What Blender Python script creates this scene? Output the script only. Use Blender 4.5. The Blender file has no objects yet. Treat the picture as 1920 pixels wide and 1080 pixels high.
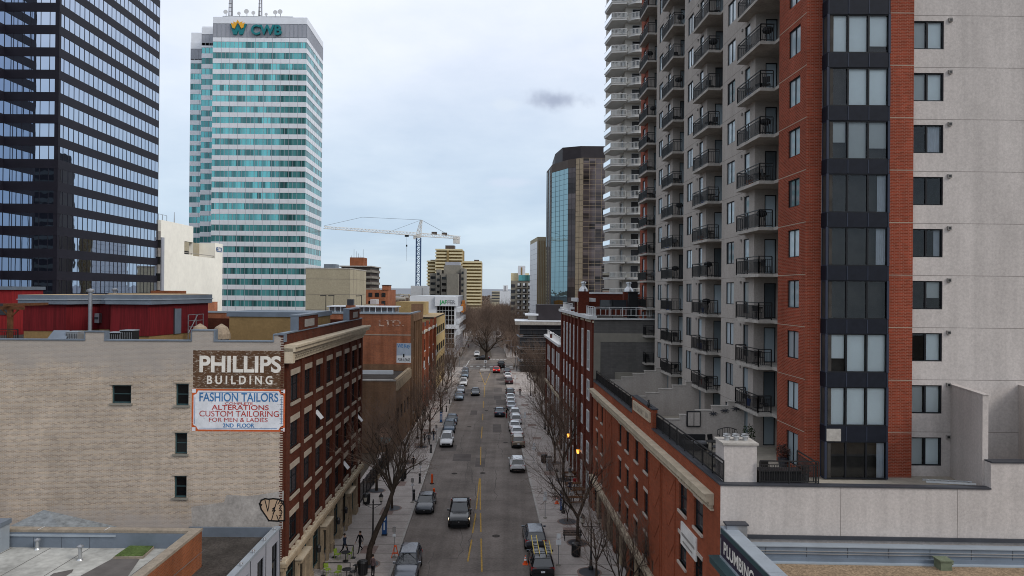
import bpy, bmesh, math, random
from mathutils import Vector, Matrix, noise
R = math.radians
S = bpy.context.scene
C = S.collection
random.seed(7)
# ---------------------------------------------------------------- camera
CAM_H = 22.5; PITCH = 0.00391; ROLL = 0.0085
cd = bpy.data.cameras.new("camera"); cam = bpy.data.objects.new("camera", cd); C.objects.link(cam)
cd.sensor_width = 36; cd.lens = 24; cd.clip_start = 0.5; cd.clip_end = 12000
cam.matrix_world = Matrix.Translation((0, 0, CAM_H)) @ Matrix.Rotation(math.pi/2 + PITCH, 4, 'X') @ Matrix.Rotation(ROLL, 4, 'Z')
S.camera = cam
def ray(px, py):
    a, b = (px-960)/1280, (540-py)/1280
    dx = a*math.cos(ROLL) - b*math.sin(ROLL); dy = a*math.sin(ROLL) + b*math.cos(ROLL)
    return dx, math.cos(PITCH) - math.sin(PITCH)*dy, math.sin(PITCH) + math.cos(PITCH)*dy
def at(px, py, Y):                      # world point at depth Y
    x, y, z = ray(px, py); return Vector((x/y*Y, Y, CAM_H + z/y*Y))
def gnd(px, py, z=0.0):                 # point on a level surface
    x, y, d = ray(px, py); t = (z-CAM_H)/d; return Vector((x*t, y*t, z))
# ---------------------------------------------------------------- world, sun
SUN_EL, SUN_AZ = R(38), R(120)          # azimuth: direction the sun stands in, clockwise from +Y
w = bpy.data.worlds.new("World"); S.world = w; w.use_nodes = True
nt = w.node_tree; N = nt.nodes; L = nt.links; N.clear()
out = N.new('ShaderNodeOutputWorld'); bg = N.new('ShaderNodeBackground'); L.new(bg.outputs[0], out.inputs[0])
sky = N.new('ShaderNodeTexSky'); sky.sky_type = 'NISHITA'; sky.sun_disc = False
sky.sun_elevation = SUN_EL; sky.sun_rotation = SUN_AZ; sky.dust_density = 2.0
tc = N.new('ShaderNodeTexCoord'); sp = N.new('ShaderNodeSeparateXYZ'); L.new(tc.outputs['Generated'], sp.inputs[0])
grad = N.new('ShaderNodeValToRGB'); L.new(sp.outputs['Z'], grad.inputs[0])
els = grad.color_ramp.elements
els[0].position = 0.0; els[0].color = (5.6, 6.6, 7.4, 1)
els[1].position = 0.5; els[1].color = (8.7, 9.1, 9.9, 1)
for p, c in ((0.08, (5.5, 6.7, 7.9)), (0.2, (6.2, 7.2, 8.4)), (0.33, (8.1, 8.6, 9.6))):
    e = els.new(p); e.color = (*c, 1)
# cloud veil on a level layer: direction divided by its height
dv = N.new('ShaderNodeVectorMath'); dv.operation = 'DIVIDE'
mz = N.new('ShaderNodeMath'); mz.operation = 'MAXIMUM'; mz.inputs[1].default_value = 0.03; L.new(sp.outputs['Z'], mz.inputs[0])
cz = N.new('ShaderNodeCombineXYZ')
ad = N.new('ShaderNodeMath'); ad.operation = 'ADD'; ad.inputs[1].default_value = 0.18; L.new(mz.outputs[0], ad.inputs[0])
for i in range(3): L.new(ad.outputs[0], cz.inputs[i])
L.new(tc.outputs['Generated'], dv.inputs[0]); L.new(cz.outputs[0], dv.inputs[1])
no = N.new('ShaderNodeTexNoise'); no.inputs['Scale'].default_value = 1.3; no.inputs['Detail'].default_value = 6; no.inputs['Roughness'].default_value = 0.55
L.new(dv.outputs[0], no.inputs['Vector'])
rr = N.new('ShaderNodeValToRGB'); L.new(no.outputs['Fac'], rr.inputs[0])
rr.color_ramp.elements[0].position = 0.36; rr.color_ramp.elements[0].color = (0.86, 0.89, 0.93, 1)
rr.color_ramp.elements[1].position = 0.66; rr.color_ramp.elements[1].color = (1.08, 1.06, 1.04, 1)
mu = N.new('ShaderNodeMix'); mu.data_type = 'RGBA'; mu.blend_type = 'MULTIPLY'; mu.inputs[0].default_value = 1
L.new(grad.outputs[0], mu.inputs[6]); L.new(rr.outputs[0], mu.inputs[7])
# one small grey cloud, a soft spot in one direction of the sky
def spot(prev, px, py, sx, sy, col, seed):
    d = Vector(ray(px, py)).normalized()
    sub = N.new('ShaderNodeVectorMath'); sub.operation = 'SUBTRACT'; L.new(tc.outputs['Generated'], sub.inputs[0]); sub.inputs[1].default_value = d
    n2 = N.new('ShaderNodeTexNoise'); n2.inputs['Scale'].default_value = 30; n2.inputs['Detail'].default_value = 8
    L.new(tc.outputs['Generated'], n2.inputs['Vector'])
    s1 = N.new('ShaderNodeVectorMath'); s1.operation = 'MULTIPLY'; L.new(sub.outputs[0], s1.inputs[0]); s1.inputs[1].default_value = (1/sx, 1/sx, 1/sy)
    ln = N.new('ShaderNodeVectorMath'); ln.operation = 'LENGTH'; L.new(s1.outputs[0], ln.inputs[0])
    m1 = N.new('ShaderNodeMath'); m1.operation = 'MULTIPLY_ADD'; L.new(n2.outputs['Fac'], m1.inputs[0]); m1.inputs[1].default_value = 1.7; m1.inputs[2].default_value = -.85
    m2 = N.new('ShaderNodeMath'); m2.operation = 'ADD'; L.new(ln.outputs['Value'], m2.inputs[0]); L.new(m1.outputs[0], m2.inputs[1])
    mr = N.new('ShaderNodeMapRange'); mr.interpolation_type = 'SMOOTHSTEP'; L.new(m2.outputs[0], mr.inputs[0])
    mr.inputs[1].default_value = 1.1; mr.inputs[2].default_value = 0.1; mr.inputs[3].default_value = 0; mr.inputs[4].default_value = 1
    mx = N.new('ShaderNodeMix'); mx.data_type = 'RGBA'; L.new(mr.outputs[0], mx.inputs[0]); L.new(prev, mx.inputs[6]); mx.inputs[7].default_value = (*col, 1)
    return mx.outputs[2]
o_ = spot(mu.outputs[2], 1040, 187, 0.058, 0.0165, (3.8, 4.3, 5.5), 1)
o_ = spot(o_, 965, 342, 0.05, 0.008, (5.9, 6.8, 8.1), 2)
o_ = spot(o_, 952, 196, 0.03, 0.01, (6.6, 7.4, 8.5), 3)
mix = N.new('ShaderNodeMix'); mix.data_type = 'RGBA'; mix.inputs[0].default_value = 0.92
L.new(sky.outputs[0], mix.inputs[6]); L.new(o_, mix.inputs[7]); L.new(mix.outputs[2], bg.inputs[0])
bg.inputs[1].default_value = 0.1
sd = bpy.data.lights.new("sun", 'SUN'); sd.energy = 1.5; sd.angle = R(20); sd.color = (1.0, 0.95, 0.88)
sun = bpy.data.objects.new("sun", sd); C.objects.link(sun)
sv = Vector((math.sin(SUN_AZ)*math.cos(SUN_EL), math.cos(SUN_AZ)*math.cos(SUN_EL), math.sin(SUN_EL)))
sun.rotation_euler = (-sv).to_track_quat('-Z', 'Y').to_euler(); sun.location = sv*200
S.view_settings.view_transform = 'Standard'; S.view_settings.look = 'None'; S.view_settings.exposure = 0.22; S.view_settings.gamma = 1
S.cycles.filter_width = 1.0; S.cycles.max_bounces = 6; S.cycles.diffuse_bounces = 3; S.cycles.glossy_bounces = 3; S.cycles.transparent_max_bounces = 8
# ---------------------------------------------------------------- materials
M = {}
def nodes(name):
    m = bpy.data.materials.new(name); m.use_nodes = True; M[name] = m
    return m, m.node_tree.nodes, m.node_tree.links, m.node_tree.nodes['Principled BSDF']
def worldpos(N, L, sx=1, sy=1, sz=1):
    g = N.new('ShaderNodeNewGeometry'); mp = N.new('ShaderNodeVectorMath'); mp.operation = 'MULTIPLY'
    L.new(g.outputs['Position'], mp.inputs[0]); mp.inputs[1].default_value = (sx, sy, sz); return mp.outputs[0]
def mulnoise(N, L, vec, col, scale, amt, detail=4):
    n = N.new('ShaderNodeTexNoise'); n.inputs['Scale'].default_value = scale; n.inputs['Detail'].default_value = detail; n.inputs['Roughness'].default_value = .62
    if vec: L.new(vec, n.inputs['Vector'])
    mr = N.new('ShaderNodeMapRange'); L.new(n.outputs['Fac'], mr.inputs[0])
    mr.inputs[1].default_value = .3; mr.inputs[2].default_value = .7; mr.inputs[3].default_value = 1-amt; mr.inputs[4].default_value = 1+amt
    mx = N.new('ShaderNodeVectorMath'); mx.operation = 'SCALE'; L.new(mr.outputs[0], mx.inputs['Scale'])
    if isinstance(col, tuple): mx.inputs[0].default_value = col
    else: L.new(col, mx.inputs[0])
    return mx.outputs[0]
def mat(name, col, rough=.7, scale=0, amt=.15, metal=0, spec=None, scale2=0, amt2=.1, bump=0, stretch=(1, 1, 1), obj=False, coat=0, streak=0, lanes=0):
    m, N, L, b = nodes(name)
    if spec is None: spec = .08 if rough >= .75 else (.2 if rough > .5 else .4)
    b.inputs['Base Color'].default_value = (*col, 1); b.inputs['Roughness'].default_value = rough; b.inputs['Metallic'].default_value = metal
    b.inputs['Specular IOR Level'].default_value = spec; b.inputs['Coat Weight'].default_value = coat; b.inputs['Coat Roughness'].default_value = .04
    if scale or scale2 or streak:
        if obj:
            t = N.new('ShaderNodeTexCoord'); v = t.outputs['Object']
        else: v = worldpos(N, L, *stretch)
        c = tuple(col)
        if scale: c = mulnoise(N, L, v, c, scale, amt)
        if scale2: c = mulnoise(N, L, v, c, scale2, amt2, 2)
        if streak: c = mulnoise(N, L, worldpos(N, L, 1.6, 1.6, .09), c, 1.0, streak, 5)
        if lanes: c = mulnoise(N, L, worldpos(N, L, .55, .006, 1), c, 1.0, lanes, 3); c = mulnoise(N, L, worldpos(N, L, .1, .25, 1), c, 1.0, lanes*.6, 3)
        L.new(c, b.inputs['Base Color'])
        if bump:
            bp = N.new('ShaderNodeBump'); bp.inputs['Strength'].default_value = bump; bp.inputs['Distance'].default_value = .02
            n = N.new('ShaderNodeTexNoise'); n.inputs['Scale'].default_value = (scale2 or scale)*3; L.new(v, n.inputs['Vector']); L.new(n.outputs['Fac'], bp.inputs['Height']); L.new(bp.outputs[0], b.inputs['Normal'])
    return m
def brick(name, c1, c2, mortar, big=.2, bigscale=.25, bw=.24, bh=.08, ms=.012, streak=.12, rough=.85, weather=()):
    m, N, L, b = nodes(name); b.inputs['Roughness'].default_value = rough; b.inputs['Specular IOR Level'].default_value = .08
    g = N.new('ShaderNodeNewGeometry'); s = N.new('ShaderNodeSeparateXYZ'); L.new(g.outputs['Position'], s.inputs[0])
    a = N.new('ShaderNodeMath'); a.operation = 'ADD'; L.new(s.outputs[0], a.inputs[0]); L.new(s.outputs[1], a.inputs[1])
    c = N.new('ShaderNodeCombineXYZ'); L.new(a.outputs[0], c.inputs[0]); L.new(s.outputs[2], c.inputs[1])
    t = N.new('ShaderNodeTexBrick'); L.new(c.outputs[0], t.inputs['Vector'])
    t.inputs['Color1'].default_value = (*c1, 1); t.inputs['Color2'].default_value = (*c2, 1); t.inputs['Mortar'].default_value = (*mortar, 1)
    t.inputs['Scale'].default_value = 1; t.inputs['Mortar Size'].default_value = ms; t.inputs['Brick Width'].default_value = bw; t.inputs['Row Height'].default_value = bh
    col = mulnoise(N, L, g.outputs['Position'], t.outputs['Color'], bigscale, big, 6)
    st = worldpos(N, L, 1.2, 1.2, .08)
    col = mulnoise(N, L, st, col, 1.0, streak, 3)
    rowv = worldpos(N, L, .25, .25, 6)
    col = mulnoise(N, L, rowv, col, 1.0, .06, 3)
    if weather:
        n3 = N.new('ShaderNodeTexNoise'); n3.inputs['Scale'].default_value = .55; n3.inputs['Detail'].default_value = 7; n3.inputs['Roughness'].default_value = .65; L.new(g.outputs['Position'], n3.inputs['Vector'])
        for za, zb, kk, wc in weather:
            ma = N.new('ShaderNodeMath'); ma.operation = 'MULTIPLY_ADD'; L.new(n3.outputs['Fac'], ma.inputs[0]); ma.inputs[1].default_value = kk; L.new(s.outputs[2], ma.inputs[2])
            mr = N.new('ShaderNodeMapRange'); mr.interpolation_type = 'SMOOTHSTEP'; L.new(ma.outputs[0], mr.inputs[0]); mr.inputs[1].default_value = za+kk*.5; mr.inputs[2].default_value = zb+kk*.5; mr.inputs[4].default_value = .75
            wx = N.new('ShaderNodeMix'); wx.data_type = 'RGBA'; L.new(mr.outputs[0], wx.inputs[0]); L.new(col, wx.inputs[6]); wx.inputs[7].default_value = (*wc, 1)
            col = wx.outputs[2]
    L.new(col, b.inputs['Base Color'])
    bp = N.new('ShaderNodeBump'); bp.inputs['Strength'].default_value = .35; bp.inputs['Distance'].default_value = .01; bp.invert = True
    L.new(t.outputs['Fac'], bp.inputs['Height']); L.new(bp.outputs[0], b.inputs['Normal'])
    return m
def glass(name, col, rough=.04, metal=0, spec=.5, wob=0, wscale=.35, rnd=0, cell=None):
    """window glass: colour of what lies behind, with reflected sky painted in for the condo glass, mirror on top, with slight waviness; rnd varies per object"""
    m, N, L, b = nodes(name); b.inputs['Base Color'].default_value = (*col, 1); b.inputs['Roughness'].default_value = rough
    b.inputs['Metallic'].default_value = metal; b.inputs['Specular IOR Level'].default_value = spec
    src = None
    if cell:            # per pane variation of what lies behind
        g = N.new('ShaderNodeNewGeometry'); s = N.new('ShaderNodeSeparateXYZ'); L.new(g.outputs['Position'], s.inputs[0])
        a = N.new('ShaderNodeMath'); a.operation = 'ADD'; L.new(s.outputs[0], a.inputs[0]); L.new(s.outputs[1], a.inputs[1])
        q = []
        for o, st in ((a.outputs[0], cell[0]), (s.outputs[2], cell[1])):
            d = N.new('ShaderNodeMath'); d.operation = 'DIVIDE'; L.new(o, d.inputs[0]); d.inputs[1].default_value = st
            f = N.new('ShaderNodeMath'); f.operation = 'FLOOR'; L.new(d.outputs[0], f.inputs[0]); q.append(f.outputs[0])
        c = N.new('ShaderNodeCombineXYZ'); L.new(q[0], c.inputs[0]); L.new(q[1], c.inputs[1])
        wn = N.new('ShaderNodeTexWhiteNoise'); L.new(c.outputs[0], wn.inputs['Vector']); src = wn.outputs['Value']
    elif rnd:
        oi = N.new('ShaderNodeObjectInfo'); src = oi.outputs['Random']
    if src:
        rp = N.new('ShaderNodeValToRGB'); L.new(src, rp.inputs[0]); e = rp.color_ramp.elements
        k = rnd or 1
        e[0].color = (col[0]*.4, col[1]*.4, col[2]*.4, 1); e[1].color = (min(1, col[0]*(1+k)), min(1, col[1]*(1+k)), min(1, col[2]*(1+k)), 1)
        L.new(rp.outputs[0], b.inputs['Base Color'])
    if wob:
        n = N.new('ShaderNodeTexNoise'); n.inputs['Scale'].default_value = wscale; n.inputs['Detail'].default_value = 2
        g2 = N.new('ShaderNodeNewGeometry'); L.new(g2.outputs['Position'], n.inputs['Vector'])
        bp = N.new('ShaderNodeBump'); bp.inputs['Strength'].default_value = 1; bp.inputs['Distance'].default_value = wob
        L.new(n.outputs['Fac'], bp.inputs['Height']); L.new(bp.outputs[0], b.inputs['Normal'])
    return m
def clearglass(name, tint=(.75, .8, .82)):
    m, N, L, b = nodes(name); N.remove(b); o = N['Material Output']
    t = N.new('ShaderNodeBsdfTransparent'); t.inputs[0].default_value = (*tint, 1)
    g = N.new('ShaderNodeBsdfGlossy'); g.inputs['Roughness'].default_value = .02; g.inputs[0].default_value = (.9, .93, .95, 1)
    f = N.new('ShaderNodeFresnel'); f.inputs[0].default_value = 1.5
    x = N.new('ShaderNodeMixShader'); L.new(f.outputs[0], x.inputs[0]); L.new(t.outputs[0], x.inputs[1]); L.new(g.outputs[0], x.inputs[2]); L.new(x.outputs[0], o.inputs[0])
    return m
def emit(name, col, st):
    m, N, L, b = nodes(name); b.inputs['Base Color'].default_value = (*col, 1); b.inputs['Emission Color'].default_value = (*col, 1); b.inputs['Emission Strength'].default_value = st
def worn(name, col, under, amount=.45, scale=5):
    """old paint on brick: flakes show the wall below"""
    m, N, L, b = nodes(name); b.inputs['Roughness'].default_value = .85; b.inputs['Specular IOR Level'].default_value = .1
    v = worldpos(N, L, .45, .45, 1.6)
    n = N.new('ShaderNodeTexNoise'); n.inputs['Scale'].default_value = scale; n.inputs['Detail'].default_value = 5; n.inputs['Roughness'].default_value = .7; L.new(v, n.inputs['Vector'])
    mr = N.new('ShaderNodeMapRange'); L.new(n.outputs['Fac'], mr.inputs[0]); mr.inputs[1].default_value = 1-amount-.04; mr.inputs[2].default_value = 1-amount+.04
    x = N.new('ShaderNodeMix'); x.data_type = 'RGBA'; L.new(mr.outputs[0], x.inputs[0]); x.inputs[6].default_value = (*col, 1); x.inputs[7].default_value = (*under, 1)
    c = mulnoise(N, L, worldpos(N, L), x.outputs[2], 1.2, .15)
    L.new(c, b.inputs['Base Color'])
# ---------------------------------------------------------------- mesh builder
class MB:
    def __init__(s): s.v = []; s.f = []; s.mi = []; s.ms = []
    def m(s, name):
        if name not in s.ms: s.ms.append(name)
        return s.ms.index(name)
    def add(s, vs, fs, m):
        k = len(s.v); i = s.m(m); s.v += [tuple(p) for p in vs]
        for f in fs: s.f.append(tuple(k+j for j in f)); s.mi.append(i)
    def quad(s, a, b, c, d, m): s.add([a, b, c, d], [(0, 1, 2, 3)], m)
    def hexa(s, p, m): s.add(p, [(3, 2, 1, 0), (4, 5, 6, 7), (0, 1, 5, 4), (1, 2, 6, 5), (2, 3, 7, 6), (3, 0, 4, 7)], m)
    def box(s, x0, x1, y0, y1, z0, z1, m):
        s.hexa([(x0, y0, z0), (x1, y0, z0), (x1, y1, z0), (x0, y1, z0), (x0, y0, z1), (x1, y0, z1), (x1, y1, z1), (x0, y1, z1)], m)
    def prism(s, pl, z0, z1, m, top=None):
        n = len(pl); a = sum(pl[i][0]*pl[(i+1) % n][1]-pl[(i+1) % n][0]*pl[i][1] for i in range(n))
        if a < 0: pl = pl[::-1]
        z0f = z0 if callable(z0) else (lambda p: z0); z1f = z1 if callable(z1) else (lambda p: z1)
        vs = [(p[0], p[1], z0f(p)) for p in pl]+[(p[0], p[1], z1f(p)) for p in pl]
        s.add(vs, [tuple(range(n))[::-1]]+[(i, (i+1) % n, n+(i+1) % n, n+i) for i in range(n)], m)
        s.add(vs[n:], [tuple(range(n))], top or m)
    def tube(s, p0, p1, r0, r1=None, n=6, m='black', cap=True):
        p0 = Vector(p0); p1 = Vector(p1); r1 = r0 if r1 is None else r1; d = (p1-p0)
        if d.length < 1e-6: return
        d.normalize(); a = d.orthogonal().normalized(); b = d.cross(a)
        vs = []
        for p, r in ((p0, r0), (p1, r1)):
            for i in range(n):
                t = 2*math.pi*i/n; vs.append(p+a*(r*math.cos(t))+b*(r*math.sin(t)))
        fs = [(i, (i+1) % n, n+(i+1) % n, n+i) for i in range(n)]
        if cap: fs += [tuple(range(n))[::-1], tuple(range(n, 2*n))]
        s.add(vs, fs, m)
    def path(s, pts, r, n=6, m='black'):
        for i in range(len(pts)-1):
            ra = r[i] if isinstance(r, (list, tuple)) else r; rb = r[i+1] if isinstance(r, (list, tuple)) else r
            s.tube(pts[i], pts[i+1], ra, rb, n, m)
    def lathe(s, prof, c=(0, 0, 0), n=12, m='black'):
        vs = []; k = len(prof)
        for r, z in prof:
            for i in range(n):
                t = 2*math.pi*i/n; vs.append((c[0]+r*math.cos(t), c[1]+r*math.sin(t), c[2]+z))
        fs = [(j*n+i, j*n+(i+1) % n, (j+1)*n+(i+1) % n, (j+1)*n+i) for j in range(k-1) for i in range(n)]
        fs += [tuple(range(n))[::-1], tuple(range((k-1)*n, k*n))]
        s.add(vs, fs, m)
    def build(s, name, parent=None, loc=None, smooth=False, local=False, bevel=0):
        me = bpy.data.meshes.new(name); o = bpy.data.objects.new(name, me)
        off = Vector((0, 0, 0))
        if parent is not None and not local:
            p = parent
            while p is not None: off += p.location; p = p.parent
        elif loc is not None and not local: off = Vector(loc)
        me.from_pydata([(x-off.x, y-off.y, z-off.z) for x, y, z in s.v], [], s.f)
        for k in s.ms: me.materials.append(M[k])
        me.polygons.foreach_set('material_index', s.mi)
        if smooth: me.polygons.foreach_set('use_smooth', [True]*len(me.polygons))
        me.update(); C.objects.link(o)
        if parent is not None: o.parent = parent
        elif loc is not None: o.location = loc
        if bevel:
            b = o.modifiers.new('bevel', 'BEVEL'); b.width = bevel; b.segments = 2; b.limit_method = 'ANGLE'
        return o
class Fr:
    """frame of a vertical face: u along p0->p1, d outward (to the right of p0->p1), z up"""
    def __init__(s, p0, p1):
        s.p = Vector((p0[0], p0[1])); e = Vector((p1[0], p1[1]))-s.p; s.L = e.length; s.d = e/s.L; s.n = Vector((s.d.y, -s.d.x))
    def pt(s, u, z, d=0): q = s.p+s.d*u+s.n*d; return (q.x, q.y, z)
    def uY(s, Y): return (Y-s.p.y)/s.d.y
    def uX(s, X): return (X-s.p.x)/s.d.x
    def box(s, mb, u0, u1, z0, z1, d0, d1, m):
        p = s.pt
        mb.hexa([p(u0, z0, d1), p(u1, z0, d1), p(u1, z0, d0), p(u0, z0, d0), p(u0, z1, d1), p(u1, z1, d1), p(u1, z1, d0), p(u0, z1, d0)], m)
    def wall(s, mb, u0, u1, z0, z1, ops, m, depth=.25, rm=None):
        us = sorted({u0, u1, *[o[0] for o in ops], *[o[1] for o in ops]}); zs = sorted({z0, z1, *[o[2] for o in ops], *[o[3] for o in ops]})
        us = [u for u in us if u0-1e-6 <= u <= u1+1e-6]; zs = [z for z in zs if z0-1e-6 <= z <= z1+1e-6]
        for zi in range(len(zs)-1):
            run = None
            for ui in range(len(us)-1):
                cu = (us[ui]+us[ui+1])/2; czz = (zs[zi]+zs[zi+1])/2
                hole = any(o[0] < cu < o[1] and o[2] < czz < o[3] for o in ops)
                if not hole and run is None: run = us[ui]
                if run is not None and (hole or ui == len(us)-2):
                    e = us[ui] if hole else us[ui+1]
                    mb.quad(s.pt(run, zs[zi]), s.pt(e, zs[zi]), s.pt(e, zs[zi+1]), s.pt(run, zs[zi+1]), m); run = None
        for a, b, c, d in ops:
            q = [(a, c), (b, c), (b, d), (a, d)]
            for i in range(4):
                (ua, za), (ub, zb) = q[i], q[(i+1) % 4]
                mb.quad(s.pt(ua, za), s.pt(ua, za, -depth), s.pt(ub, zb, -depth), s.pt(ub, zb), rm or m)
def frame_bars(fr, mb, u0, u1, z0, z1, nx, nz, m, t=.06, d0=-.2, d1=-.1, tm=.05, zf=None):
    fr.box(mb, u0, u1, z0, z0+t, d0, d1, m); fr.box(mb, u0, u1, z1-t, z1, d0, d1, m)
    fr.box(mb, u0, u0+t, z0+t, z1-t, d0, d1, m); fr.box(mb, u1-t, u1, z0+t, z1-t, d0, d1, m)
    for i in range(1, nx):
        u = u0+(u1-u0)*i/nx; fr.box(mb, u-tm/2, u+tm/2, z0+t, z1-t, d0, d1-.005, m)
    for z in ([z0+(z1-z0)*i/nz for i in range(1, nz)] if zf is None else [z0+(z1-z0)*f for f in zf]):
        fr.box(mb, u0+t, u1-t, z-tm/2, z+tm/2, d0, d1-.01, m)
def window(fr, u0, u1, z0, z1, root, fm='frame_dark', gm='glass_win', nx=1, nz=2, name='window', t=.06, rec=.1, zf=None, lintel=None, sill=None, lt=.28, st=.16, ov=.12, sub=True):
    mb = MB(); frame_bars(fr, mb, u0, u1, z0, z1, nx, nz, fm, t, -rec-.1, -rec, .05, zf)
    w = mb.build(name, root)
    p = MB(); p.quad(fr.pt(u0+t*.5, z0+t*.5, -rec-.05), fr.pt(u1-t*.5, z0+t*.5, -rec-.05), fr.pt(u1-t*.5, z1-t*.5, -rec-.05), fr.pt(u0+t*.5, z1-t*.5, -rec-.05), gm)
    p.build('pane', w)
    if lintel:
        b = MB(); fr.box(b, u0-ov, u1+ov, z1, z1+lt, -.05, .05, lintel); b.build('lintel', w)
    if sill:
        b = MB(); fr.box(b, u0-ov, u1+ov, z0-st, z0, -.1, .1, sill); b.build('sill', w)
    return w
def tag(o, label=None, cat=None, group=None, kind=None):
    if label: o['label'] = label
    if cat: o['category'] = cat
    if group: o['group'] = group
    if kind: o['kind'] = kind
    return o
def empty(name, loc, label, cat, group=None, rz=0):
    o = bpy.data.objects.new(name, None); C.objects.link(o); o.location = loc; o.rotation_euler = (0, 0, rz); o.empty_display_size = .3
    return tag(o, label, cat, group)
def kids(o): return list(o.children)
def copy_tree(o, parent=None):
    c = o.copy(); C.objects.link(c)
    if parent is not None: c.parent = parent
    for ch in kids(o): copy_tree(ch, c)
    return c
def text_mesh(name, s, fr, u, z, size, m, d=.006, align='LEFT', sx=1.0, bold=0.0, parent=None, width=None, ext=.004, loc=None):
    """lettering as a thin mesh lying on a face; u,z = left foot of the line"""
    cu = bpy.data.curves.new(name, 'FONT'); cu.body = s; cu.size = size; cu.offset = bold*size; cu.extrude = ext; cu.align_x = align
    t = bpy.data.objects.new(name, cu); C.objects.link(t)
    bpy.context.view_layer.update()
    me = bpy.data.meshes.new_from_object(t.evaluated_get(bpy.context.evaluated_depsgraph_get()))
    bpy.data.objects.remove(t)
    xs = [v.co.x for v in me.vertices]; x0, x1 = min(xs), max(xs)
    k = sx if width is None else width/(x1-x0)
    off = Vector((0, 0, 0)); p = parent
    while p is not None: off += p.location; p = p.parent
    if parent is None and loc is not None: off = Vector(loc)
    for v in me.vertices:
        x = (v.co.x-(x0 if align == 'LEFT' else (x0+x1)/2))*k
        v.co = Vector(fr.pt(u+x, z+v.co.y, d+v.co.z))-off
    me.materials.clear(); me.materials.append(M[m])
    o = bpy.data.objects.new(name, me); C.objects.link(o)
    if parent is not None: o.parent = parent
    elif loc is not None: o.location = loc
    return o
def RF(Y): return 11.5-.043*Y          # building line on the right of the street
def LF(Y): return -14.14-.018*Y        # building line on the left
def RC(Y): return 5.64-.0422*Y         # kerbs
def LC(Y): return -7.57-.032*Y
# ---------------------------------------------------------------- palette
mat('asphalt', (.170, .146, .130), .92, .35, .18, lanes=.2, scale2=5, amt2=.16, bump=.3)
mat('asphalt_patch', (.115, .10, .092), .92, .6, .2)
mat('concrete_walk', (.36, .32, .295), .9, .5, .16, scale2=6, amt2=.1)
mat('kerb', (.36, .335, .31), .9, 1.5, .15)
mat('brick_paver', (.22, .16, .14), .9, 3, .2)
mat('earth', (.085, .07, .055), .95, .02, .3, scale2=.4, amt2=.2)
mat('line_yellow', (.40, .25, .06), .8, 3, .35)
mat('line_white', (.5, .49, .47), .8, 3, .3)
brick('brick_tan', (.48, .375, .275), (.29, .225, .17), (.46, .41, .36), .14, .5, streak=.05, ms=.014, weather=((16.3, 18.3, 5, (.33, .30, .275)), (8.6, 6.6, 5, (.40, .365, .34))))
brick('brick_dark_red', (.105, .027, .014), (.075, .020, .011), (.07, .035, .026), .15, .3, streak=.14)
brick('brick_red', (.30, .072, .032), (.22, .052, .024), (.22, .10, .065), .16, .3, ms=.01, streak=.1)
brick('brick_tower', (.27, .05, .024), (.17, .033, .015), (.28, .125, .09), .15, .3, ms=.011, streak=.12)
brick('brick_orange', (.30, .082, .026), (.22, .06, .022), (.22, .13, .085), .22, .35, streak=.2)
brick('brick_old', (.36, .105, .042), (.24, .07, .032), (.26, .16, .11), .25, .3, streak=.2)
brick('brick_brown', (.2, .105, .055), (.15, .08, .043), (.17, .12, .085), .22, .3, streak=.18)
brick('brick_loft', (.14, .03, .017), (.10, .023, .014), (.075, .03, .022), .16, .3, streak=.1)
brick('block_grey', (.125, .118, .112), (.105, .10, .095), (.10, .096, .092), .12, .3, bw=.4, bh=.2, streak=.1)
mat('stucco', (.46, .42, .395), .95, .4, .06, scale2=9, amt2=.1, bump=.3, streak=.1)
mat('stucco_shaded', (.37, .335, .305), .95, .4, .08, scale2=9, amt2=.09, streak=.08)  # darker copy of the stucco: shade of street side and recesses in its colour
mat('stucco_joint', (.2, .18, .165), .95)
mat('concrete_slab', (.36, .335, .305), .9, 1.0, .2, scale2=6, amt2=.12)
mat('concrete_tan', (.36, .32, .235), .9, .15, .1, scale2=2, amt2=.1)
mat('concrete_grey', (.22, .205, .175), .9, .15, .14, scale2=1.5, amt2=.08)
mat('stone_cream', (.46, .39, .29), .85, 1.2, .15, scale2=8, amt2=.08)
mat('stone_lintel', (.33, .28, .225), .85, 1.2, .15)
mat('stone_warm', (.30, .235, .16), .85, 1.2, .2, scale2=6, amt2=.1)
mat('lintel_pale', (.45, .38, .33), .85, 1.5, .12)
mat('cream_wall', (.88, .85, .76), .9, .12, .05, scale2=.8, amt2=.04)
mat('white_paint', (.58, .58, .58), .6, 1, .06)
mat('white_panel', (.62, .64, .67), .5, .5, .06)
mat('flash_blue', (.16, .19, .23), .5, .8, .15, metal=.3)
mat('flash_pale', (.33, .37, .41), .45, .8, .1, metal=.3)
mat('flash_dark', (.035, .037, .045), .5, 1, .2)
mat('metal_grey', (.3, .31, .33), .4, 1.5, .12, metal=.6)
mat('galv', (.5, .51, .52), .35, 2, .1, metal=.8)
mat('frame_dark', (.012, .013, .016), .6, spec=.2)
mat('frame_green', (.03, .065, .07), .5)
mat('frame_white', (.6, .6, .6), .5)
mat('black', (.012, .012, .013), .45)
mat('black_matt', (.02, .02, .021), .8)
mat('navy_panel', (.010, .012, .019), .6, 3, .2, spec=.15)
mat('navy_frame', (.03, .037, .058), .55, spec=.2)
mat('red_siding', (.12, .008, .011), .7, .5, .12, scale2=5, amt2=.3, stretch=(2.5, 2.5, .1))
mat('red_siding_bright', (.22, .014, .016), .7, .5, .1, scale2=5, amt2=.3, stretch=(2.5, 2.5, .1))
mat('tan_siding', (.25, .165, .075), .85, .8, .1, scale2=5, amt2=.1)
mat('tan_roof', (.40, .30, .18), .9, .8, .15)
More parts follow.
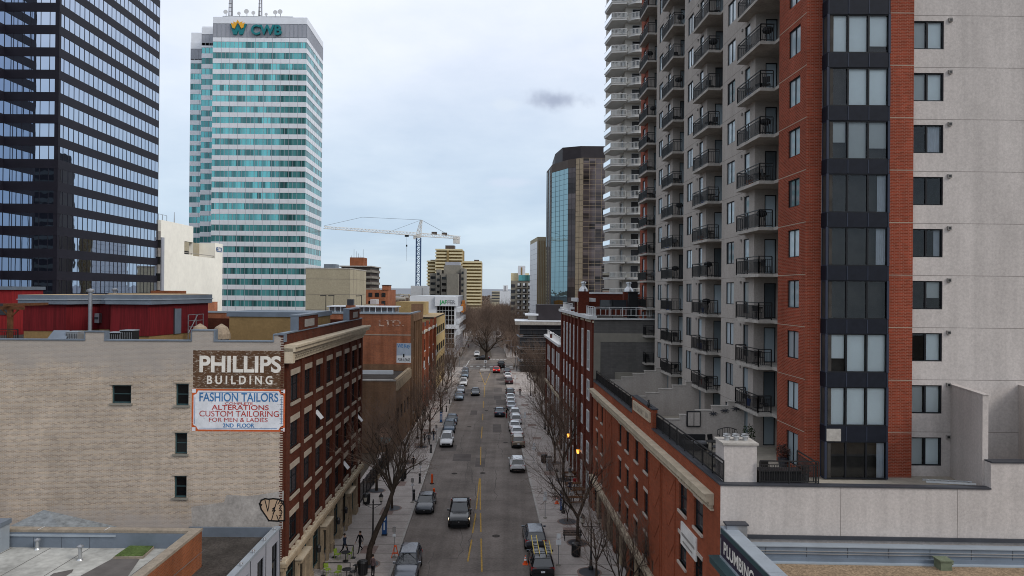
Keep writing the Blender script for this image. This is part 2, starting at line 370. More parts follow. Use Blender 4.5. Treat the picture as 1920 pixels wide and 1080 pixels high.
mat('wood_dark', (.11, .05, .025), .8, 3, .3)
mat('wood_grey', (.16, .13, .10), .8, 3, .3)
mat('gravel', (.24, .175, .115), .95, 1.2, .14, scale2=11, amt2=.4, bump=.6)
mat('terrace_tile', (.30, .27, .225), .9, 1, .12, scale2=6, amt2=.08)
mat('gravel_dark', (.06, .053, .048), .95, .6, .3, scale2=9, amt2=.3)
mat('roof_pavers', (.34, .335, .31), .9, .35, .28, scale2=3, amt2=.14)
mat('roof_stain', (.11, .10, .095), .9, 1, .2)
mat('roof_white', (.5, .52, .54), .8, .5, .12)
mat('shingles', (.19, .205, .215), .9, 2.5, .3, stretch=(1, 1, 3))
mat('moss', (.075, .11, .035), .95, 2, .35, scale2=9, amt2=.3)
mat('coping_stone', (.26, .22, .175), .9, 1.5, .2, scale2=8, amt2=.12)
mat('grey_paint', (.26, .245, .23), .9, .8, .12, scale2=5, amt2=.1, stretch=(.5, .5, 2))
mat('white_bloom', (.36, .33, .315), .95, 1, .2)
worn('sign_brown', (.10, .055, .032), (.40, .34, .28), .41, 9)
worn('sign_white', (.66, .67, .70), (.42, .40, .38), .36, 8)
worn('sign_orange', (.50, .10, .03), (.5, .35, .28), .36, 5)
worn('letter_white', (.68, .64, .58), (.33, .28, .24), .33, 8)
worn('letter_blue', (.055, .17, .36), (.3, .38, .48), .36, 5)
worn('letter_red', (.40, .045, .035), (.5, .3, .28), .36, 5)
worn('letter_faded', (.55, .42, .34), (.2, .07, .04), .5, 3)
worn('plaque_worn', (.62, .60, .57), (.25, .22, .2), .36, 2.5)
mat('top_bloom', (.34, .315, .29), .95, 1, .2, scale2=6, amt2=.15)
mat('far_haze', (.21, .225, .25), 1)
mat('black_ink', (.01, .01, .01), .7)
mat('graffiti_fill', (.42, .30, .20), .9, 2, .1)
glass('glass_win', (.018, .020, .023), .05, spec=.45, rnd=1.5, wob=.004, wscale=1.5)
glass('glass_dark', (.006, .007, .008), .05, spec=.35, wob=.003, wscale=1.2)
glass('glass_condo', (.18, .215, .235), .05, metal=.0, spec=.8, rnd=1.9)  # pale blue base colour stands for the sky mirrored in the panes
glass('glass_sky', (.40, .46, .50), .03, metal=.85, wob=.002, wscale=1.0)
glass('glass_black_tower', (.46, .53, .64), .015, metal=1.0, wob=.009, wscale=.32)
mat('black_spandrel', (.014, .013, .020), .5, .6, .15, spec=.15)
glass('glass_teal', (.105, .335, .34), .06, metal=.5, spec=.6, cell=(1.5, 3.8), rnd=.75)
mat('alu_panel', (.72, .73, .76), .45, .3, .06, metal=.2)
mat('alu_grey', (.31, .32, .36), .5, .3, .08)
glass('glass_blue_tower', (.23, .345, .375), .02, metal=1.0, wob=.022, wscale=.25)
glass('glass_bronze', (.03, .024, .024), .05, metal=.25, spec=.35, cell=(2.3, 1.85), rnd=3.5)
mat('granite_tan', (.36, .28, .19), .6, .3, .12, scale2=1.5, amt2=.08)
mat('granite_brown', (.085, .065, .055), .6, .3, .1)
mat('cladding_dark', (.032, .027, .03), .6, .5, .15)
mat('crane_white', (.62, .61, .58), .5)
mat('crane_blue', (.03, .07, .16), .5)
mat('apt_yellow', (.60, .52, .33), .8, .2, .08)
mat('apt_yellow_dark', (.24, .17, .075), .8)
mat('balcony_white', (.48, .475, .46), .6, .8, .06)
mat('apt_beige', (.38, .355, .32), .9, .3, .08)
clearglass('pane_clear', (.93, .95, .96))
mat('blind_white', (.84, .90, .90), .8, .6, .05)
mat('blind_grey', (.52, .55, .54), .8, .6, .05)
mat('curtain', (.55, .58, .62), .85, 1.5, .1)
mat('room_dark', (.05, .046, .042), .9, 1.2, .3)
mat('rubber', (.012, .012, .012), .8)
mat('rim', (.35, .36, .37), .3, metal=.9)
mat('headlight', (.75, .77, .78), .15, spec=.8)
mat('taillight', (.30, .012, .010), .2, spec=.8)
emit('taillight_on', (1, .06, .03), 2.0)
emit('headlight_on', (1, .78, .5), 2.5)
mat('plate', (.65, .66, .68), .5)
glass('car_glass', (.012, .014, .016), .03, spec=.9)
emit('lamp_orange', (1.0, .38, .06), 2.5)
mat('lantern_glass', (.45, .42, .36), .3)
mat('cone_orange', (.75, .10, .02), .6)
mat('safety_white', (.75, .75, .75), .5)
mat('pay_blue', (.015, .08, .24), .4)
mat('sign_face', (.62, .63, .64), .5)
mat('sign_green', (.03, .3, .1), .5)
mat('chair_green', (.22, .31, .04), .5)
mat('bark', (.05, .038, .03), .95, 4, .3, obj=True)
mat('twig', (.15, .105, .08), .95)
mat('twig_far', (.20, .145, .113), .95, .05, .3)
mat('twig_red', (.07, .042, .036), .95)
mat('needle', (.02, .035, .015), .95, 1, .3)
mat('skin', (.45, .27, .19), .6)
mat('hair', (.02, .014, .01), .7)
for n, c in (('cloth_black', (.012, .012, .014)), ('cloth_navy', (.02, .028, .05)), ('cloth_grey', (.12, .12, .125)), ('cloth_jean', (.04, .06, .1)), ('cloth_plaid', (.12, .08, .08)), ('cloth_red', (.3, .03, .03)), ('cloth_tan', (.28, .22, .16)), ('cloth_white', (.5, .5, .5))):
    mat(n, c, .9, 6, .25, obj=True)
def paint(n, c, r=.25, metal=.0): mat('paint_'+n, c, r, metal=metal, spec=.4, coat=.35)
paint('white', (.66, .66, .66)); paint('black', (.012, .012, .014)); paint('dark_grey', (.045, .05, .06), metal=.3); paint('grey', (.12, .13, .15), metal=.5)
paint('silver', (.36, .38, .41), metal=.6); paint('blue_grey', (.16, .22, .28), metal=.4); paint('navy', (.02, .03, .055), metal=.3); paint('gold', (.27, .215, .165), metal=.5)
paint('red', (.42, .012, .012)); paint('maroon', (.07, .014, .018), metal=.2); paint('steel_blue', (.05, .075, .11), metal=.4)
# ---------------------------------------------------------------- ground, road, pavements
def struct(mb, name, **k): return tag(mb.build(name, **k), kind='structure')
b = MB(); b.quad((-7000, -300, -.12), (7000, -300, -.12), (7000, 9000, -.12), (-7000, 9000, -.12), 'earth'); struct(b, 'ground')
def ribbon(mb, ys, fl, fr_, z, m):
    for a, c in zip(ys[:-1], ys[1:]): mb.quad((fl(a), a, z), (fr_(a), a, z), (fr_(c), c, z), (fl(c), c, z), m)
Y1, Y2 = 199.0, 229.0                       # the crossing
b = MB(); ribbon(b, [10, 60, 110, 160, Y1], LC, RC, 0, 'asphalt'); ribbon(b, [Y1, Y2], lambda y: -130, lambda y: 120, 0, 'asphalt')
ribbon(b, [Y2, 330, 480, 760], lambda y: LC(y)-2, lambda y: RC(y)+3, 0, 'asphalt'); struct(b, 'road')
WZ = .13
for side in (0, 1):
    b = MB(); k = MB()
    for ya, yb in ((10, 45), (45, 95), (95, 150), (150, Y1), (Y2, 330), (330, 600)):
        ca = (LC if not side else RC)(ya); cb = (LC if not side else RC)(yb); s = 1 if side else -1
        ex = 2.5*s if ya >= Y2 else 0
        ca += ex; cb += ex; wa = (7.5 if not side else 7.3)*s
        if ya >= Y2: wa = 9*s
        b.prism([(ca+.2*s, ya), (cb+.2*s, yb), (cb+wa, yb), (ca+wa, ya)], -.1, WZ, 'concrete_walk')
        k.prism([(ca, ya), (cb, yb), (cb+.2*s, yb), (ca+.2*s, ya)], -.1, WZ-.004, 'kerb')
    struct(b, 'pavement'); struct(k, 'kerb')
# joints, paver bands
b = MB(); j = MB()
for y in range(30, 198, 1):
    for s, cf in ((-1, LC), (1, RC)):
        c = cf(y)+.2*s; e = c+(5.2 if s < 0 else 5.2)*s
        if y % 2 == 0: j.quad((min(c, e), y-.02, WZ+.004), (max(c, e), y-.02, WZ+.004), (max(c, e), y+.02, WZ+.004), (min(c, e), y+.02, WZ+.004), 'gravel_dark')
        if y % 10 == (3 if s > 0 else 8):
            c0 = cf(y)+2.0*s; c1 = cf(y)+3.3*s
            b.quad((min(c0, c1), y-.1, WZ+.008), (max(c0, c1), y-.1, WZ+.008), (max(c0, c1), y+1.7, WZ+.008), (min(c0, c1), y+1.7, WZ+.008), 'brick_paver')
struct(b, 'paver_inlay'); struct(j, 'pavement_joint')
b = MB()
random.seed(3)
for i in range(16):                          # repairs and sealed cracks
    y = random.uniform(55, 190); x = random.uniform(LC(y)+.5, RC(y)-2); wdt = random.uniform(.6, 2.4); ln = random.uniform(1, 7)
    b.quad((x, y, .004), (x+wdt, y, .004), (x+wdt-.03*ln, y+ln, .004), (x-.03*ln, y+ln, .004), 'asphalt_patch')
for i in range(60):
    y = random.uniform(52, 190); x = random.uniform(LC(y)+.3, RC(y)-1); pts = [Vector((x, y, 0))]; long = random.random() < .45
    for q in range(random.randint(6, 16)):
        st = Vector((random.gauss(0, .16)-.03, random.uniform(.6, 1.3), 0)) if long else Vector((random.uniform(.3, .7), random.gauss(0, .12), 0))
        nx = pts[-1]+st
        if nx.x > RC(nx.y)-.2 or nx.y > 196: break
        pts.append(nx)
    for p, q in zip(pts[:-1], pts[1:]):
        dd = (q-p).normalized(); nn = Vector((dd.y, -dd.x, 0))*random.uniform(.02, .045)
        b.quad(tuple(p-nn+Vector((0, 0, .0075))), tuple(p+nn+Vector((0, 0, .0075))), tuple(q+nn+Vector((0, 0, .0075))), tuple(q-nn+Vector((0, 0, .0075))), 'asphalt_patch')
struct(b, 'road_repair')
b = MB()
def mark(mb, p, q, wd, m, z=.011):
    p = Vector((p[0], p[1], z)); q = Vector((q[0], q[1], z)); d = (q-p).normalized(); n = Vector((d.y, -d.x, 0))*wd/2
    mb.quad(tuple(p-n), tuple(p+n), tuple(q+n), tuple(q-n), m)
for l in ([(903.5, 1072), (902, 1010)], [(901.6, 998), (901, 962)], [(900.8, 956), (900.2, 897)], [(877, 1053), (884.5, 1012)], [(886, 1000), (892, 963)], [(893, 955), (899, 897)],
          [(901, 872), (901.6, 838)], [(902.5, 822), (904, 800)], [(905, 788), (905.4, 776)], [(906, 765), (906.5, 752)], [(907.5, 745), (909.2, 724)]):
    mark(b, gnd(*l[0]), gnd(*l[1]), .13, 'line_yellow')
mark(b, gnd(909.2, 722), gnd(899.5, 697), .12, 'line_yellow'); mark(b, gnd(909.6, 722), gnd(920, 697), .12, 'line_yellow'); mark(b, gnd(903, 711), gnd(915, 711), .12, 'line_yellow')
struct(b, 'centre_line')
b = MB()
for i in range(15):
    x = -14.3+i*.95
    if -9.6 < x < -6: continue
for yy, xa, xb in ((202.5, 873, 984), (223.5, 886, 948)):
    xs = [xa+(xb-xa)*t/9 for t in range(10)]
    for px in xs:
        x = (px-960)/1280*yy
        b.quad((x-.45, yy-.9, .011), (x+.45, yy-.9, .011), (x+.45, yy+.9, .011), (x-.45, yy+.9, .011), 'line_white')
for l in ([(866, 700), (880, 676)], [(868, 691), (898, 691)], [(930, 690), (988, 690)], [(870, 684), (990, 683)], [(870, 677), (940, 676.5)]): mark(b, gnd(*l[0]), gnd(*l[1]), .25, 'line_white', .015)
struct(b, 'crosswalk_marking')
b = MB()
for px, py in ((905, 887), (852, 888), (1015, 870), (930, 1005), (948, 830), (880, 800), (912, 770)):
    c = gnd(px, py); b.lathe([(.36, 0), (.36, .012)], (c.x, c.y, 0.001), 16, 'gravel_dark')
struct(b, 'manhole_cover')
# median island with its nose
b = MB(); c = gnd(910, 694); b.prism([(c.x-1.5, c.y-2.2), (c.x+1.4, c.y-2.2), (c.x+1.3, c.y+3), (c.x-1.4, c.y+3)], 0, .16, 'kerb'); struct(b, 'median_island')
b = MB(); c = gnd(912, 670); b.prism([(c.x-2.0, c.y-3), (c.x+2.0, c.y-3), (c.x-3.0, c.y+90), (c.x-6.5, c.y+90)], -.05, .16, 'kerb', 'earth'); struct(b, 'boulevard_median')
# far land: low rise of the river valley on the horizon
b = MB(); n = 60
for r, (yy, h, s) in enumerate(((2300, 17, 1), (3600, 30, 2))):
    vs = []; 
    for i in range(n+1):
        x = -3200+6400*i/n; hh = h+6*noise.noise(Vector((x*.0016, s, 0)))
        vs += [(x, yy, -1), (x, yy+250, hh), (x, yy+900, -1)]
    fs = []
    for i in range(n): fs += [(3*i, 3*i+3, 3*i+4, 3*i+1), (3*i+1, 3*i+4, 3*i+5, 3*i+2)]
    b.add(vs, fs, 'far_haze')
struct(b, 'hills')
# ---------------------------------------------------------------- brick podium
PY0, PY1 = 32.8, 70.3
pod = empty('brick_podium_building', (13, 50, 0), 'long four-storey red brick building with cream cornices and a walled roof terrace on the right', 'building')
P = Fr((RF(PY1), PY1), (RF(PY0), PY0)); u = P.uY
PT = 13.25; TF = 12.75
ops = []; wins = []
cols = [(67.9, .9), (65.2, .9), (56.7, 1.15), (53.8, 1.15), (50.6, 1.15), (47.6, 1.15), (38.9, 1.45), (36.1, 1.45)]
for Y, wd in cols:
    for z in (9.95, 7.0, 4.05):
        uu = u(Y); ops.append((uu-wd/2, uu+wd/2, z, z+1.6)); wins.append(ops[-1])
b = MB(); P.wall(b, 0, P.L, 3.6, PT, ops, 'brick_red', .25)
P.box(b, u(52.2), u(46), PT, 14.55, -.35, 0, 'brick_red')
b.build('wall', pod)
for o in wins: window(P, *o, pod, nx=1, nz=2, lintel='lintel_pale', sill='lintel_pale', lt=.2, st=.14, ov=.08, t=.07)
b = MB(); P.box(b, 0, u(33.7), 12.15, 12.5, 0, .42, 'stone_cream'); P.box(b, 0, u(33.7), 12.0, 12.15, 0, .25, 'stone_cream'); P.box(b, 0, u(33.7), 11.72, 11.82, 0, .16, 'stone_cream')
P.box(b, 0, u(33.7), 12.5, 12.56, 0, .5, 'stone_cream')
q = .1
while q < u(33.8): P.box(b, q, q+.13, 11.84, 11.99, 0, .2, 'stone_cream'); q += .3
b.build('cornice', pod)
b = MB(); P.box(b, 0, P.L, 3.15, 3.6, -.1, .3, 'stone_cream'); P.box(b, 0, P.L, 3.6, 3.7, 0, .4, 'stone_cream'); b.build('band_course', pod)
b = MB()                                      # storefront piers, dark glass between
for i in range(14):
    ua = i*P.L/13.5; P.box(b, ua, ua+.7, 0, 3.15, -.3, .05, 'stone_warm' if i % 2 else 'brick_red')
b.build('storefront_pier', pod)
for i in range(13):
    ua = i*P.L/13.5+.7; window(P, ua, ua+P.L/13.5-.7, .3, 3.1, pod, 'frame_dark', 'glass_dark', 2, 1, 'shop_window', zf=(.75,))
b = MB()
for Yc in (45.3, 41.9, 61.8):                # chevrons of raised brick
    for z in (4.4, 6.3, 8.2, 10.1):
        for s in (-1, 1):
            uu = u(Yc); a = uu+s*.12; e = uu+s*1.35
            b.hexa([P.pt(a, z, .03), P.pt(e, z+1.25, .03), P.pt(e, z+1.25, 0), P.pt(a, z, 0), P.pt(a, z+.13, .03), P.pt(e, z+1.38, .03), P.pt(e, z+1.38, 0), P.pt(a, z+.13, 0)], 'brick_red')
    for s in (-1.5, 1.5): P.box(b, u(Yc)+s-.04, u(Yc)+s+.04, 3.7, 11.7, 0, .05, 'brick_red')
b.build('brick_chevron', pod)
b = MB(); P.box(b, u(51.6), u(46.4), 13.62, 14.32, 0, .1, 'stone_cream'); sg = b.build('name_panel', pod)
text_mesh('panel_lettering', 'THE CENTURY   2000', P, u(51.3), 13.79, .5, 'stone_lintel', d=.108, width=4.6, parent=sg, bold=.01)
b = MB(); P.box(b, u(39.0), u(36.25), 8.2, 9.45, 0, .09, 'plaque_worn'); pq = b.build('wall_plaque', pod)
b = MB(); P.box(b, u(38.8), u(36.45), 8.75, 8.9, .09, .1, 'grey_paint'); P.box(b, u(38.5), u(36.8), 8.4, 8.5, .09, .1, 'grey_paint'); b.build('faded_lettering', pq)
# coping
b = MB(); P.box(b, 0, u(52.2)-.02, PT, PT+.07, -.45, .06, 'flash_dark'); P.box(b, u(46)+.02, P.L+.05, PT, PT+.07, -.45, .06, 'flash_dark'); P.box(b, u(52.25), u(45.95), 14.55, 14.62, -.4, .05, 'flash_dark')
FX = Fr((RF(PY0), PY0), (22.85, 32.5))
FX.box(b, 0, FX.L, PT-.01, PT+.06, -.4, .05, 'flash_dark'); b.build('coping', pod)
b = MB(); FX.wall(b, 0, FX.L, 9, PT-.01, [], 'stucco'); FX.box(b, 0, FX.L+6, 10.75, 10.92, 0, .1, 'flash_dark')
for uu in (5.7, 11.2): FX.box(b, uu, uu+.02, 10.92, PT-.02, 0, .004, 'stucco_joint')
b.prism([(22.85, 32.5), (48, 32.2), (48, 32.7), (22.85, 33.0)], 9, 14.5, 'stucco'); b.prism([(22.85, 32.45), (48, 32.15), (48, 32.75), (22.85, 33.05)], 14.5, 14.57, 'flash_dark')
b.build('terrace_wall', pod)
b = MB()
for (x0, y0), (x1, y1) in (((23.55, 36.6), (22.75, 32.95)), ((27.2, 36.6), (26.3, 33.0))):
    b.prism([(x0, y0), (x0+.28, y0), (x1+.28, y1), (x1, y1)], 12.7, 17.65, 'stucco'); b.prism([(x0-.03, y0), (x0+.31, y0), (x1+.31, y1-.03), (x1-.03, y1-.03)], 17.65, 17.7, 'stucco')
b.build('fin_wall', pod)
b = MB(); b.prism([(RF(PY0)+.3, PY0+.2), (48, 32.6), (48, 50), (19, 78), (RF(PY1)+.3, PY1)], TF-.4, TF, 'terrace_tile'); b.build('terrace_floor', pod)
# railings
def railing(mb, fr, u0, u1, z0, h, d, m='black', sp=.115, post=1.6, pw=.024, tr=.035):
    fr.box(mb, u0, u1, z0+h-.05, z0+h, d-tr, d+tr, m); fr.box(mb, u0, u1, z0+h-.22, z0+h-.19, d-.02, d+.02, m); fr.box(mb, u0, u1, z0+.08, z0+.12, d-.02, d+.02, m)
    n = max(1, int((u1-u0)/sp))
    for i in range(1, n):
        uu = u0+(u1-u0)*i/n; fr.box(mb, uu-pw/2, uu+pw/2, z0+.12, z0+h-.22, d-pw/2, d+pw/2, m)
    n = max(1, round((u1-u0)/post))
    for i in range(n+1):
        uu = u0+(u1-u0)*i/n; fr.box(mb, uu-.03, uu+.03, z0, z0+h-.05, d-.03, d+.03, m)
b = MB(); railing(b, P, 0.2, u(52.4), PT+.07, 1.05, -.25); b.build('terrace_railing', pod)
b = MB(); railing(b, P, u(45.8), P.L-.3, PT+.07, 1.05, -.25); b.build('terrace_railing', pod)
b = MB(); railing(b, FX, 1.95, 4.75, PT+.06, 1.1, -.25)
G = Fr((14.8, 33.1), (14.9, 35.6)); railing(b, G, 0, 2.4, PT-.3, 1.4, 0); b.build('terrace_railing', pod)
b = MB(); b.box(10.35, 11.95, 33.15, 34.5, 12.7, 15.1, 'stucco'); b.box(10.28, 12.02, 33.08, 34.57, 15.1, 15.2, 'concrete_slab'); ch = b.build('vent_chimney', pod)
for x in (10.7, 11.15, 11.6):
    b = MB(); b.lathe([(.13, 0), (.13, .16), (.2, .17), (.2, .22), (.13, .28), (.2, .3), (.02, .36)], (x, 33.8, 15.2), 12, 'galv'); b.build('vent_cap', ch)
for Yw, zb in ((44.6, 14.15), (53.9, 14.2), (63.2, 14.25)):     # stepped terrace partitions
    b = MB(); x0 = RF(Yw)+.4; x1 = 17.16-.043*Yw; n = 5
    for i in range(n):
        xa = x0+(x1-x0)*i/n; xb = x0+(x1-x0)*(i+1)/n; zt = zb+.3*i
        b.box(xa, xb, Yw, Yw+.25, TF, zt, 'stucco_shaded'); b.box(xa-.03, xb, Yw-.04, Yw+.29, zt, zt+.06, 'concrete_slab')
    b.build('terrace_partition', pod)
# ---------------------------------------------------------------- apartment tower on the podium
J0, FH = 12.33, 2.793; NF = 16; ZT = J0+NF*FH
def T(Y): return 17.16-.043*Y
tw = empty('apartment_tower', (22, 50, 0), 'brick and stucco apartment tower with black railed balconies and dark bay windows, right foreground', 'building')
F = Fr((15.6, 36.3), (46, 36.3)); X = F.uX
b = MB(); F.wall(b, 0, X(16.42), TF, ZT, [], 'brick_tower'); F.wall(b, X(19.9), X(21.3), TF, ZT, [], 'brick_tower')
b.quad((21.3, 36.3, TF), (21.3, 36.6, TF), (21.3, 36.6, ZT), (21.3, 36.3, ZT), 'brick_tower'); b.build('brick_pier', tw)
Bf = Fr((T(39.7), 39.7), (T(36.3), 36.3)); bu = Bf.uY
ops = [(bu(38.45), bu(37.05), J0+k*FH+.98, J0+k*FH+2.5) for k in range(11)]
ops[0] = (bu(38.45), bu(37.05), TF+.3, J0+2.5)
b = MB(); Bf.wall(b, 0, Bf.L, TF, ZT, ops, 'brick_tower', .18)
b.build('brick_wall', tw)
for k in range(1, NF+1):
    b = MB(); Bf.box(b, 0, Bf.L+.004, J0+k*FH-.02, J0+k*FH+.02, 0, .006, 'stone_lintel'); b.build('brick_course', tw)
    b = MB(); F.box(b, X(19.9), X(21.3), J0+k*FH-.02, J0+k*FH+.02, 0, .006, 'stone_lintel'); b.build('brick_course', tw)
for o in ops: window(Bf, *o, tw, 'frame_dark', 'glass_condo', 2, 1, rec=.06, t=.05)
# stucco front with sliding windows, joints and vents
SFr = Fr((21.3, 36.6), (46, 36.6)); sx = SFr.uX
ops = [(sx(21.33), sx(23.08), J0+k*FH+.98, J0+k*FH+2.5) for k in range(11)]
ops2 = [(sx(30), sx(31.75), J0+k*FH+.98, J0+k*FH+2.5) for k in range(2, 11)]
b = MB(); SFr.wall(b, 0, SFr.L, TF, ZT, ops+ops2, 'stucco', .14)
for k in range(1, NF+1): SFr.box(b, 0, SFr.L, J0+k*FH-.012, J0+k*FH+.012, 0, .004, 'stucco_joint')
b.build('stucco_wall', tw)
def clearwin(fr, u0, u1, z0, z1, root, npan, blinds, fm='frame_dark', rec=.04, name='window', t=.06, tm=.09, depth=1.6):
    mb = MB(); frame_bars(fr, mb, u0, u1, z0, z1, npan, 1, fm, t, -rec-.1, -rec, tm); wobj = mb.build(name, root)
    p = MB(); p.quad(fr.pt(u0, z0, -rec-.06), fr.pt(u1, z0, -rec-.06), fr.pt(u1, z1, -rec-.06), fr.pt(u0, z1, -rec-.06), 'pane_clear'); p.build('pane', wobj)
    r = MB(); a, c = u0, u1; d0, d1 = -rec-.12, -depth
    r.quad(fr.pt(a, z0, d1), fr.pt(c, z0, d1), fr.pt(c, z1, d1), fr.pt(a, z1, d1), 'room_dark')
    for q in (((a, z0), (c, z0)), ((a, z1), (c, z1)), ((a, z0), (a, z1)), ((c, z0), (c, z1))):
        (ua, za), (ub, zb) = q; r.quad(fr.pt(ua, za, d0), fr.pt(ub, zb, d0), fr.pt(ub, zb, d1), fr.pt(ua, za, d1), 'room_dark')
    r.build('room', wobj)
    for i, bl in enumerate(blinds):
        if not bl: continue
        ua = u0+(u1-u0)*i/npan+.04; ub = u0+(u1-u0)*(i+1)/npan-.04; m, frac = bl; bm_ = MB(); zz = z1-.02-(z1-z0-.04)*abs(frac)
        if m == 'curtain':
            n = 10; wd = (ub-ua)*(frac if frac > 0 else -frac); u_s = ua if frac > 0 else ub-wd
            for k in range(n):
                da = -rec-.2-.05*(k % 2); db = -rec-.2-.05*((k+1) % 2)
                bm_.quad(fr.pt(u_s+wd*k/n, z0+.02, da), fr.pt(u_s+wd*(k+1)/n, z0+.02, db), fr.pt(u_s+wd*(k+1)/n, z1-.02, db), fr.pt(u_s+wd*k/n, z1-.02, da), m)
        else: bm_.quad(fr.pt(ua, zz, -rec-.2), fr.pt(ub, zz, -rec-.2), fr.pt(ub, z1-.02, -rec-.2), fr.pt(ua, z1-.02, -rec-.2), m)
        bm_.build('curtain' if m == 'curtain' else 'blind', wobj)
W_, G_, CU = ('blind_white', 1), ('blind_grey', 1), ('curtain', .45)
front = {8: (G_, W_), 7: (G_, W_), 6: (('curtain', .3), ('curtain', .95)), 5: (None, None), 4: (None, ('curtain', -.4)), 3: (None, ('blind_grey', .6)), 2: (None, W_), 1: (G_, W_), 0: (G_, W_)}
for k, o in enumerate(ops): clearwin(SFr, *o, tw, 2, front.get(k, (G_, W_)))
for o in ops2: window(SFr, *o, tw, 'frame_dark', 'glass_condo', 2, 1, rec=.04)
for k in range(11):
    b = MB(); z = J0+k*FH+2.5; SFr.box(b, sx(23.3), sx(23.5), z-.05, z+.15, 0, .1, 'grey_paint'); SFr.box(b, sx(23.33), sx(23.47), z-.02, z+.1, .1, .105, 'black'); b.build('wall_vent', tw)
# bay: dark spandrels and three panes per storey
BF = Fr((16.46, 35.75), (19.68, 35.75)); BL = Fr((16.42, 36.28), (16.46, 35.75)); BRt = Fr((19.68, 35.75), (19.86, 36.28))
bayb = {8: (W_, W_, ('blind_white', .8)), 7: (None, W_, W_), 6: (('blind_grey', .55), G_, ('blind_grey', .7)), 5: (('curtain', .15), None, ('curtain', -.45)), 4: (('curtain', .25), None, ('curtain', -.5)), 3: (None, None, None), 2: (('blind_white', .65), W_, W_), 1: (W_, W_, W_), 0: (None, None, ('curtain', -.4))}
for k in range(11):
    z0 = J0+k*FH+.45; z1 = J0+k*FH+2.48
    if k == 0: z0 = TF+.05; z1 = 14.75
    clearwin(BF, 0, BF.L, z0, z1, tw, 3, bayb.get(k, (G_, W_, G_)), 'frame_dark', 0, 'bay_window', .06, .085, .5)
    clearwin(BL, 0, BL.L, z0, z1, tw, 1, (), 'navy_frame', 0, 'bay_side_window', .06, .08, .3)
    b = MB(); zs = z1; zt = J0+(k+1)*FH+.45
    b.prism([(16.4, 36.28), (16.42, 35.72), (19.72, 35.72), (19.9, 36.28)], zs, zt, 'navy_panel')
    for uu in (0.02, 1.07, 2.15, BF.L-.02): BF.box(b, uu-.02, uu+.02, zs+.03, zt-.03, .03, .045, 'navy_frame')
    b.build('spandrel', tw)
    b = MB(); BRt.box(b, 0, BRt.L, z0, z1, -.05, .02, 'navy_frame'); BF.box(b, -.05, .06, z0, z1, -.02, .05, 'navy_frame'); BF.box(b, BF.L-.06, BF.L+.05, z0, z1, -.02, .05, 'navy_frame'); b.build('corner_post', tw)
b = MB(); b.prism([(16.42, 36.28), (16.7, 35.72), (19.8, 35.72), (19.93, 36.28)], J0+11*FH+.45, ZT, 'navy_panel'); b.build('spandrel', tw)
b = MB(); b.box(16.5, 17.25, 35.69, 36.2, 14.78, 15.42, 'concrete_slab'); b.build('repair_panel', tw)
# street face: recesses with balconies, stucco between
PER = 9.4; ys = [39.7+PER*i for i in range(4)]; RD = 1.5
nw = 0
for i, y0 in enumerate(ys):
    y1 = y0+3.5; y2 = y0+PER if i < 3 else 74.6
    wm = 'stucco_shaded' if i < 3 else 'brick_tower'
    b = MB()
    near = Fr((T(y0)+RD, y0), (T(y0), y0)); b.quad((T(y0), y0, TF), (T(y0)+RD, y0, TF), (T(y0)+RD, y0, ZT), (T(y0), y0, ZT), 'stucco_shaded')
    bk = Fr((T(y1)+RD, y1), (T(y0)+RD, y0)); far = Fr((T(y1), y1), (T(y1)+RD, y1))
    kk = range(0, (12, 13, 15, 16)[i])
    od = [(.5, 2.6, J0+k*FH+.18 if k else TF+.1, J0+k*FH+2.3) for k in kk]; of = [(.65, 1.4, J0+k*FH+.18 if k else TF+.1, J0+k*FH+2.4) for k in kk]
    bk.wall(b, 0, bk.L, TF, ZT, od, 'stucco_shaded', .12); far.wall(b, 0, far.L, TF, ZT, of, 'stucco_shaded', .1); b.build('recess_wall', tw)
    b = MB(); fw = Fr((T(y2), y2), (T(y1), y1)); fu = fw.uY
    oo = []
    for k in kk:
        zz = J0+k*FH
        if i < 3: oo += [(fu(y1+4.95), fu(y1+3.45), zz+.98, zz+2.5), (fu(y1+1.75), fu(y1+.85), zz+.45, zz+2.5)]
        else: oo += [(fu(y1+2.2), fu(y1+1.2), zz+.98, zz+2.5)]
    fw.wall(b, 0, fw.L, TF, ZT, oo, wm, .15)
    if i < 3:
        for k in range(1, NF+1): fw.box(b, 0, fw.L, J0+k*FH-.012, J0+k*FH+.012, 0, .004, 'stucco_joint')
        for k in kk: fw.box(b, fu(y1+2.2), fu(y1+2.05), J0+k*FH+2.4, J0+k*FH+2.55, 0, .09, 'grey_paint')
    b.build('stucco_wall' if i < 3 else 'brick_wall', tw)
    for k in kk:
        window(bk, *od[k], tw, 'frame_dark', 'glass_dark', 2, 1, 'balcony_door', rec=.03)
        window(far, *of[k], tw, 'frame_dark', 'glass_condo', 1, 1, 'side_door', rec=.03)
    if i == 0: far_ = MB()
    for o in oo:
        if i >= 2:
            frame_bars(fw, far_, *o, 2 if o[1]-o[0] > 1.2 else 1, 1, 'frame_dark', .05, -.15, -.05); fw.box(far_, o[0], o[1], o[2], o[3], -.14, -.1, 'glass_condo'); continue
        window(fw, *o, tw, 'frame_dark', 'glass_condo', 2 if o[1]-o[0] > 1.2 else 1, 1, 'window', rec=.05, t=.05)
tag(far_.build('far_windows', tw), kind='stuff')
b = MB(); b.prism([(15.6, 36.3), (46, 36.6), (46, 74.6), (T(74.6), 74.6)], ZT, ZT+14, 'stucco'); b.quad((T(74.6), 74.6, TF), (46, 74.6, TF), (46, 74.6, ZT), (T(74.6), 74.6, ZT), 'stucco'); b.build('roof', tw)  # plain unseen storeys on top, raised so the tower shades the street
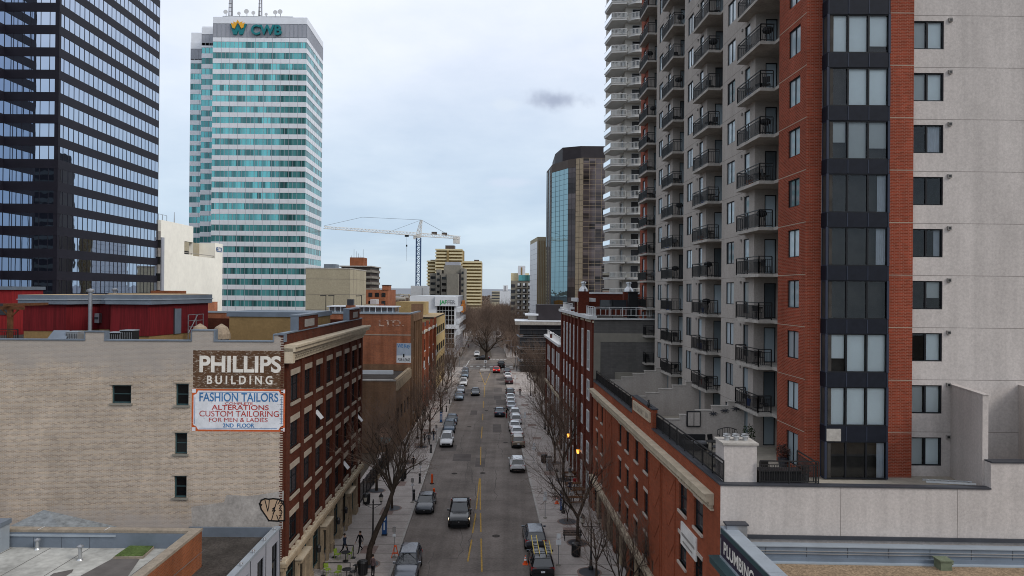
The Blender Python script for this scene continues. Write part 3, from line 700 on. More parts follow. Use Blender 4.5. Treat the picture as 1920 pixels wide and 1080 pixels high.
# balconies
def balcony_meshes():
    s = MB(); Lb = 3.75; D0 = -2.2
    s.box(D0, 0, 0, Lb, -.04, .15, 'concrete_slab'); s.box(-1.3, 0, -1.25, 0, -.04, .15, 'concrete_slab')
    r = MB(); e = Fr((D0+.06, Lb-.05), (D0+.06, .06)); railing(r, e, 0, e.L, .15, 1.07, 0, post=1.75)
    e = Fr((D0+.06, .06), (-1.35, .06)); railing(r, e, 0, e.L, .15, 1.07, 0); e = Fr((-1.5, Lb-.05), (D0+.06, Lb-.05)); railing(r, e, 0, e.L, .15, 1.07, 0)
    return s, r
sm, rm_ = balcony_meshes(); first = None
for i, y0 in enumerate(ys):
    for k in range(1, NF):
        if k >= (12, 13, 15, 16)[i]: continue
        loc = Vector((T(y0)+RD, y0+1.3, J0+k*FH))-tw.location
        if first is None:
            first = sm.build('balcony', tw, local=True); rm_.build('railing', first, local=True); o = first
        else: o = copy_tree(first, tw)
        o.location = loc; o.rotation_euler = (0, 0, math.atan(.043))
BAL = [(i, k, y0) for i, y0 in enumerate(ys) for k in range(1, (11, 12, 13, 13)[i])]
# ---------------------------------------------------------------- plumbing shop, bottom right
sh = empty('shop_building', (14, 26, 0), 'low shop with gravel roof and a green PLUMBING sign board, bottom right', 'building')
SP = Fr((RF(32.6), 32.6), (RF(17), 17))
b = MB(); SP.wall(b, 0, SP.L, 0, 9.9, [], 'brick_red'); b.build('wall', sh)
b = MB(); b.prism([(RF(32.3)+.4, 32.35), (48, 31.9), (48, 14), (RF(14)+.4, 14)], 9.4, 9.95, 'gravel'); b.build('roof', sh)
b = MB(); SP.box(b, 0, SP.L, 9.85, 11.3, -.45, 0, 'frame_green'); SP.box(b, -.02, SP.L, 11.3, 11.36, -.62, .06, 'flash_pale'); SP.box(b, 0, SP.L, 11.05, 11.29, 0, .05, 'frame_green')
for i in range(9): SP.box(b, 1.35*i+1.3, 1.35*i+1.315, 11.36, 11.364, -.62, .06, 'metal_grey')
b.build('parapet', sh)
mat('sign_purple', (.035, .026, .045), .6, 2, .25)
b = MB(); SP.box(b, .05, SP.L, 10.0, 11.04, 0, .04, 'sign_purple'); sg = b.build('sign_board', sh)
text_mesh('sign_lettering', 'PLUMBING &', SP, .42, 10.2, .82, 'letter_white', d=.048, width=4.3, bold=.02, parent=sg)
b = MB(); SP.box(b, -.25, SP.L, 9.55, 9.86, 0, .5, 'frame_green'); SP.box(b, -.25, SP.L, 9.86, 9.9, 0, .55, 'frame_green'); SP.box(b, 0, SP.L, 9.9, 9.98, 0, .1, 'flash_pale'); b.build('canopy', sh)
FB = Fr((RF(32.6)+.9, 32.42), (40, 31.8))
b = MB(); FB.box(b, .3, 14.6, 10.15, 10.62, 0, .35, 'flash_blue'); FB.box(b, .3, 14.6, 10.62, 10.66, -.1, .4, 'flash_pale'); FB.box(b, -.3, 30, 9.95, 10.15, 0, .5, 'flash_blue'); FB.box(b, -.3, 30, 9.95, 10.0, .5, .72, 'flash_pale')
FB.box(b, .3, 14.5, 10.42, 10.45, .352, .4, 'galv'); FB.box(b, .5, 14.5, 10.3, 10.33, .352, .4, 'galv')
for i in range(8): FB.box(b, 1.9*i+1, 1.9*i+1.02, 10.15, 10.62, .352, .36, 'flash_dark')
b.build('wall_flashing', sh)
b = MB(); b.box(10.2, 11.15, 32.1, 32.5, 10.9, 11.55, 'metal_grey'); b.box(10.15, 11.2, 32.05, 32.55, 11.55, 11.62, 'flash_dark'); b.build('rain_hopper', sh)
o = empty('roof_vent_box', gnd(1768, 1066, 9.95)+Vector((0, 0, 0)), 'small olive green vent box with a spout standing on the gravel roof', 'vent')
mat('vent_olive', (.13, .15, .10), .6, 3, .2)
o.scale = (.8, .8, .8); b = MB(); b.box(-.32, .32, -.32, .32, 0, .5, 'vent_olive'); b.build('body', o, local=True)
b = MB(); b.box(-.38, .38, -.38, .38, .5, .58, 'vent_olive'); b.build('lid', o, local=True)
b = MB(); b.tube((.3, 0, .32), (.55, 0, .3), .09, .09, 8, 'vent_olive'); b.build('spout', o, local=True)
# ---------------------------------------------------------------- brick loft block (higher) and its lower wing
def loft(name, label, Y0, Y1, ztop, root_loc, bays, rows, piers):
    r = empty(name, root_loc, label, 'building'); f = Fr((RF(Y1), Y1), (RF(Y0), Y0)); uu = f.uY; ops = []
    for Yc, wd in bays:
        for z0, z1 in rows: ops.append((uu(Yc)-wd/2, uu(Yc)+wd/2, z0, z1))
    b = MB(); f.wall(b, 0, f.L, 0, ztop, ops, 'brick_loft', .25); b.build('wall', r)
    for o in ops: window(f, *o, r, 'frame_white', 'glass_win', 2, 2 if o[3]-o[2] < 3 else 4, t=.12, rec=-.1, sill='frame_white', st=.1, ov=.05)
    for Yc, wd, zt, pr in piers:
        b = MB(); f.box(b, uu(Yc)-wd/2, uu(Yc)+wd/2, 0, zt, 0, pr*.55, 'brick_loft'); f.box(b, uu(Yc)-wd/2-.1, uu(Yc)+wd/2+.1, zt, zt+.25, -.3, pr*.55+.1, 'white_paint'); b.build('pilaster', r)
    return r, f, uu
lo, f, uu = loft('loft_building', 'tall dark red brick loft block with white framed windows and white cornice', 70.4, 98.6, 19.6, (9, 84, 0),
    [(73.6, 1.5), (77.9, 1.1), (81.5, 1.1), (85.2, 1.1), (88.6, 1.1), (92, 1.1), (95.3, 1.1)], [(.4, 3.2), (4.2, 6.3), (7.6, 9.7), (10.9, 13.0), (14.1, 18.3)],
    [(71.0, .9, 19.6, .3), (75.9, .7, 19.6, .35), (79.8, 1.2, 21.2, .5), (83.4, .6, 21.2, .4), (87, .7, 20.2, .35), (90.3, .6, 19.9, .3), (93.7, .6, 19.9, .3), (97.8, 1.0, 20, .35)])
b = MB(); f.box(b, 0, f.L, 19.6, 19.95, -.3, .5, 'white_paint'); f.box(b, 0, f.L, 19.25, 19.45, 0, .15, 'stone_cream'); f.box(b, uu(84), uu(79), 21.3, 21.7, -1.6, .6, 'white_paint'); b.build('cornice', lo)
b = MB(); e = Fr((RF(76), 76), (RF(70.6), 70.6)); railing(b, e, 0, e.L, 19.95, .95, -.1, 'white_paint', .5, 1.5, .05, .05)
e = Fr((RF(70.6)+.2, 70.5), (17, 70.5)); railing(b, e, 0, e.L, 19.95, .95, 0, 'white_paint', .5, 1.5, .05, .05)
e = Fr((RF(98), 98), (RF(88), 88)); railing(b, e, 0, e.L, 19.95, .95, -.1, 'white_paint', .5, 1.5, .05, .05); b.build('roof_railing', lo)
SW = Fr((RF(70.4), 70.4), (22, 70.4)); b = MB(); SW.wall(b, 0, SW.L, 0, 19.6, [], 'block_grey')
SW.box(b, 0, .7, 13.5, 18.2, 0, .03, 'concrete_grey'); SW.box(b, .7, 9, 17.3, 18.2, 0, .03, 'concrete_grey'); SW.box(b, 2.2, 9, 13.4, 14.2, 0, .2, 'concrete_grey'); SW.box(b, 0, 9, 19.6, 19.75, 0, .25, 'white_paint'); b.build('side_wall', lo)
b = MB(); b.prism([(RF(70.5)+.1, 70.5), (24, 70.5), (24, 98.5), (RF(98.5)+.1, 98.5)], 19.2, 19.58, 'gravel_dark'); b.build('roof', lo)
b = MB(); b.box(9.0, 17.5, 84, 92, 19.58, 22.2, 'brick_loft'); b.box(8.9, 17.6, 83.9, 92.1, 22.2, 22.4, 'white_paint'); b.build('rooftop_room', lo)
for x, y in ((8.3, 79.3), (13.6, 79.6)):
    b = MB(); b.box(x-.6, x+.6, y-.6, y+.6, 19.5, 22.5, 'brick_loft'); c_ = b.build('chimney', lo); b = MB(); b.lathe([(.55, 0), (.5, .25), (.22, .6), (.22, .9), (.32, .95), (.3, 1.1), (.05, 1.15)], (x, y, 22.5), 12, 'galv'); b.build('chimney_cap', c_)
b = MB()
for x0, x1, y in ((9.3, 10.6, 72), (10.7, 12.2, 72.6)): b.box(x0, x1, y, y+.04, 20.6, 21.6, 'glass_win')
for x in (9.3, 10.6, 12.2): b.box(x-.03, x+.03, 72, 72.06, 19.58, 21.7, 'frame_dark')
b.build('roof_glass_screen', lo)
b = MB(); b.box(12.3, 13.2, 71.6, 72.4, 19.58, 22.4, 'black_matt'); b.box(12.15, 13.35, 71.5, 72.5, 22.4, 22.52, 'black_matt'); b.build('roof_duct', lo)
wi, f, uu = loft('loft_wing', 'lower dark red brick wing with white roof rail beyond the loft block', 98.7, 122, 14.4, (7, 110, 0),
    [(102, 1.2), (104.6, 1.2), (108.4, 1.2), (111, 1.2), (115.4, 1.2), (118.4, 1.2)], [(.4, 3), (4.2, 6.4), (7.4, 9.6), (10.8, 13.2)],
    [(99.3, .8, 14.4, .3), (106.5, .8, 14.4, .35), (113.2, 1.1, 15.4, .4), (121.2, .9, 14.6, .35)])
b = MB(); f.box(b, 0, f.L, 14.4, 14.75, -.3, .5, 'white_paint'); f.box(b, 0, f.L, 6.6, 7.0, 0, .3, 'stone_cream'); e = Fr((RF(121), 121), (RF(99), 99)); railing(b, e, 0, e.L, 14.75, .9, -.1, 'white_paint', .5, 2, .05, .05); b.build('cornice', wi)
b = MB(); b.prism([(RF(98.7)+.1, 98.7), (20, 98.7), (20, 122), (RF(122)+.1, 122)], 14, 14.38, 'gravel_dark'); b.quad((RF(122), 122, 0), (20, 122, 0), (20, 122, 14.4), (RF(122), 122, 14.4), 'brick_loft'); b.build('roof', wi)
# ---------------------------------------------------------------- white balcony tower
wt = empty('balcony_tower', (26, 125, 0), 'tall beige apartment tower stacked with rounded white balconies behind the brick tower', 'building')
FW = 2.8; b = MB(); fw = Fr((19.4, 119), (42, 119)); sd_ = Fr((18.9, 140), (19.4, 119)); z0 = 19.2
o1 = [(1.2, 2.6, z0+k*FW+.2, z0+k*FW+2.3) for k in range(23)]+[(2.9, 3.6, z0+k*FW+.2, z0+k*FW+2.3) for k in range(23)]; o2 = [(17.2, 19.6, z0+k*FW+.2, z0+k*FW+2.3) for k in range(23)]
fw.wall(b, 0, fw.L, 0, 86, o1, 'apt_beige', .2); sd_.wall(b, 0, sd_.L, 0, 86, o2, 'apt_beige', .2); b.prism([(19.4, 119), (42, 119), (42, 140), (18.9, 140)], 86, 86.8, 'apt_beige'); b.build('wall', wt)
for o in o1: window(fw, *o, wt, 'frame_white', 'glass_win', 1, 1, 'window', sub=False)
for o in o2: window(sd_, *o, wt, 'frame_white', 'glass_win', 2, 1, 'window')
def white_balcony(pts, z):
    s = MB(); s.prism(pts, 0, .28, 'balcony_white'); r = MB(); n = len(pts)
    for a, c in zip(pts[1:-2], pts[2:-1]):
        e = Fr(a, c)
        e.box(r, 0, e.L, 1.2, 1.3, -.1, -.02, 'balcony_white'); e.box(r, 0, e.L, .36, .44, -.09, -.03, 'balcony_white')
        k = max(2, int(e.L/.22))
        for q in range(k+1): e.box(r, e.L*q/k-.025, e.L*q/k+.025, .28, 1.2, -.09, -.04, 'balcony_white')
        p_ = e; r.quad(p_.pt(0, .44, -.1), p_.pt(e.L, .44, -.1), p_.pt(e.L, 1.2, -.1), p_.pt(0, 1.2, -.1), 'pane_clear')
    return s, r
arc = [(-1.9, .9), (-1.9, .4)]+[(1.9*math.cos(math.pi*(1+i/8)), 1.7*math.sin(math.pi*(1+i/8))) for i in range(9)]+[(1.9, .4), (1.9, .9)]
cor = [(1.6, .1), (1.2, .0), (.9, -1.3), (-1.6, -1.0), (-2.2, 3.3), (-.4, 4.6), (.1, 4.6), (.1, 4.4)]
pr = []
for pts, cx in ((arc, 21.6), (cor, 18.5)):
    s_, r_ = white_balcony(pts, 0); base = None
    for k in range(23):
        if base is None: base = s_.build('balcony', wt, local=True); r_.build('railing', base, local=True); o = base
        else: o = copy_tree(base, wt)
        o.location = Vector((cx, 118.9, z0+k*FW-.2))-wt.location
# ---------------------------------------------------------------- modern glass corner building
mo = empty('modern_glass_building', (9, 200, 0), 'low modern glass corner building with pale overhanging roof slab and dark rooftop box', 'building')
x0 = at(974, 690, 188).x; mf = Fr((x0, 188), (17, 188)); ms_ = Fr((x0-.5, 198), (x0, 188))
b = MB(); b.box(x0+1, 17, 189, 199, 0, 13, 'glass_dark'); b.build('core', mo)
for k in range(4):
    z = .6+3.3*k; b = MB(); mf.box(b, .1, mf.L, z, z+2.5, -.2, 0, 'glass_win'); ms_.box(b, 0, ms_.L-.1, z, z+2.5, -.2, 0, 'glass_win'); pn = b.build('window_band', mo)
    b = MB(); mf.box(b, 0, mf.L, z+2.5, z+2.62, -.2, .35, 'metal_grey'); mf.box(b, 0, mf.L, z+2.9, z+2.98, -.2, .35, 'metal_grey'); mf.box(b, 0, mf.L, z+1.4, z+1.46, 0, .3, 'metal_grey'); ms_.box(b, 0, ms_.L, z+2.5, z+2.62, -.2, .3, 'metal_grey')
    for q in range(9): mf.box(b, q*1.75, q*1.75+.08, z, z+2.5, 0, .08, 'frame_dark')
    b.build('sunshade', pn)
b = MB(); b.box(x0-1.3, 18, 186.6, 200, 13.2, 14.1, 'concrete_slab'); b.box(x0-1.4, 18.1, 186.5, 200.1, 14.1, 14.25, 'white_panel'); b.build('roof_slab', mo)
b = MB(); b.box(at(1006, 590, 192).x, 17.5, 191.5, 199, 14.25, 18.6, 'cladding_dark'); b.build('rooftop_box', mo)
b = MB(); b.prism([(x0+1.5, 191), (x0+5.2, 191), (x0+5.2, 197), (x0+1.5, 197)], 15.6, 16.1, 'white_panel'); b.box(x0+2.4, x0+5, 192, 196, 14.25, 15.6, 'concrete_slab'); b.build('roof_canopy', mo)
# ---------------------------------------------------------------- warehouse with painted wall signs
ph = empty('brick_warehouse', (-25, 57, 0), 'four-storey warehouse with tan painted-sign side wall and dark red street front, left foreground', 'building')
A0, A1 = 44.8, 70.2
Pf = Fr((LF(A0), A0), (LF(A1), A1)); u = Pf.uY
cols = [47.4, 50.5, 53.6, 56.8, 60.0, 63.2, 66.4, 69.2]; ops = []
for i, Y in enumerate(cols):
    hw = 1.0 if i < 7 else .65
    for z in (14.75, 11.55, 8.35, 5.15): ops.append((u(Y)-hw, u(Y)+hw, z, z+1.85))
b = MB(); Pf.wall(b, 0, Pf.L, 4.5, 19.35, ops, 'brick_dark_red', .35)
for i in range(len(cols)+1):                    # flat pilasters between the windows
    Yp = 45.55 if i == 0 else ((cols[i-1]+cols[i])/2 if i < len(cols) else 70.0)
    Pf.box(b, max(0, u(Yp)-.35), min(Pf.L, u(Yp)+.35), 4.6, 17.6, 0, .12, 'brick_dark_red')
b.build('wall', ph)
for n, o in enumerate(ops):
    w_ = window(Pf, *o, ph, 'frame_dark', 'glass_win', 2, 2, lintel='stone_lintel', sill='stone_lintel', lt=.4, st=.22, ov=.06, rec=.15, zf=(.62,))
    if n in (9, 23, 30):
        b = MB(); uu = (o[0]+o[1])/2; b.hexa([Pf.pt(uu-.8, o[3]-1.0, .4), Pf.pt(uu+.1, o[3]-1.0, .4), Pf.pt(uu+.1, o[3]-.97, .4), Pf.pt(uu-.8, o[3]-.97, .4), Pf.pt(uu-.8, o[3]-.4, -.1), Pf.pt(uu+.1, o[3]-.4, -.1), Pf.pt(uu+.1, o[3]-.37, -.1), Pf.pt(uu-.8, o[3]-.37, -.1)], 'frame_white'); b.build('open_sash', w_)
b = MB(); Pf.box(b, .05, Pf.L+.2, 18.35, 18.65, 0, .75, 'stone_cream'); Pf.box(b, .05, Pf.L+.2, 18.65, 18.8, 0, .9, 'stone_cream'); Pf.box(b, .1, Pf.L, 18.05, 18.35, 0, .45, 'stone_cream'); Pf.box(b, .1, Pf.L, 17.6, 17.85, 0, .2, 'stone_cream'); Pf.box(b, .05, .5, 17.6, 18.6, 0, .6, 'stone_cream')
q = .5
while q < Pf.L: Pf.box(b, q, q+.2, 17.87, 18.05, 0, .36, 'stone_cream'); q += .42
b.build('cornice', ph)
b = MB(); Pf.box(b, -.15, Pf.L, 4.25, 4.5, -.1, .4, 'stone_warm'); Pf.box(b, -.15, Pf.L, 4.5, 4.62, -.1, .3, 'stone_cream'); Pf.box(b, -.1, Pf.L, 4.0, 4.25, -.1, .2, 'stone_warm')
q = 0
while q < Pf.L: Pf.box(b, q, q+.5, 4.62, 4.78, 0, .22, 'stone_cream'); q += 1.0
b.build('band_course', ph)
b = MB()
for i in range(8): ua = i*3.3; Pf.box(b, ua, ua+.9, 0, 4.0, -.5, .02, 'stone_warm'); Pf.box(b, ua-.05, ua+.95, 0, .9, 0, .1, 'stone_warm'); Pf.box(b, ua-.05, ua+.95, 3.7, 4.0, 0, .1, 'stone_warm')
b.build('storefront_pier', ph)
for i in range(7):
    ua = i*3.3+.9; ub = min(ua+2.4, Pf.L); window(Pf, ua, ub, .7, 3.9, ph, 'frame_green', 'glass_dark', 2, 1, 'shop_window', zf=(.7,), rec=.25)
for Yc in (48.9, 55.6, 64.4):
    b = MB(); uu = u(Yc); Pf.box(b, uu-1.1, uu+1.1, 3.3, 3.55, 0, .45, 'stone_warm'); Pf.box(b, uu-1.2, uu+1.2, 3.55, 3.65, 0, .55, 'stone_cream')
    for s in (-.9, .9): Pf.box(b, uu+s-.2, uu+s+.2, 0, 3.3, 0, .18, 'stone_warm')
    b.build('entrance_hood', ph)
for Yc in (52.4, 58.7, 61.6):
    b = MB(); c = Pf.pt(u(Yc), 2.6, .45); b.lathe([(.05, -.3), (.14, -.25), (.17, .1), (.2, .12), (.03, .35)], c, 8, 'black'); b.lathe([(.12, -.2), (.15, .08)], c, 8, 'lantern_glass'); b.tube(Pf.pt(u(Yc), 2.6, 0), c, .03, .03, 6, 'black'); b.build('wall_lantern', ph)
# parapet with two raised blocks
b = MB(); Pf.box(b, 0, Pf.L, 19.35, 19.5, -.35, 0, 'brick_dark_red'); Pf.box(b, -.03, Pf.L, 19.5, 19.58, -.4, .06, 'flash_blue')
for Ya, Yb, zt in ((48.3, 53.0, 20.55), (64.6, 68.8, 20.55)):
    Pf.box(b, u(Ya), u(Yb), 19.58, zt, -.6, .05, 'brick_dark_red'); Pf.box(b, u(Ya)-.08, u(Yb)+.08, zt, zt+.12, -.66, .12, 'flash_blue'); Pf.box(b, u(Ya)+1.1, u(Yb)-1.1, 19.75, zt-.25, .05, .08, 'grey_paint'); Pf.box(b, u(Ya)-.06, u(Ya), 19.4, zt, -.62, -.05, 'flash_blue')
b.build('parapet', ph)
# tan side wall
W0 = -52.0; Sw = Fr((W0, 44.45), (LF(A0), A0))
def sq(px, py):                                  # photo point on that wall -> (u, z)
    dx, dy, dz = ray(px, py); q = Sw.p; d = Sw.d
    t = (q.x*d.y-q.y*d.x)/(dx*d.y-dy*d.x); return (Vector((dx*t, dy*t))-q).dot(d), CAM_H+dz*t
wl = []
for a, c in (((209, 722), (246, 756)), ((329, 719), (354, 760)), ((327, 811), (351, 851)), ((326, 892), (350, 933))):
    (ua, zb), (ub, zt) = sq(a[0], c[1]), sq(c[0], a[1]); wl.append((ua, ub, zb, zt))
b = MB(); Sw.wall(b, 0, Sw.L, 4.4, 19.0, wl, 'brick_tan', .3)
for px0, px1, h in ((160, 196, .55), (360, 401, .7), (514, 540, .45), (-60, -20, .5)):
    ua, ub = sq(px0, 640)[0], sq(px1, 640)[0]; ub = min(ub, Sw.L); Sw.box(b, ua, ub, 19.0, 19.0+h, -.4, 0, 'brick_tan')
b.build('side_wall', ph)
for o in wl: window(Sw, *o, ph, 'frame_green', 'glass_dark', 1, 2, rec=.12, t=.09, zf=(.5,), lintel='stone_lintel', lt=.1, ov=.1, sill='concrete_grey', st=.12)
b = MB(); segs = [(-60, -20, .5), (160, 196, .55), (360, 401, .7), (514, 540, .45)]; cur = 0.0
for px0, px1, h in segs:
    ua, ub = max(0, sq(px0, 640)[0]), min(Sw.L, sq(px1, 640)[0])
    if ua > cur: Sw.box(b, cur, ua, 19.0, 19.08, -.45, .05, 'flash_blue')
    Sw.box(b, ua-.06, ub+.06, 19.0+h, 19.08+h, -.45, .05, 'flash_blue'); Sw.box(b, ua-.08, ua, 19.0, 19+h, -.42, .03, 'flash_blue'); Sw.box(b, ub, ub+.08, 19.0, 19+h, -.42, .03, 'flash_blue'); cur = ub
b.build('coping', ph)
b = MB()                                        # toothed corner where the two bricks meet
for i in range(94): z = 4.6+.158*i; Sw.box(b, Sw.L-.16-.05*(i % 2), Sw.L+.008, z, z+.079, 0, .006, 'brick_dark_red')
b.build('corner_quoin', ph)
# painted signs, left as paint on the wall
(ua, zb), (ub, zt) = sq(361.5, 728), sq(533, 658)
b = MB(); Sw.box(b, ua, ub, zb, zt, 0, .003, 'sign_brown'); s1 = b.build('painted_sign', ph)
x, z = sq(374, 696.5); x2, z2 = sq(527, 668); text_mesh('sign_lettering', 'PHILLIPS', Sw, x, z, (z2-z)/.71, 'letter_white', d=.009, width=x2-x, bold=.03, parent=s1)
x, z = sq(388, 719.5); x2, z2 = sq(511, 705); text_mesh('sign_lettering', 'B U I L D I N G', Sw, x, z, (z2-z)/.71, 'letter_white', d=.009, width=x2-x, bold=.025, parent=s1)
(ua, zb), (ub, zt) = sq(359, 808.5), sq(535, 730)
b = MB(); Sw.box(b, ua, ub, zb, zt, 0, .003, 'sign_orange'); s2 = b.build('painted_sign', ph)
def plate(mb, i, d, m, cut):
    a, c, e, f = ua+i, ub-i, zb+i, zt-i
    pl = [(a+cut, e), (c-cut, e), (c-cut*.65, e+cut*.65), (c, e+cut), (c, f-cut), (c-cut*.65, f-cut*.65), (c-cut, f), (a+cut, f), (a+cut*.65, f-cut*.65), (a, f-cut), (a, e+cut), (a+cut*.65, e+cut*.65)]
    mb.add([Sw.pt(p, q, d) for p, q in pl], [tuple(range(12))], m)
b = MB(); plate(b, .12, .006, 'sign_white', .3)
for a_, e_ in ((ua+.02, zb+.02), (ub-.26, zb+.02), (ua+.02, zt-.26), (ub-.26, zt-.26)): Sw.box(b, a_, a_+.24, e_, e_+.24, .003, .0055, 'sign_white')
b.build('sign_panel', s2)
b = MB()
(xa, za), (xb, zc) = sq(364.5, 803), sq(529, 736)
for p in ((xa+.3, xb-.3, za, za+.03), (xa+.3, xb-.3, zc-.03, zc), (xa, xa+.03, za+.3, zc-.3), (xb-.03, xb, za+.3, zc-.3)): Sw.box(b, *p, .006, .009, 'letter_blue')
b.build('sign_border', s2)
for s, p0, p1, m, bo in (('FASHION TAILORS', (374, 752), (522, 737), 'letter_blue', .014), ('COMPLETE', (422, 758.6), (474, 754.4), 'letter_red', 0), ('ALTERATIONS', (397, 768), (504, 759.5), 'letter_red', .009),
                         ('CUSTOM TAILORING', (374, 780.5), (523, 770.5), 'letter_red', 0), ('FOR MEN & LADIES', (392, 790.5), (502, 783.5), 'letter_red', 0), ('2ND  FLOOR', (418, 801), (477, 794), 'letter_blue', .02)):
    x, z = sq(*p0); x2, z2 = sq(*p1); text_mesh('sign_lettering', s, Sw, x, z, (z2-z)/.71, m, d=.012, width=x2-x, bold=bo, parent=s2)
b = MB(); (xa, za), (xb, zc) = sq(360, 985), sq(532, 928); b.add([Sw.pt(p[0], p[1], .003) for p in (sq(360, 992), sq(530, 992), sq(532, 920), sq(470, 930), sq(425, 928), sq(420, 942), sq(359, 950))], [tuple(range(7))], 'top_bloom'); b.build('grey_paint_patch', ph)
# graffiti
gb = MB(); pts = [(487, 945), (490, 938), (497, 935), (504, 936), (512, 935), (522, 936), (531, 940), (533, 950), (533, 976), (522, 977), (504, 976), (499, 968), (490, 955)]
gb.add([Sw.pt(*sq(*p), .006) for p in pts][::-1], [tuple(range(len(pts)))], 'graffiti_fill'); gr = gb.build('graffiti', ph)
gb = MB()
def stroke(pl, wd):
    q = [sq(*p) for p in pl]
    for (a, c), (e, f) in zip(q[:-1], q[1:]):
        d = Vector((e-a, f-c)).normalized(); n = Vector((-d.y, d.x))*wd
        gb.quad(Sw.pt(a-n.x-d.x*wd, c-n.y-d.y*wd, .01), Sw.pt(e-n.x+d.x*wd, f-n.y+d.y*wd, .01), Sw.pt(e+n.x+d.x*wd, f+n.y+d.y*wd, .01), Sw.pt(a+n.x-d.x*wd, c+n.y-d.y*wd, .01), 'black_ink')
stroke(pts+[pts[0]], .05)
for pl in ([(497, 938), (500, 950), (502, 958), (504, 950), (505, 938)], [(509, 976), (514, 958), (517, 946), (520, 938)], [(511, 954), (515, 951), (511, 958), (516, 957), (512, 963)], [(521, 945), (526, 938), (530, 945), (524, 953), (529, 960), (524, 972)], [(486, 944), (491, 946), (489, 950)], [(519, 966), (522, 975)]): stroke(pl, .03)
gb.build('graffiti_outline', gr)
# roof, penthouses
b = MB(); b.prism([(W0, 44.95), (LF(A0)-.4, A0+.4), (LF(A1)-.4, A1-.3), (W0, A1-.5)], 17.9, 18.2, 'gravel_dark'); b.quad((W0, 70.2, 0), (LF(70.2), 70.2, 0), (LF(70.2), 70.2, 19.4), (W0, 70.2, 19.4), 'brick_dark_red'); b.build('roof', ph)
def penthouse(pl, z0, zb, zt, name, wallm, capm, capH=.75, foot='tan_siding', over=.25):
    b = MB(); b.prism(pl, zb, zt, wallm); o = b.build(name, ph)
    if foot: b = MB(); c = Vector((sum(p[0] for p in pl)/len(pl), sum(p[1] for p in pl)/len(pl))); b.prism([((p[0]-c.x)*.985+c.x, (p[1]-c.y)*.985+c.y) for p in pl], z0, zb, foot); b.build('plinth', o)
    c = Vector((sum(p[0] for p in pl)/len(pl), sum(p[1] for p in pl)/len(pl))); b = MB(); g = [(p[0]+over*(1 if p[0] > c.x else -1), p[1]+over*(1 if p[1] > c.y else -1)) for p in pl]
    b.prism(g, zt, zt+capH, capm, 'tan_roof'); b.prism([(p[0]*1.0+.06*(1 if p[0] > c.x else -1), p[1]+.06*(1 if p[1] > c.y else -1)) for p in g], zt+capH*.45, zt+capH*.55, 'flash_pale'); b.build('fascia', o); return o
D = 55.0
xa = lambda px, Y=D: at(px, 590, Y).x
p1 = penthouse([(xa(43), D), (xa(124), D), (xa(150), D+2.6), (xa(206, D+2.6), D+2.6), (xa(206, D+2.6), D+6.5), (xa(43), D+6.5)], 18.2, 18.95, 21.1, 'red_penthouse', 'red_siding', 'flash_blue')
p2 = penthouse([(xa(207, 52.6), 52.6), (xa(280, 52.6), 52.6), (xa(390, 60.0), 60.0), (xa(370, 66), 66), (xa(207, 60), 60)], 18.2, 18.75, 21.2, 'red_penthouse', 'red_siding', 'flash_blue')
e = Fr((xa(280, 52.6), 52.6), (xa(390, 60.0), 60.0)); b = MB(); uu = e.L*.39; e.box(b, uu, uu+.85, 18.75, 20.8, 0, .05, 'flash_blue'); e.box(b, uu-.06, uu, 18.75, 20.86, 0, .08, 'flash_dark'); b.build('door', p2)
b = MB()
for q in range(4): e.box(b, e.L*.53, e.L*.8, 18.75+.5*q, 18.8+.5*q, .5, .55, 'metal_grey')
for q in (.53, .67, .8): e.box(b, e.L*q, e.L*q+.06, 18.2, 20.3, .5, .55, 'metal_grey')
b.tube(e.pt(e.L*.52, 18.75, .6), e.pt(e.L*.68, 20.2, .6), .04, .04, 6, 'metal_grey'); b.build('stair_rail', p2)
b = MB(); c = at(182, 600, 57.4); b.box(c.x-.28, c.x+.28, 57.2, 57.6, 19.5, 20.3, 'metal_grey'); b.box(c.x-.22, c.x+.22, 57.17, 57.2, 19.8, 20.0, 'flash_dark'); b.build('electric_box', p1)
for px, Y, zt, r_ in ((169, 53, 22.25, .14), (214.5, 66, 22.3, .14)):
    b = MB(); c = at(px, 600, Y); b.lathe([(.5, 0), (.5, .8), (r_, .85), (r_, zt-18.35), (r_*1.9, zt-18.3), (r_*1.9, zt-18.15), (.02, zt-18.05)], (c.x, Y, 18.2), 12, 'metal_grey'); b.build('flue_pipe', ph)
b = MB(); b.box(xa(430, 57), LF(57)-1.3, 57, 62, 18.2, 20.15, 'tan_siding'); t_ = b.build('tan_penthouse', ph); b = MB(); b.box(xa(428, 57)-.1, LF(57)-1.2, 56.9, 62.1, 20.15, 20.55, 'flash_blue'); b.build('fascia', t_)
b = MB(); b.box(xa(282, 69), xa(340, 69), 69, 70, 20.6, 22.2, 'brick_orange'); b.build('brick_stub', ph)
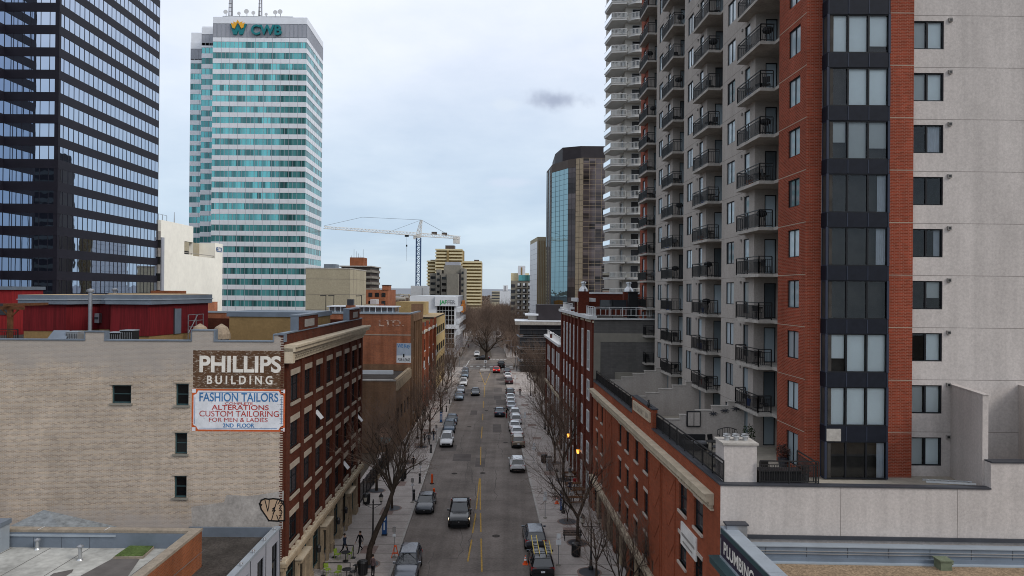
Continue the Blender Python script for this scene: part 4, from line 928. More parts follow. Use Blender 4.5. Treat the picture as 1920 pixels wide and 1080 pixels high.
# left end: pergola terrace
b = MB(); c = at(-70, 590, 60); b.box(c.x, xa(22, 60), 60, 64, 18.2, 22.2, 'red_siding_bright'); o3 = b.build('red_penthouse', ph); b = MB(); b.box(c.x-.1, xa(22, 60)+.15, 59.85, 64.1, 22.2, 22.5, 'flash_blue'); b.build('fascia', o3)
b = MB(); b.box(xa(-40, 59), xa(0, 59), 59.93, 60, 20, 21.0, 'glass_win'); b.build('window', o3)
b = MB(); Y = 50; x1 = at(19, 600, Y).x
b.box(x1-.14, x1+.14, Y-.14, Y+.14, 18.2, 20.8, 'wood_dark'); b.box(x1-6, x1+1.0, Y-.08, Y+.08, 20.8, 21.05, 'wood_dark'); b.box(x1-.08, x1+.08, Y-.6, Y+4, 21.05, 21.25, 'wood_dark')
for s in (-1, 1): b.tube((x1, Y, 20.2), (x1+s*.6, Y, 20.8), .06, .06, 6, 'wood_dark')
b.build('pergola', ph)
b = MB(); e = Fr((x1-6, 49), (x1+1.3, 49)); railing(b, e, 0, e.L, 18.2, 1.25, 0, 'black', .16); b.build('roof_railing', ph)
# loose gear on the roof
for px, Y, wd, dp, h, m_, nm, lb in ((141, 48, .75, .8, 1.15, 'galv', 'condenser_unit', 'grey metal condenser unit with ribs left of the roof flue'), (124.5, 48.6, .3, .5, 1.0, 'metal_grey', 'condenser_unit', 'narrow grey condenser unit at the left end of the row on the roof'),
                             (220, 47.5, .9, .8, 1.15, 'black_matt', 'condenser_unit', 'black condenser unit with pale top edge on the warehouse roof'), (243, 47.5, .8, .8, 1.3, 'black_matt', 'condenser_unit', 'taller black condenser unit right of the other black one'), (162, 48.6, .5, .5, 1.0, 'cloth_tan', 'condenser_unit', 'small beige condenser unit beside the roof flue')):
    c = at(px, 630, Y); o = empty(nm, (c.x, Y, 18.2), lb, 'condenser', 'condenser units on the warehouse roof')
    b = MB(); b.box(-wd*.55, wd*.55, -dp/2, dp/2, .1, h, m_); b.box(-wd*.5, wd*.5, -dp/2+.1, dp/2-.1, 0, .1, 'black'); b.build('casing', o, local=True)
    b = MB()
    for q in range(7): b.box(-wd*.5+q*wd/6.5, -wd*.5+q*wd/6.5+.03, -dp/2-.02, -dp/2, .15, h-.1, 'metal_grey' if m_ != 'galv' else 'flash_dark')
    b.build('grille', o, local=True)
    b = MB(); b.box(-wd*.57, wd*.57, -dp/2-.03, dp/2+.03, h, h+.05, 'flash_pale'); b.build('lid', o, local=True)
for px, lb in ((375, 'left of the two folded beige parasols under covers on the warehouse roof'), (415, 'right of the two folded beige parasols under covers on the warehouse roof')):
    c = at(px, 630, 48); o = empty('covered_parasol', (c.x, 48, 18.2), lb, 'parasol', 'covered parasols on the roof')
    b = MB(); b.lathe([(.62, .75), (.6, 1.1), (.42, 1.55), (.12, 1.75), (.04, 1.8)], (0, 0, 0), 12, 'cloth_tan'); b.build('cover', o, local=True)
    b = MB(); b.tube((0, 0, 0), (0, 0, 1.5), .05, .05, 8, 'black'); b.box(-.35, .35, -.35, .35, 0, .08, 'black'); b.build('pole', o, local=True)
c = at(87, 632, 47); o = empty('solar_panel', (c.x, 47.0, 18.2), 'blue framed glass panel tilted on the warehouse roof', 'panel')
b = MB(); b.hexa([(-.4, 0, .15), (1.1, 0, .15), (1.1, .05, .15), (-.4, .05, .15), (-.1, .9, 1.25), (1.0, .9, 1.25), (1.0, .95, 1.25), (-.1, .95, 1.25)], 'flash_blue'); b.build('panel', o, local=True)
b = MB(); b.tube((-.1, .9, 0), (-.1, .9, 1.2), .03, .03, 6, 'metal_grey'); b.tube((1, .9, 0), (1, .9, 1.2), .03, .03, 6, 'metal_grey'); b.build('stand', o, local=True)
# ---------------------------------------------------------------- foreground roofs
fg = empty('brick_annex', (-26, 36, 0), 'low orange brick building with flat paved roof and a green patch, bottom left', 'building')
xr = lambda Y: -17.85-.02*(Y-40)
b = MB(); e = Fr((xr(22), 22), (xr(39.6), 39.6)); e.wall(b, 0, e.L, 0, 8.45, [(e.uY(34.0), e.uY(35.2), 5.6, 7.3)], 'brick_orange', .3); b.quad((-50, 39.6, 0), (xr(39.6), 39.6, 0), (xr(39.6), 39.6, 8.4), (-50, 39.6, 8.4), 'brick_orange'); b.build('wall', fg)
window(e, e.uY(34.0), e.uY(35.2), 5.6, 7.3, fg, 'frame_dark', 'glass_dark', 1, 2)
b = MB(); b.prism([(-50, 22), (xr(22)-.5, 22), (xr(39)-.5, 39.05), (-50, 39.05)], 7.3, 7.6, 'roof_pavers')
for i in range(14):
    x = -46+i*2.2; b.quad((x, 22, 7.604), (x+.05, 22, 7.604), (x+.05, 39, 7.604), (x, 39, 7.604), 'roof_stain')
b.build('roof', fg)
b = MB(); b.box(-50, xr(39.5)-.1, 39.1, 39.6, 8.45, 8.6, 'coping_stone'); b.prism([(xr(22)-.5, 22), (xr(22)+.04, 22), (xr(39.6)+.04, 39.64), (xr(39.6)-.5, 39.08)], 8.46, 8.606, 'coping_stone')
for x in (-31.4, -27, -23.2): b.box(x, x+.04, 39.08, 39.62, 8.6, 8.606, 'roof_white')
b.build('coping', fg)
b = MB(); b.box(-50, xr(39)-.5, 39.05, 39.12, 7.6, 8.44, 'flash_blue'); b.box(-50, -22.5, 38.98, 39.05, 8.25, 8.36, 'flash_pale')
for i in range(16): b.box(-48+i*1.6, -47.985+i*1.6, 39.04, 39.05, 7.6, 8.25, 'flash_dark')
b.prism([(xr(22)-.6, 22), (xr(22)-.5, 22), (xr(39)-.5, 39.05), (xr(39)-.6, 39.05)], 7.6, 8.45, 'flash_blue'); b.build('parapet', fg)
b = MB()
def roofpoly(pts, z, m): b.add([tuple(gnd(*p, z)) for p in pts], [tuple(range(len(pts)))], m)
for k_, pl_ in enumerate(([(178, 1016), (245, 1016), (235, 1024), (175, 1024)], [(213, 1046), (262, 1048), (240, 1080), (150, 1080)], [(100, 1075), (138, 1067), (135, 1073), (120, 1082), (90, 1082)])): b = MB(); roofpoly(pl_, 7.61+.002*k_, 'roof_stain'); b.build('roof_stain', fg)
b = MB(); p_ = [gnd(*p, 7.62) for p in ((258, 1016), (303, 1015), (268, 1047), (212, 1048))]; b.prism([(p.x, p.y) for p in p_], 7.6, 7.72, 'coping_stone'); c = sum((Vector(p) for p in p_), Vector())/4; b.prism([(c.x+(p.x-c.x)*.94, c.y+(p.y-c.y)*.94) for p in p_], 7.72, 7.76, 'moss'); b.build('green_patch', fg)
hr = empty('shingle_roof_house', (-29.5, 42, 0), 'small hip roof with grey shingles showing behind the low parapet, left', 'building')
b = MB(); b.box(-31.5, -26.2, 40.3, 43.8, 0, 6.9, 'brick_tan'); b.build('wall', hr)
b = MB(); a0 = at(86, 954, 42.4); hx = a0.x; b.add([(hx-3.4, 40.0, a0.z-1.7), (hx+3.4, 40.0, a0.z-1.7), (hx+3.4, 44.2, a0.z-1.7), (hx-3.4, 44.2, a0.z-1.7), (hx, 42.2, a0.z), (hx+.25, 42.2, a0.z-.05)], [(0, 1, 5, 4), (1, 2, 5), (2, 3, 4, 5), (3, 0, 4)], 'shingles'); b.build('roof', hr)
cl = empty('clad_stair_house', (-28.6, 38.5, 0), 'narrow pale metal-clad stair enclosure cut off at the left edge', 'stair house')
q0 = at(-60, 980, 38.2); q1 = at(1, 980, 38.2)
b = MB(); b.box(q0.x, q1.x, 38.2, 38.9, 7.6, q1.z-.25, 'flash_pale'); b.build('wall', cl); b = MB(); b.box(q0.x, q1.x+.08, 38.1, 38.95, q1.z-.25, q1.z, 'flash_blue'); b.build('roof', cl)
b = MB(); b.box(q0.x, q1.x-.32, 38.16, 38.2, 7.7, q1.z-.5, 'glass_win'); b.box(q1.x-.36, q1.x-.3, 38.14, 38.2, 7.7, q1.z-.5, 'frame_dark'); b.build('window', cl)
for px_, py_, h_, lb_ in ((150, 1050, .7, 'short galvanised vent pipe standing on the paved roof, bottom left'), (70, 1030, .5, 'low galvanised roof vent near the far parapet, bottom left')):
    p_ = gnd(px_, py_, 7.6); r_ = empty('roof_vent', p_, lb_, 'vent'); b = MB(); b.lathe([(.16, 0), (.1, .08), (.09, h_)], (0, 0, 0), 12, 'galv'); b.build('pipe', r_, local=True); b = MB(); b.lathe([(.17, h_), (.17, h_+.06), (.03, h_+.14)], (0, 0, 0), 12, 'metal_grey'); b.build('cap', r_, local=True)
dk = empty('dark_annex', (-16, 41, 0), 'low building with tarred roof and dark grey panelled street wall in front of the warehouse', 'building')
b = MB(); b.prism([(-17.7, 30), (LF(30)-.4, 30), (LF(44.4)-.4, 44.35), (-20.6, 44.35), (-20.6, 39.7), (-17.8, 39.7)], 6.2, 6.4, 'gravel_dark'); b.box(-20.8, LF(44), 44.25, 44.42, 6.4, 7.0, 'flash_blue'); b.build('roof', dk)
e = Fr((LF(30), 30), (LF(44.5), 44.5)); b = MB(); ops = [(e.L-1.6-i*2.6, e.L-.4-i*2.6, 3.9, 6.3) for i in range(5)]; e.wall(b, 0, e.L, 0, 6.9, ops, 'alu_grey', .15); e.box(b, 0, e.L, 6.9, 7.06, -.4, .03, 'flash_pale')
for i in range(6): e.box(b, e.L-.2-i*2.6, e.L-.17-i*2.6, 0, 6.9, 0, .03, 'flash_dark')
b.build('wall', dk)
for o in ops: window(e, *o, dk, 'frame_dark', 'glass_dark', 1, 2)
for i in range(6): b = MB(); p = e.pt(e.L-.8-i*1.9, 7.06, -.1); b.lathe([(.05, 0), (.05, .1), (.1, .12), (.08, .2), (.01, .22)], p, 8, 'galv'); b.build('parapet_light', dk)
# ---------------------------------------------------------------- one-storey brick house, faded-letter block and the row beyond
on = empty('low_brick_building', (-22, 101, 0), 'plain tan brick building beside the warehouse with a painted face mural low on its wall', 'building')
Lw = Fr((-40, 94), (LF(94), 94)); Ls = Fr((LF(94), 94), (LF(108.9), 108.9))
b = MB(); Lw.wall(b, 0, Lw.L, 0, 9.9, [], 'brick_brown'); b.build('wall', on)
ops = [(1.2+i*3.4, 3.2+i*3.4, 3.9+j*3.2, 5.9+j*3.2) for i in range(4) for j in range(1)]; b = MB(); Ls.wall(b, 0, Ls.L, 0, 9.9, ops, 'brick_brown', .2); b.build('wall', on)
for o in ops: window(Ls, *o, on, nx=2, nz=2)
b = MB(); Lw.box(b, 0, Lw.L, 9.9, 10.1, -.4, .08, 'concrete_slab'); Ls.box(b, 0, Ls.L, 9.9, 10.1, -.4, .08, 'stone_warm'); Ls.box(b, 0, Ls.L, 8.6, 9.9, 0, .2, 'stone_warm'); b.build('coping', on)
b = MB(); b.prism([(-40, 94.3), (LF(94.3)-.4, 94.3), (LF(108.5)-.4, 108.5), (-40, 108.5)], 9.3, 9.6, 'gravel_dark'); b.box(-38, LF(104)-2, 104, 104.3, 9.6, 10.2, 'roof_white'); b.build('roof', on)
def fpt(px, py): dx, dy, dz = ray(px, py); t = 94/dy; return dx*t+40, CAM_H+dz*t
mu_ = MB()
def oval(cx, cy, rx, ry, m, d, n=18, a0=0, a1=2*math.pi):
    pts = [Lw.pt(*fpt(cx+rx*math.cos(a0+(a1-a0)*i/n), cy-ry*math.sin(a0+(a1-a0)*i/n)), d) for i in range(n+(0 if a1-a0 > 6.28 else 1))]; mu_.add(pts, [tuple(range(len(pts)))], m)
oval(722, 815, 19, 24, 'hair', .01); oval(722, 817, 13.5, 17, 'skin', .016); mat('mask_teal', (.12, .26, .28), .8)
oval(722, 820, 12.5, 12, 'mask_teal', .022, 14, math.pi, 2*math.pi)
for s in (-5, 5): oval(722+s, 811, 2.6, 1.2, 'black_ink', .024)
mu_.build('face_mural', on)
lt = empty('lettered_brick_building', (-35, 116, 0), 'tall orange brick building with faded painted letters and a For Lease banner', 'building')
Lw2 = Fr((-75, 109), (LF(109), 109)); Ls2 = Fr((LF(109), 109), (LF(123), 123))
b = MB(); Lw2.wall(b, 0, Lw2.L, 0, 18.6, [], 'brick_old'); Lw2.box(b, 20, Lw2.L, 15.2, 15.35, 0, .05, 'stone_lintel'); Lw2.box(b, Lw2.L-9, Lw2.L, 9.6, 10.6, 0, .06, 'brick_brown'); b.build('wall', lt)
ops = [(1.0+i*3.1, 3.2+i*3.1, z, z+2.6) for i in range(4) for z in (4.4, 7.9, 11.4, 14.4)]; b = MB(); Ls2.wall(b, 0, Ls2.L, 0, 18.6, ops, 'brick_brown', .35)
for i in range(5): ua = i*3.1+.05 if i else 0; Ls2.box(b, ua, ua+.75, 0, 17.4, 0, .35, 'brick_brown')
Ls2.box(b, 0, Ls2.L, 17.4, 18.6, 0, .4, 'brick_brown'); Ls2.box(b, Ls2.L-1.2, Ls2.L, 18.6, 20, -1.6, .4, 'brick_brown'); b.build('wall', lt)
for o in ops: window(Ls2, *o, lt, 'frame_dark', 'glass_dark', 2, 2, sill='stone_warm')
b = MB(); Lw2.box(b, 0, Lw2.L, 18.6, 18.85, -.4, .12, 'flash_pale'); Ls2.box(b, 0, Ls2.L, 18.6, 18.8, -.4, .12, 'flash_blue'); b.build('coping', lt)
b = MB(); b.prism([(-75, 109.4), (LF(109.4)-.4, 109.4), (LF(122.8)-.4, 122.8), (-75, 122.8)], 17.9, 18.2, 'roof_white'); b.box(-30, -19.2, 112, 116, 18.2, 19.6, 'glass_sky'); b.box(-30.3, -18.9, 111.7, 116.3, 19.6, 19.75, 'white_panel')
b.box(-75, -50, 111, 116, 18.2, 20.2, 'brick_old'); b.build('roof', lt)
b = MB(); q_ = at(657, 580, 110); b.box(q_.x-.65, q_.x+.65, 109.6, 110.8, 18.2, 19.9, 'brick_old'); b.box(q_.x-.5, q_.x+.5, 109.8, 110.6, 19.9, 20.9, 'flash_dark'); b.build('chimney', lt)
for px_ in (611, 626, 678):
    p_ = at(px_, 560, 135); b = MB(); b.tube((p_.x, 135, 0), (p_.x, 135, 21.2), .12, .08, 6, 'black'); b.tube((p_.x-.7, 135, 21.2), (p_.x+.1, 135, 21.3), .08, .08, 5, 'black'); b.box(p_.x-1.1, p_.x-.5, 134.85, 135.15, 21.12, 21.28, 'black')
    tag(b.build('light_pole', loc=(p_.x, 135, 0)), {611: 'leftmost of three thin dark light poles before the concrete box building', 626: 'middle of three thin dark light poles before the concrete box building', 678: 'rightmost of three thin dark light poles before the concrete box building'}[px_], 'light pole', 'light poles before the concrete box')
b = MB(); 
for k in range(12): b.box(-30+k*.95, -29.9+k*.95, 111.94, 112, 18.2, 19.6, 'white_panel')
b.build('skylight_bars', lt)
f2 = lambda px, py: ((lambda d: (d[0]*109/d[1]+75, CAM_H+d[2]*109/d[1]))(ray(px, py)))
x, z = f2(691, 611); x2, z2 = f2(757, 600); text_mesh('faded_lettering', '.  LTD.', Lw2, x, z, (z2-z)/.71, 'letter_faded', d=.02, width=x2-x, bold=.02, parent=lt)
(ua, zb), (ub, zt) = f2(743.5, 680), f2(771, 643.5); bn = MB(); Lw2.box(bn, ua, ub, zb, zb+(zt-zb)*.37, 0, .05, 'sign_face'); mat('banner_blue', (.33, .38, .45), .7, 1, .15); Lw2.box(bn, ua, ub, zb+(zt-zb)*.37, zt, 0, .05, 'banner_blue'); bo = bn.build('lease_banner', lt)
x, z = f2(746, 677); x2, z2 = f2(769, 672); text_mesh('banner_lettering', 'FOR LEASE', Lw2, x, z, (z2-z)/.71, 'black_ink', d=.058, width=x2-x, bold=.02, parent=bo)
x, z = f2(745, 651.5); x2, z2 = f2(769, 645); text_mesh('banner_lettering', 'WE Key', Lw2, x, z, (z2-z)/.71, 'letter_blue', d=.058, width=x2-x, bold=.02, parent=bo)
b = MB(); x, z = f2(757, 670); Lw2.box(b, x-.12, x+.12, z, z+.55, .05, .056, 'black_ink'); b.build('banner_mark', bo)
rb = empty('pilastered_brick_building', (-22, 136, 0), 'red brick building with pale-capped pilasters beyond the lettered block', 'building')
f = Fr((LF(123.2), 123.2), (LF(148), 148)); ops = [(1.5+i*3.9, 3.7+i*3.9, z, z+2.2) for i in range(6) for z in (4.2, 7.6, 11)]
b = MB(); f.wall(b, 0, f.L, 0, 15.6, ops, 'brick_old', .3); b.quad((-45, 123.2, 0), (LF(123.2), 123.2, 0), (LF(123.2), 123.2, 15.6), (-45, 123.2, 15.6), 'brick_brown'); b.build('wall', rb)
for o in ops: window(f, *o, rb, 'frame_dark', 'glass_dark', 2, 2, sill='white_paint')
for i, uu in enumerate((.2, 8.1, 16, 23.6)): b = MB(); f.box(b, uu, uu+.9, 0, 16.6, 0, .5, 'brick_red'); f.box(b, uu-.1, uu+1, 14.6, 15.2, .5, .62, 'white_paint'); f.box(b, uu-.05, uu+.95, 8.4, 9.6, .5, .58, 'white_paint'); b.build('pilaster', rb)
b = MB(); f.box(b, 0, f.L, 14.6, 15.0, 0, .4, 'stone_cream'); b.prism([(-45, 123.4), (LF(123.4)-.3, 123.4), (LF(147.8)-.3, 147.8), (-45, 147.8)], 15.2, 15.55, 'gravel_dark'); b.build('roof', rb)
tb = empty('tan_brick_building', (-26, 162, 0), 'flat roofed tan brick building with ribbon windows between red brick and white office', 'building')
f = Fr((LF(148.2), 148.2), (LF(177), 177)); ops = [(1.2+i*5.5, 5.8+i*5.5, z, z+1.8) for i in range(5) for z in (4.6, 8.2, 12.4)]
mat('brick_pale', (.40, .29, .14), .9, .5, .15, scale2=4, amt2=.1)
b = MB(); f.wall(b, 0, f.L, 0, 16.3, ops, 'brick_pale', .25); fr2 = Fr((-48, 148.2), (LF(148.2), 148.2)); fr2.wall(b, 0, fr2.L, 0, 16.3, [], 'brick_pale'); b.build('wall', tb)
for o in ops: window(f, *o, tb, 'frame_dark', 'glass_win', 4, 1, sill='stone_cream')
b = MB(); b.prism([(-48, 148.1), (LF(148.1)+.1, 148.1), (LF(177)+.1, 177), (-48, 177)], 16.3, 16.6, 'frame_dark', 'tan_roof'); b.build('roof', tb)
b = MB(); q0 = at(742, 566, 160); q1 = at(794, 566, 160); b.box(q0.x, q1.x, 160, 170, 14, q0.z, 'brick_pale'); b.build('stair_tower', tb)
# white office
wo = empty('white_office_building', (-27, 250, 0), 'white modern office with dark glass front and green lettered sign on its parapet', 'building')
WX = LF(236)-.9; g0 = at(768, 590, 236).x; f = Fr((WX, 236), (WX-.8, 280)); c_ = Fr((g0, 236), (WX, 236))
b = MB(); c_.wall(b, 0, c_.L, 0, 20.2, [], 'white_panel'); ops = [(1.5+i*6, 6+i*6, z, z+1.9) for i in range(7) for z in (5, 9, 13)]; f.wall(b, 0, f.L, 0, 20.2, ops, 'alu_grey', .3); b.prism([(g0, 236), (WX, 236), (WX-.8, 280), (g0, 280)], 20.2, 20.4, 'white_panel', 'roof_white'); b.build('wall', wo)
for o in ops: window(f, *o, wo, 'frame_white', 'glass_win', 3, 1)
for i in range(8):
    for z in (7.2, 11.2, 15.2): b = MB(); f.box(b, 2+i*6, 4.4+i*6, z-.4, z+1.2, 0, 1.1, 'white_panel'); b.build('window_hood', wo)
for z0, z1 in ((2.5, 9.2), (10.6, 17.0)):
    b = MB(); c_.box(b, c_.L-6.6, c_.L-.5, z0, z1, -.1, .05, 'glass_dark'); gp = b.build('glass_front', wo); b = MB()
    for k in range(7): c_.box(b, c_.L-6.6+k, c_.L-6.52+k, z0, z1, .05, .14, 'frame_white')
    for k in range(1, 4): z = z0+(z1-z0)*k/4; c_.box(b, c_.L-6.6, c_.L-.5, z-.05, z+.05, .05, .12, 'frame_white')
    b.build('mullions', gp)
b = MB(); c_.box(b, c_.L-7.2, c_.L+1.0, 9.2, 10.6, 0, 1.0, 'white_panel'); c_.box(b, c_.L-7.2, c_.L+.7, 17.0, 20.3, 0, .9, 'white_panel'); b.build('white_band', wo)
sgn = text_mesh('parapet_lettering', 'JAF', c_, c_.L-5.6, 17.7, 1.9, 'sign_green', d=.96, width=2.5, bold=.03, parent=wo); text_mesh('parapet_lettering', 'FER', c_, c_.L-2.9, 17.7, 1.9, 'metal_grey', d=.96, width=2.7, bold=.02, parent=wo)
mat('awning_orange', (.55, .2, .05), .7); b = MB()
for i in range(3): f.box(b, 26+i*6, 30+i*6, 14+1.5*(i % 2), 17+1.5*(i % 2), .3, 1.3, 'awning_orange')
b.build('orange_fin', wo)
q0, q1 = at(770, 540, 290), at(800, 540, 290); b = MB(); b.box(q0.x, q1.x, 290, 300, 0, q0.z+1, 'white_paint'); b.box((q0.x+q1.x)/2+1.4, (q0.x+q1.x)/2+1.6, 289.9, 290, 10, q0.z, 'flash_dark')
tag(b.build('white_stair_tower', loc=(q0.x, 290, 0)), 'plain white windowless block rising behind the white office below the crane', 'building')
# ---------------------------------------------------------------- black glass tower, far left
bt = empty('black_glass_tower', (-85, 130, 0), 'black office tower with mirrored ribbon windows, left edge', 'building')
x0, y0 = at(108, 300, 112.8).x, 112.8; x1 = at(297, 300, 147).x
Rf = Fr((x0, y0), (x1, 147)); Ff = Fr((x0-9.0, y0), (x0, y0)); Wf = Fr((x0-9.0, y0-7.5), (x0-9.0, y0)); Wn = Fr((x0-40, y0-7.5), (x0-9.0, y0-7.5))
b = MB()
for fr_ in (Rf, Ff, Wf, Wn): fr_.box(b, 0, fr_.L, 0, 130, -.6, -.05, 'black_spandrel')
b.prism([(x0-39, y0-7), (x0-9.6, y0-7), (x0-9.6, y0+.7), (x0-.7, y0+.7), (x1-.7, 146.5), (x0-39, 146.5)], 0, 129.9, 'black_spandrel'); b.build('core', bt)
wing = MB()
for j in range(-8, 19):
    z = 47.3+3.7*j
    for fr_ in (Wf, Wn):
        fr_.box(wing, 0, fr_.L, z, z+2.2, -.05, -.01, 'glass_black_tower'); n = max(1, round(fr_.L/1.45))
        for q in range(n+1): fr_.box(wing, max(0, fr_.L*q/n-.035), min(fr_.L, fr_.L*q/n+.035), z, z+2.2, -.01, .04, 'black_spandrel')
    for fr_ in (Rf, Ff):
        b = MB(); n = max(1, round(fr_.L/1.45)); 
        fr_.box(b, 0, fr_.L, z, z+2.2, -.05, -.01, 'glass_black_tower'); wn_ = b.build('window_band', bt)
        m_ = MB()
        for q in range(n+1): fr_.box(m_, max(0, fr_.L*q/n-.035), min(fr_.L, fr_.L*q/n+.035), z, z+2.2, -.01, .04, 'black_spandrel')
        m_.build('mullions', wn_)
    b = MB()
    for fr_ in (Rf, Ff, Wf, Wn): fr_.box(b, 0, fr_.L, z+2.2, z+3.7, -.05, .05, 'black_spandrel')
    b.build('spandrel', bt)
tag(wing.build('wing_window_bands', bt), kind='stuff')
rbk = empty('office_block', (-190, -70, 0), 'dark office block behind the viewer, seen only mirrored in the black tower', 'building')
b = MB(); b.box(-290, -120, -110, -60, 0, 74, 'black_spandrel'); b.build('wall', rbk)
for k in range(18): b = MB(); b.box(-289, -121, -60, -59.9, 3+3.9*k, 4.8+3.9*k, 'glass_win'); b.build('window_band', rbk)
# ---------------------------------------------------------------- cream windowless building with a parking deck
cb = empty('cream_parking_building', (-80, 165, 0), 'cream windowless building with an open parking deck notch and blue lettering', 'building')
def ML(Y): return -71.4-.031*Y
f = Fr((ML(147.5), 147.5), (ML(181.5), 181.5)); un = f.uY
ya, yb = 163.5, 179.8
b = MB(); f.wall(b, 0, un(ya-4.8), 0, 37.2, [], 'cream_wall'); f.wall(b, un(ya-4.8), un(ya), 0, 37.2, [(un(ya-4.7), un(ya), 30.4, 33.4)], 'cream_wall', 1.0)
f.wall(b, un(ya), un(176.5), 0, 30.2, [], 'cream_wall'); f.wall(b, un(176.5), f.L, 0, 34.2, [], 'cream_wall')
f.box(b, un(176.5), f.L, 0, 34.15, -14, -.05, 'cream_wall'); f.box(b, 0, un(ya), 33.6, 37.15, -14, -.05, 'cream_wall'); f.box(b, 0, f.L, 0, 28.8, -14, -.05, 'cream_wall'); f.box(b, 0, un(ya-5), 28.8, 33.6, -14, -.05, 'cream_wall'); b.build('wall', cb)
b = MB(); f.box(b, un(ya-4.6), un(176.5), 28.8, 30.2, -14, -.3, 'concrete_grey'); f.box(b, un(ya), un(176.4), 30.5, 34.0, -8, -4, 'concrete_tan'); f.box(b, un(ya+3), un(172), 30.4, 31.6, -4, -3.9, 'black_matt'); f.box(b, un(ya-4.6), un(176.4), 30.7, 30.85, -.3, -.1, 'concrete_slab'); b.build('parking_deck', cb)
b = MB(); g = Fr((ML(147.5)-9, 147.4), (ML(147.5), 147.4))
for k in range(9): g.box(b, 0, 9, 4+3.6*k, 5.9+3.6*k, 0, .1, 'concrete_slab'); 
g.box(b, 0, 9, 0, 33.4, -.3, 0, 'black_matt'); f.box(b, .0, 1.0, 0, 33.4, .02, .3, 'alu_grey'); b.build('parking_grille', cb)
text_mesh('wall_lettering', 'MELCOR', f, un(177.2), 32.0, 1.75, 'pay_blue', d=.03, width=3.9, bold=.02, parent=cb)
b = MB(); b.tube(f.pt(un(158), 37.2, -2), f.pt(un(158), 40, -2), .12, .05, 6, 'metal_grey')
for q in range(5): b.tube(f.pt(1+q*2, 37.2, -3), f.pt(1+q*2, 39, -3), .06, .06, 4, 'metal_grey')
b.tube(f.pt(1, 39, -3), f.pt(9, 39, -3), .06, .06, 4, 'metal_grey'); b.build('roof_rail', cb)
# ---------------------------------------------------------------- white and teal bank tower
bk = empty('bank_tower', (-95, 255, 0), 'white bank tower banded with teal ribbon windows and a lettered crown', 'building')
zt = 118.0; c1 = at(573, 300, 240).x; c0 = at(397, 300, 240).x; rr1 = at(603.5, 300, 264).x
Fb = Fr((c0, 240), (c1, 240)); Rb = Fr((c1, 240), (rr1, 264)); F2 = Fr((at(376, 300, 246).x, 246), (c0+.2, 246)); F3 = Fr((at(355.5, 300, 252).x, 252), (F2.p.x+.2, 252))
b = MB(); b.prism([(c0, 240.3), (c1-.3, 240.3), (rr1-.3, 263.8), (rr1-8, 275), (c0-12, 275), (F3.p.x, 252.3), (F2.p.x, 252.3), (F2.p.x, 246.3), (c0, 246.3)], 0, zt-1, 'alu_panel'); b.build('core', bk)
tops = ((Fb, zt), (Rb, zt), (F2, zt-1.6), (F3, zt-4.8)); FLH = 3.79; zb0 = 103.35-25*FLH
for fr_, top in tops:
    b = MB(); k = 0
    while True:
        z = zb0+FLH*k; zz = z+FLH
        lim = top-10.4 if fr_ in (Fb, Rb) else top-8.6
        if z > lim: break
        if z < 12: k += 1; continue
        w_ = MB(); fr_.box(w_, 0, fr_.L, z, z+2.15, -.3, -.04, 'glass_teal'); wn_ = w_.build('window_band', bk)
        m_ = MB(); n = round(fr_.L/1.5)
        for q in range(n+1): fr_.box(m_, max(0, fr_.L*q/n-.06), min(fr_.L, fr_.L*q/n+.06), z, z+2.15, -.04, .03, 'alu_grey')
        m_.build('mullions', wn_)
        fr_.box(b, 0, fr_.L, z+2.15, zz, -.3, .06, 'alu_panel')
        n = round(fr_.L/3)
        for q in range(1, n): fr_.box(b, fr_.L*q/n-.05, fr_.L*q/n+.05, z+2.15, zz, .06, .08, 'alu_grey')
        k += 1
    fr_.box(b, 0, fr_.L, z, top-7.2 if fr_ in (Fb, Rb) else top-6.4, -.3, .06, 'alu_panel'); b.build('spandrel', bk)
    b = MB(); z1 = top-7.2 if fr_ in (Fb, Rb) else top-6.4
    fr_.box(b, 0, fr_.L, z1, top-2.3, -.3, .0, 'alu_grey'); n = round(fr_.L/1.5)
    for q in range(n+1): fr_.box(b, max(0, fr_.L*q/n-.1), min(fr_.L, fr_.L*q/n+.1), z1, top-2.3, 0, .1, 'metal_grey')
    fr_.box(b, 0, fr_.L, top-2.3, top, -.3, .1, 'alu_panel'); b.build('crown', bk)
def bq(px, py): d = ray(px, py); return d[0]*240/d[1]-c0, CAM_H+d[2]*240/d[1]
mat('logo_teal', (.0, .17, .19), .5); mat('logo_gold', (.75, .38, .02), .5)
x, z = bq(472, 65.5); x2, z2 = bq(529, 48); text_mesh('crown_lettering', 'CWB', Fb, x, z, (z2-z)/.71, 'logo_teal', d=.5, width=x2-x, bold=.025, parent=bk, ext=.3)
b = MB()
def lg(pts, m, d0, d1):
    q = [bq(*p) for p in pts]; n = len(q); b.add([Fb.pt(a, c, d1) for a, c in q]+[Fb.pt(a, c, d0) for a, c in q], [tuple(range(n))[::-1]]+[(i, (i+1) % n, n+(i+1) % n, n+i) for i in range(n)], m)
lg([(432, 46), (438, 46), (441, 58), (446, 46), (449, 46), (453, 58), (457, 46), (463, 46), (456, 65.5), (450, 65.5), (447.4, 57), (444.5, 65.5), (438.5, 65.5)], 'logo_teal', .1, .5)
lg([(434.5, 43.5), (440, 46.5), (438.5, 41.5), (444, 44), (447.2, 38.5), (450.5, 44), (456, 41.5), (454.5, 46.5), (460, 43.5), (457.5, 53), (454, 55), (448.2, 43.8), (446.5, 43.8), (441, 55), (437, 53)], 'logo_gold', .5, .8)
b.build('crown_logo', bk)
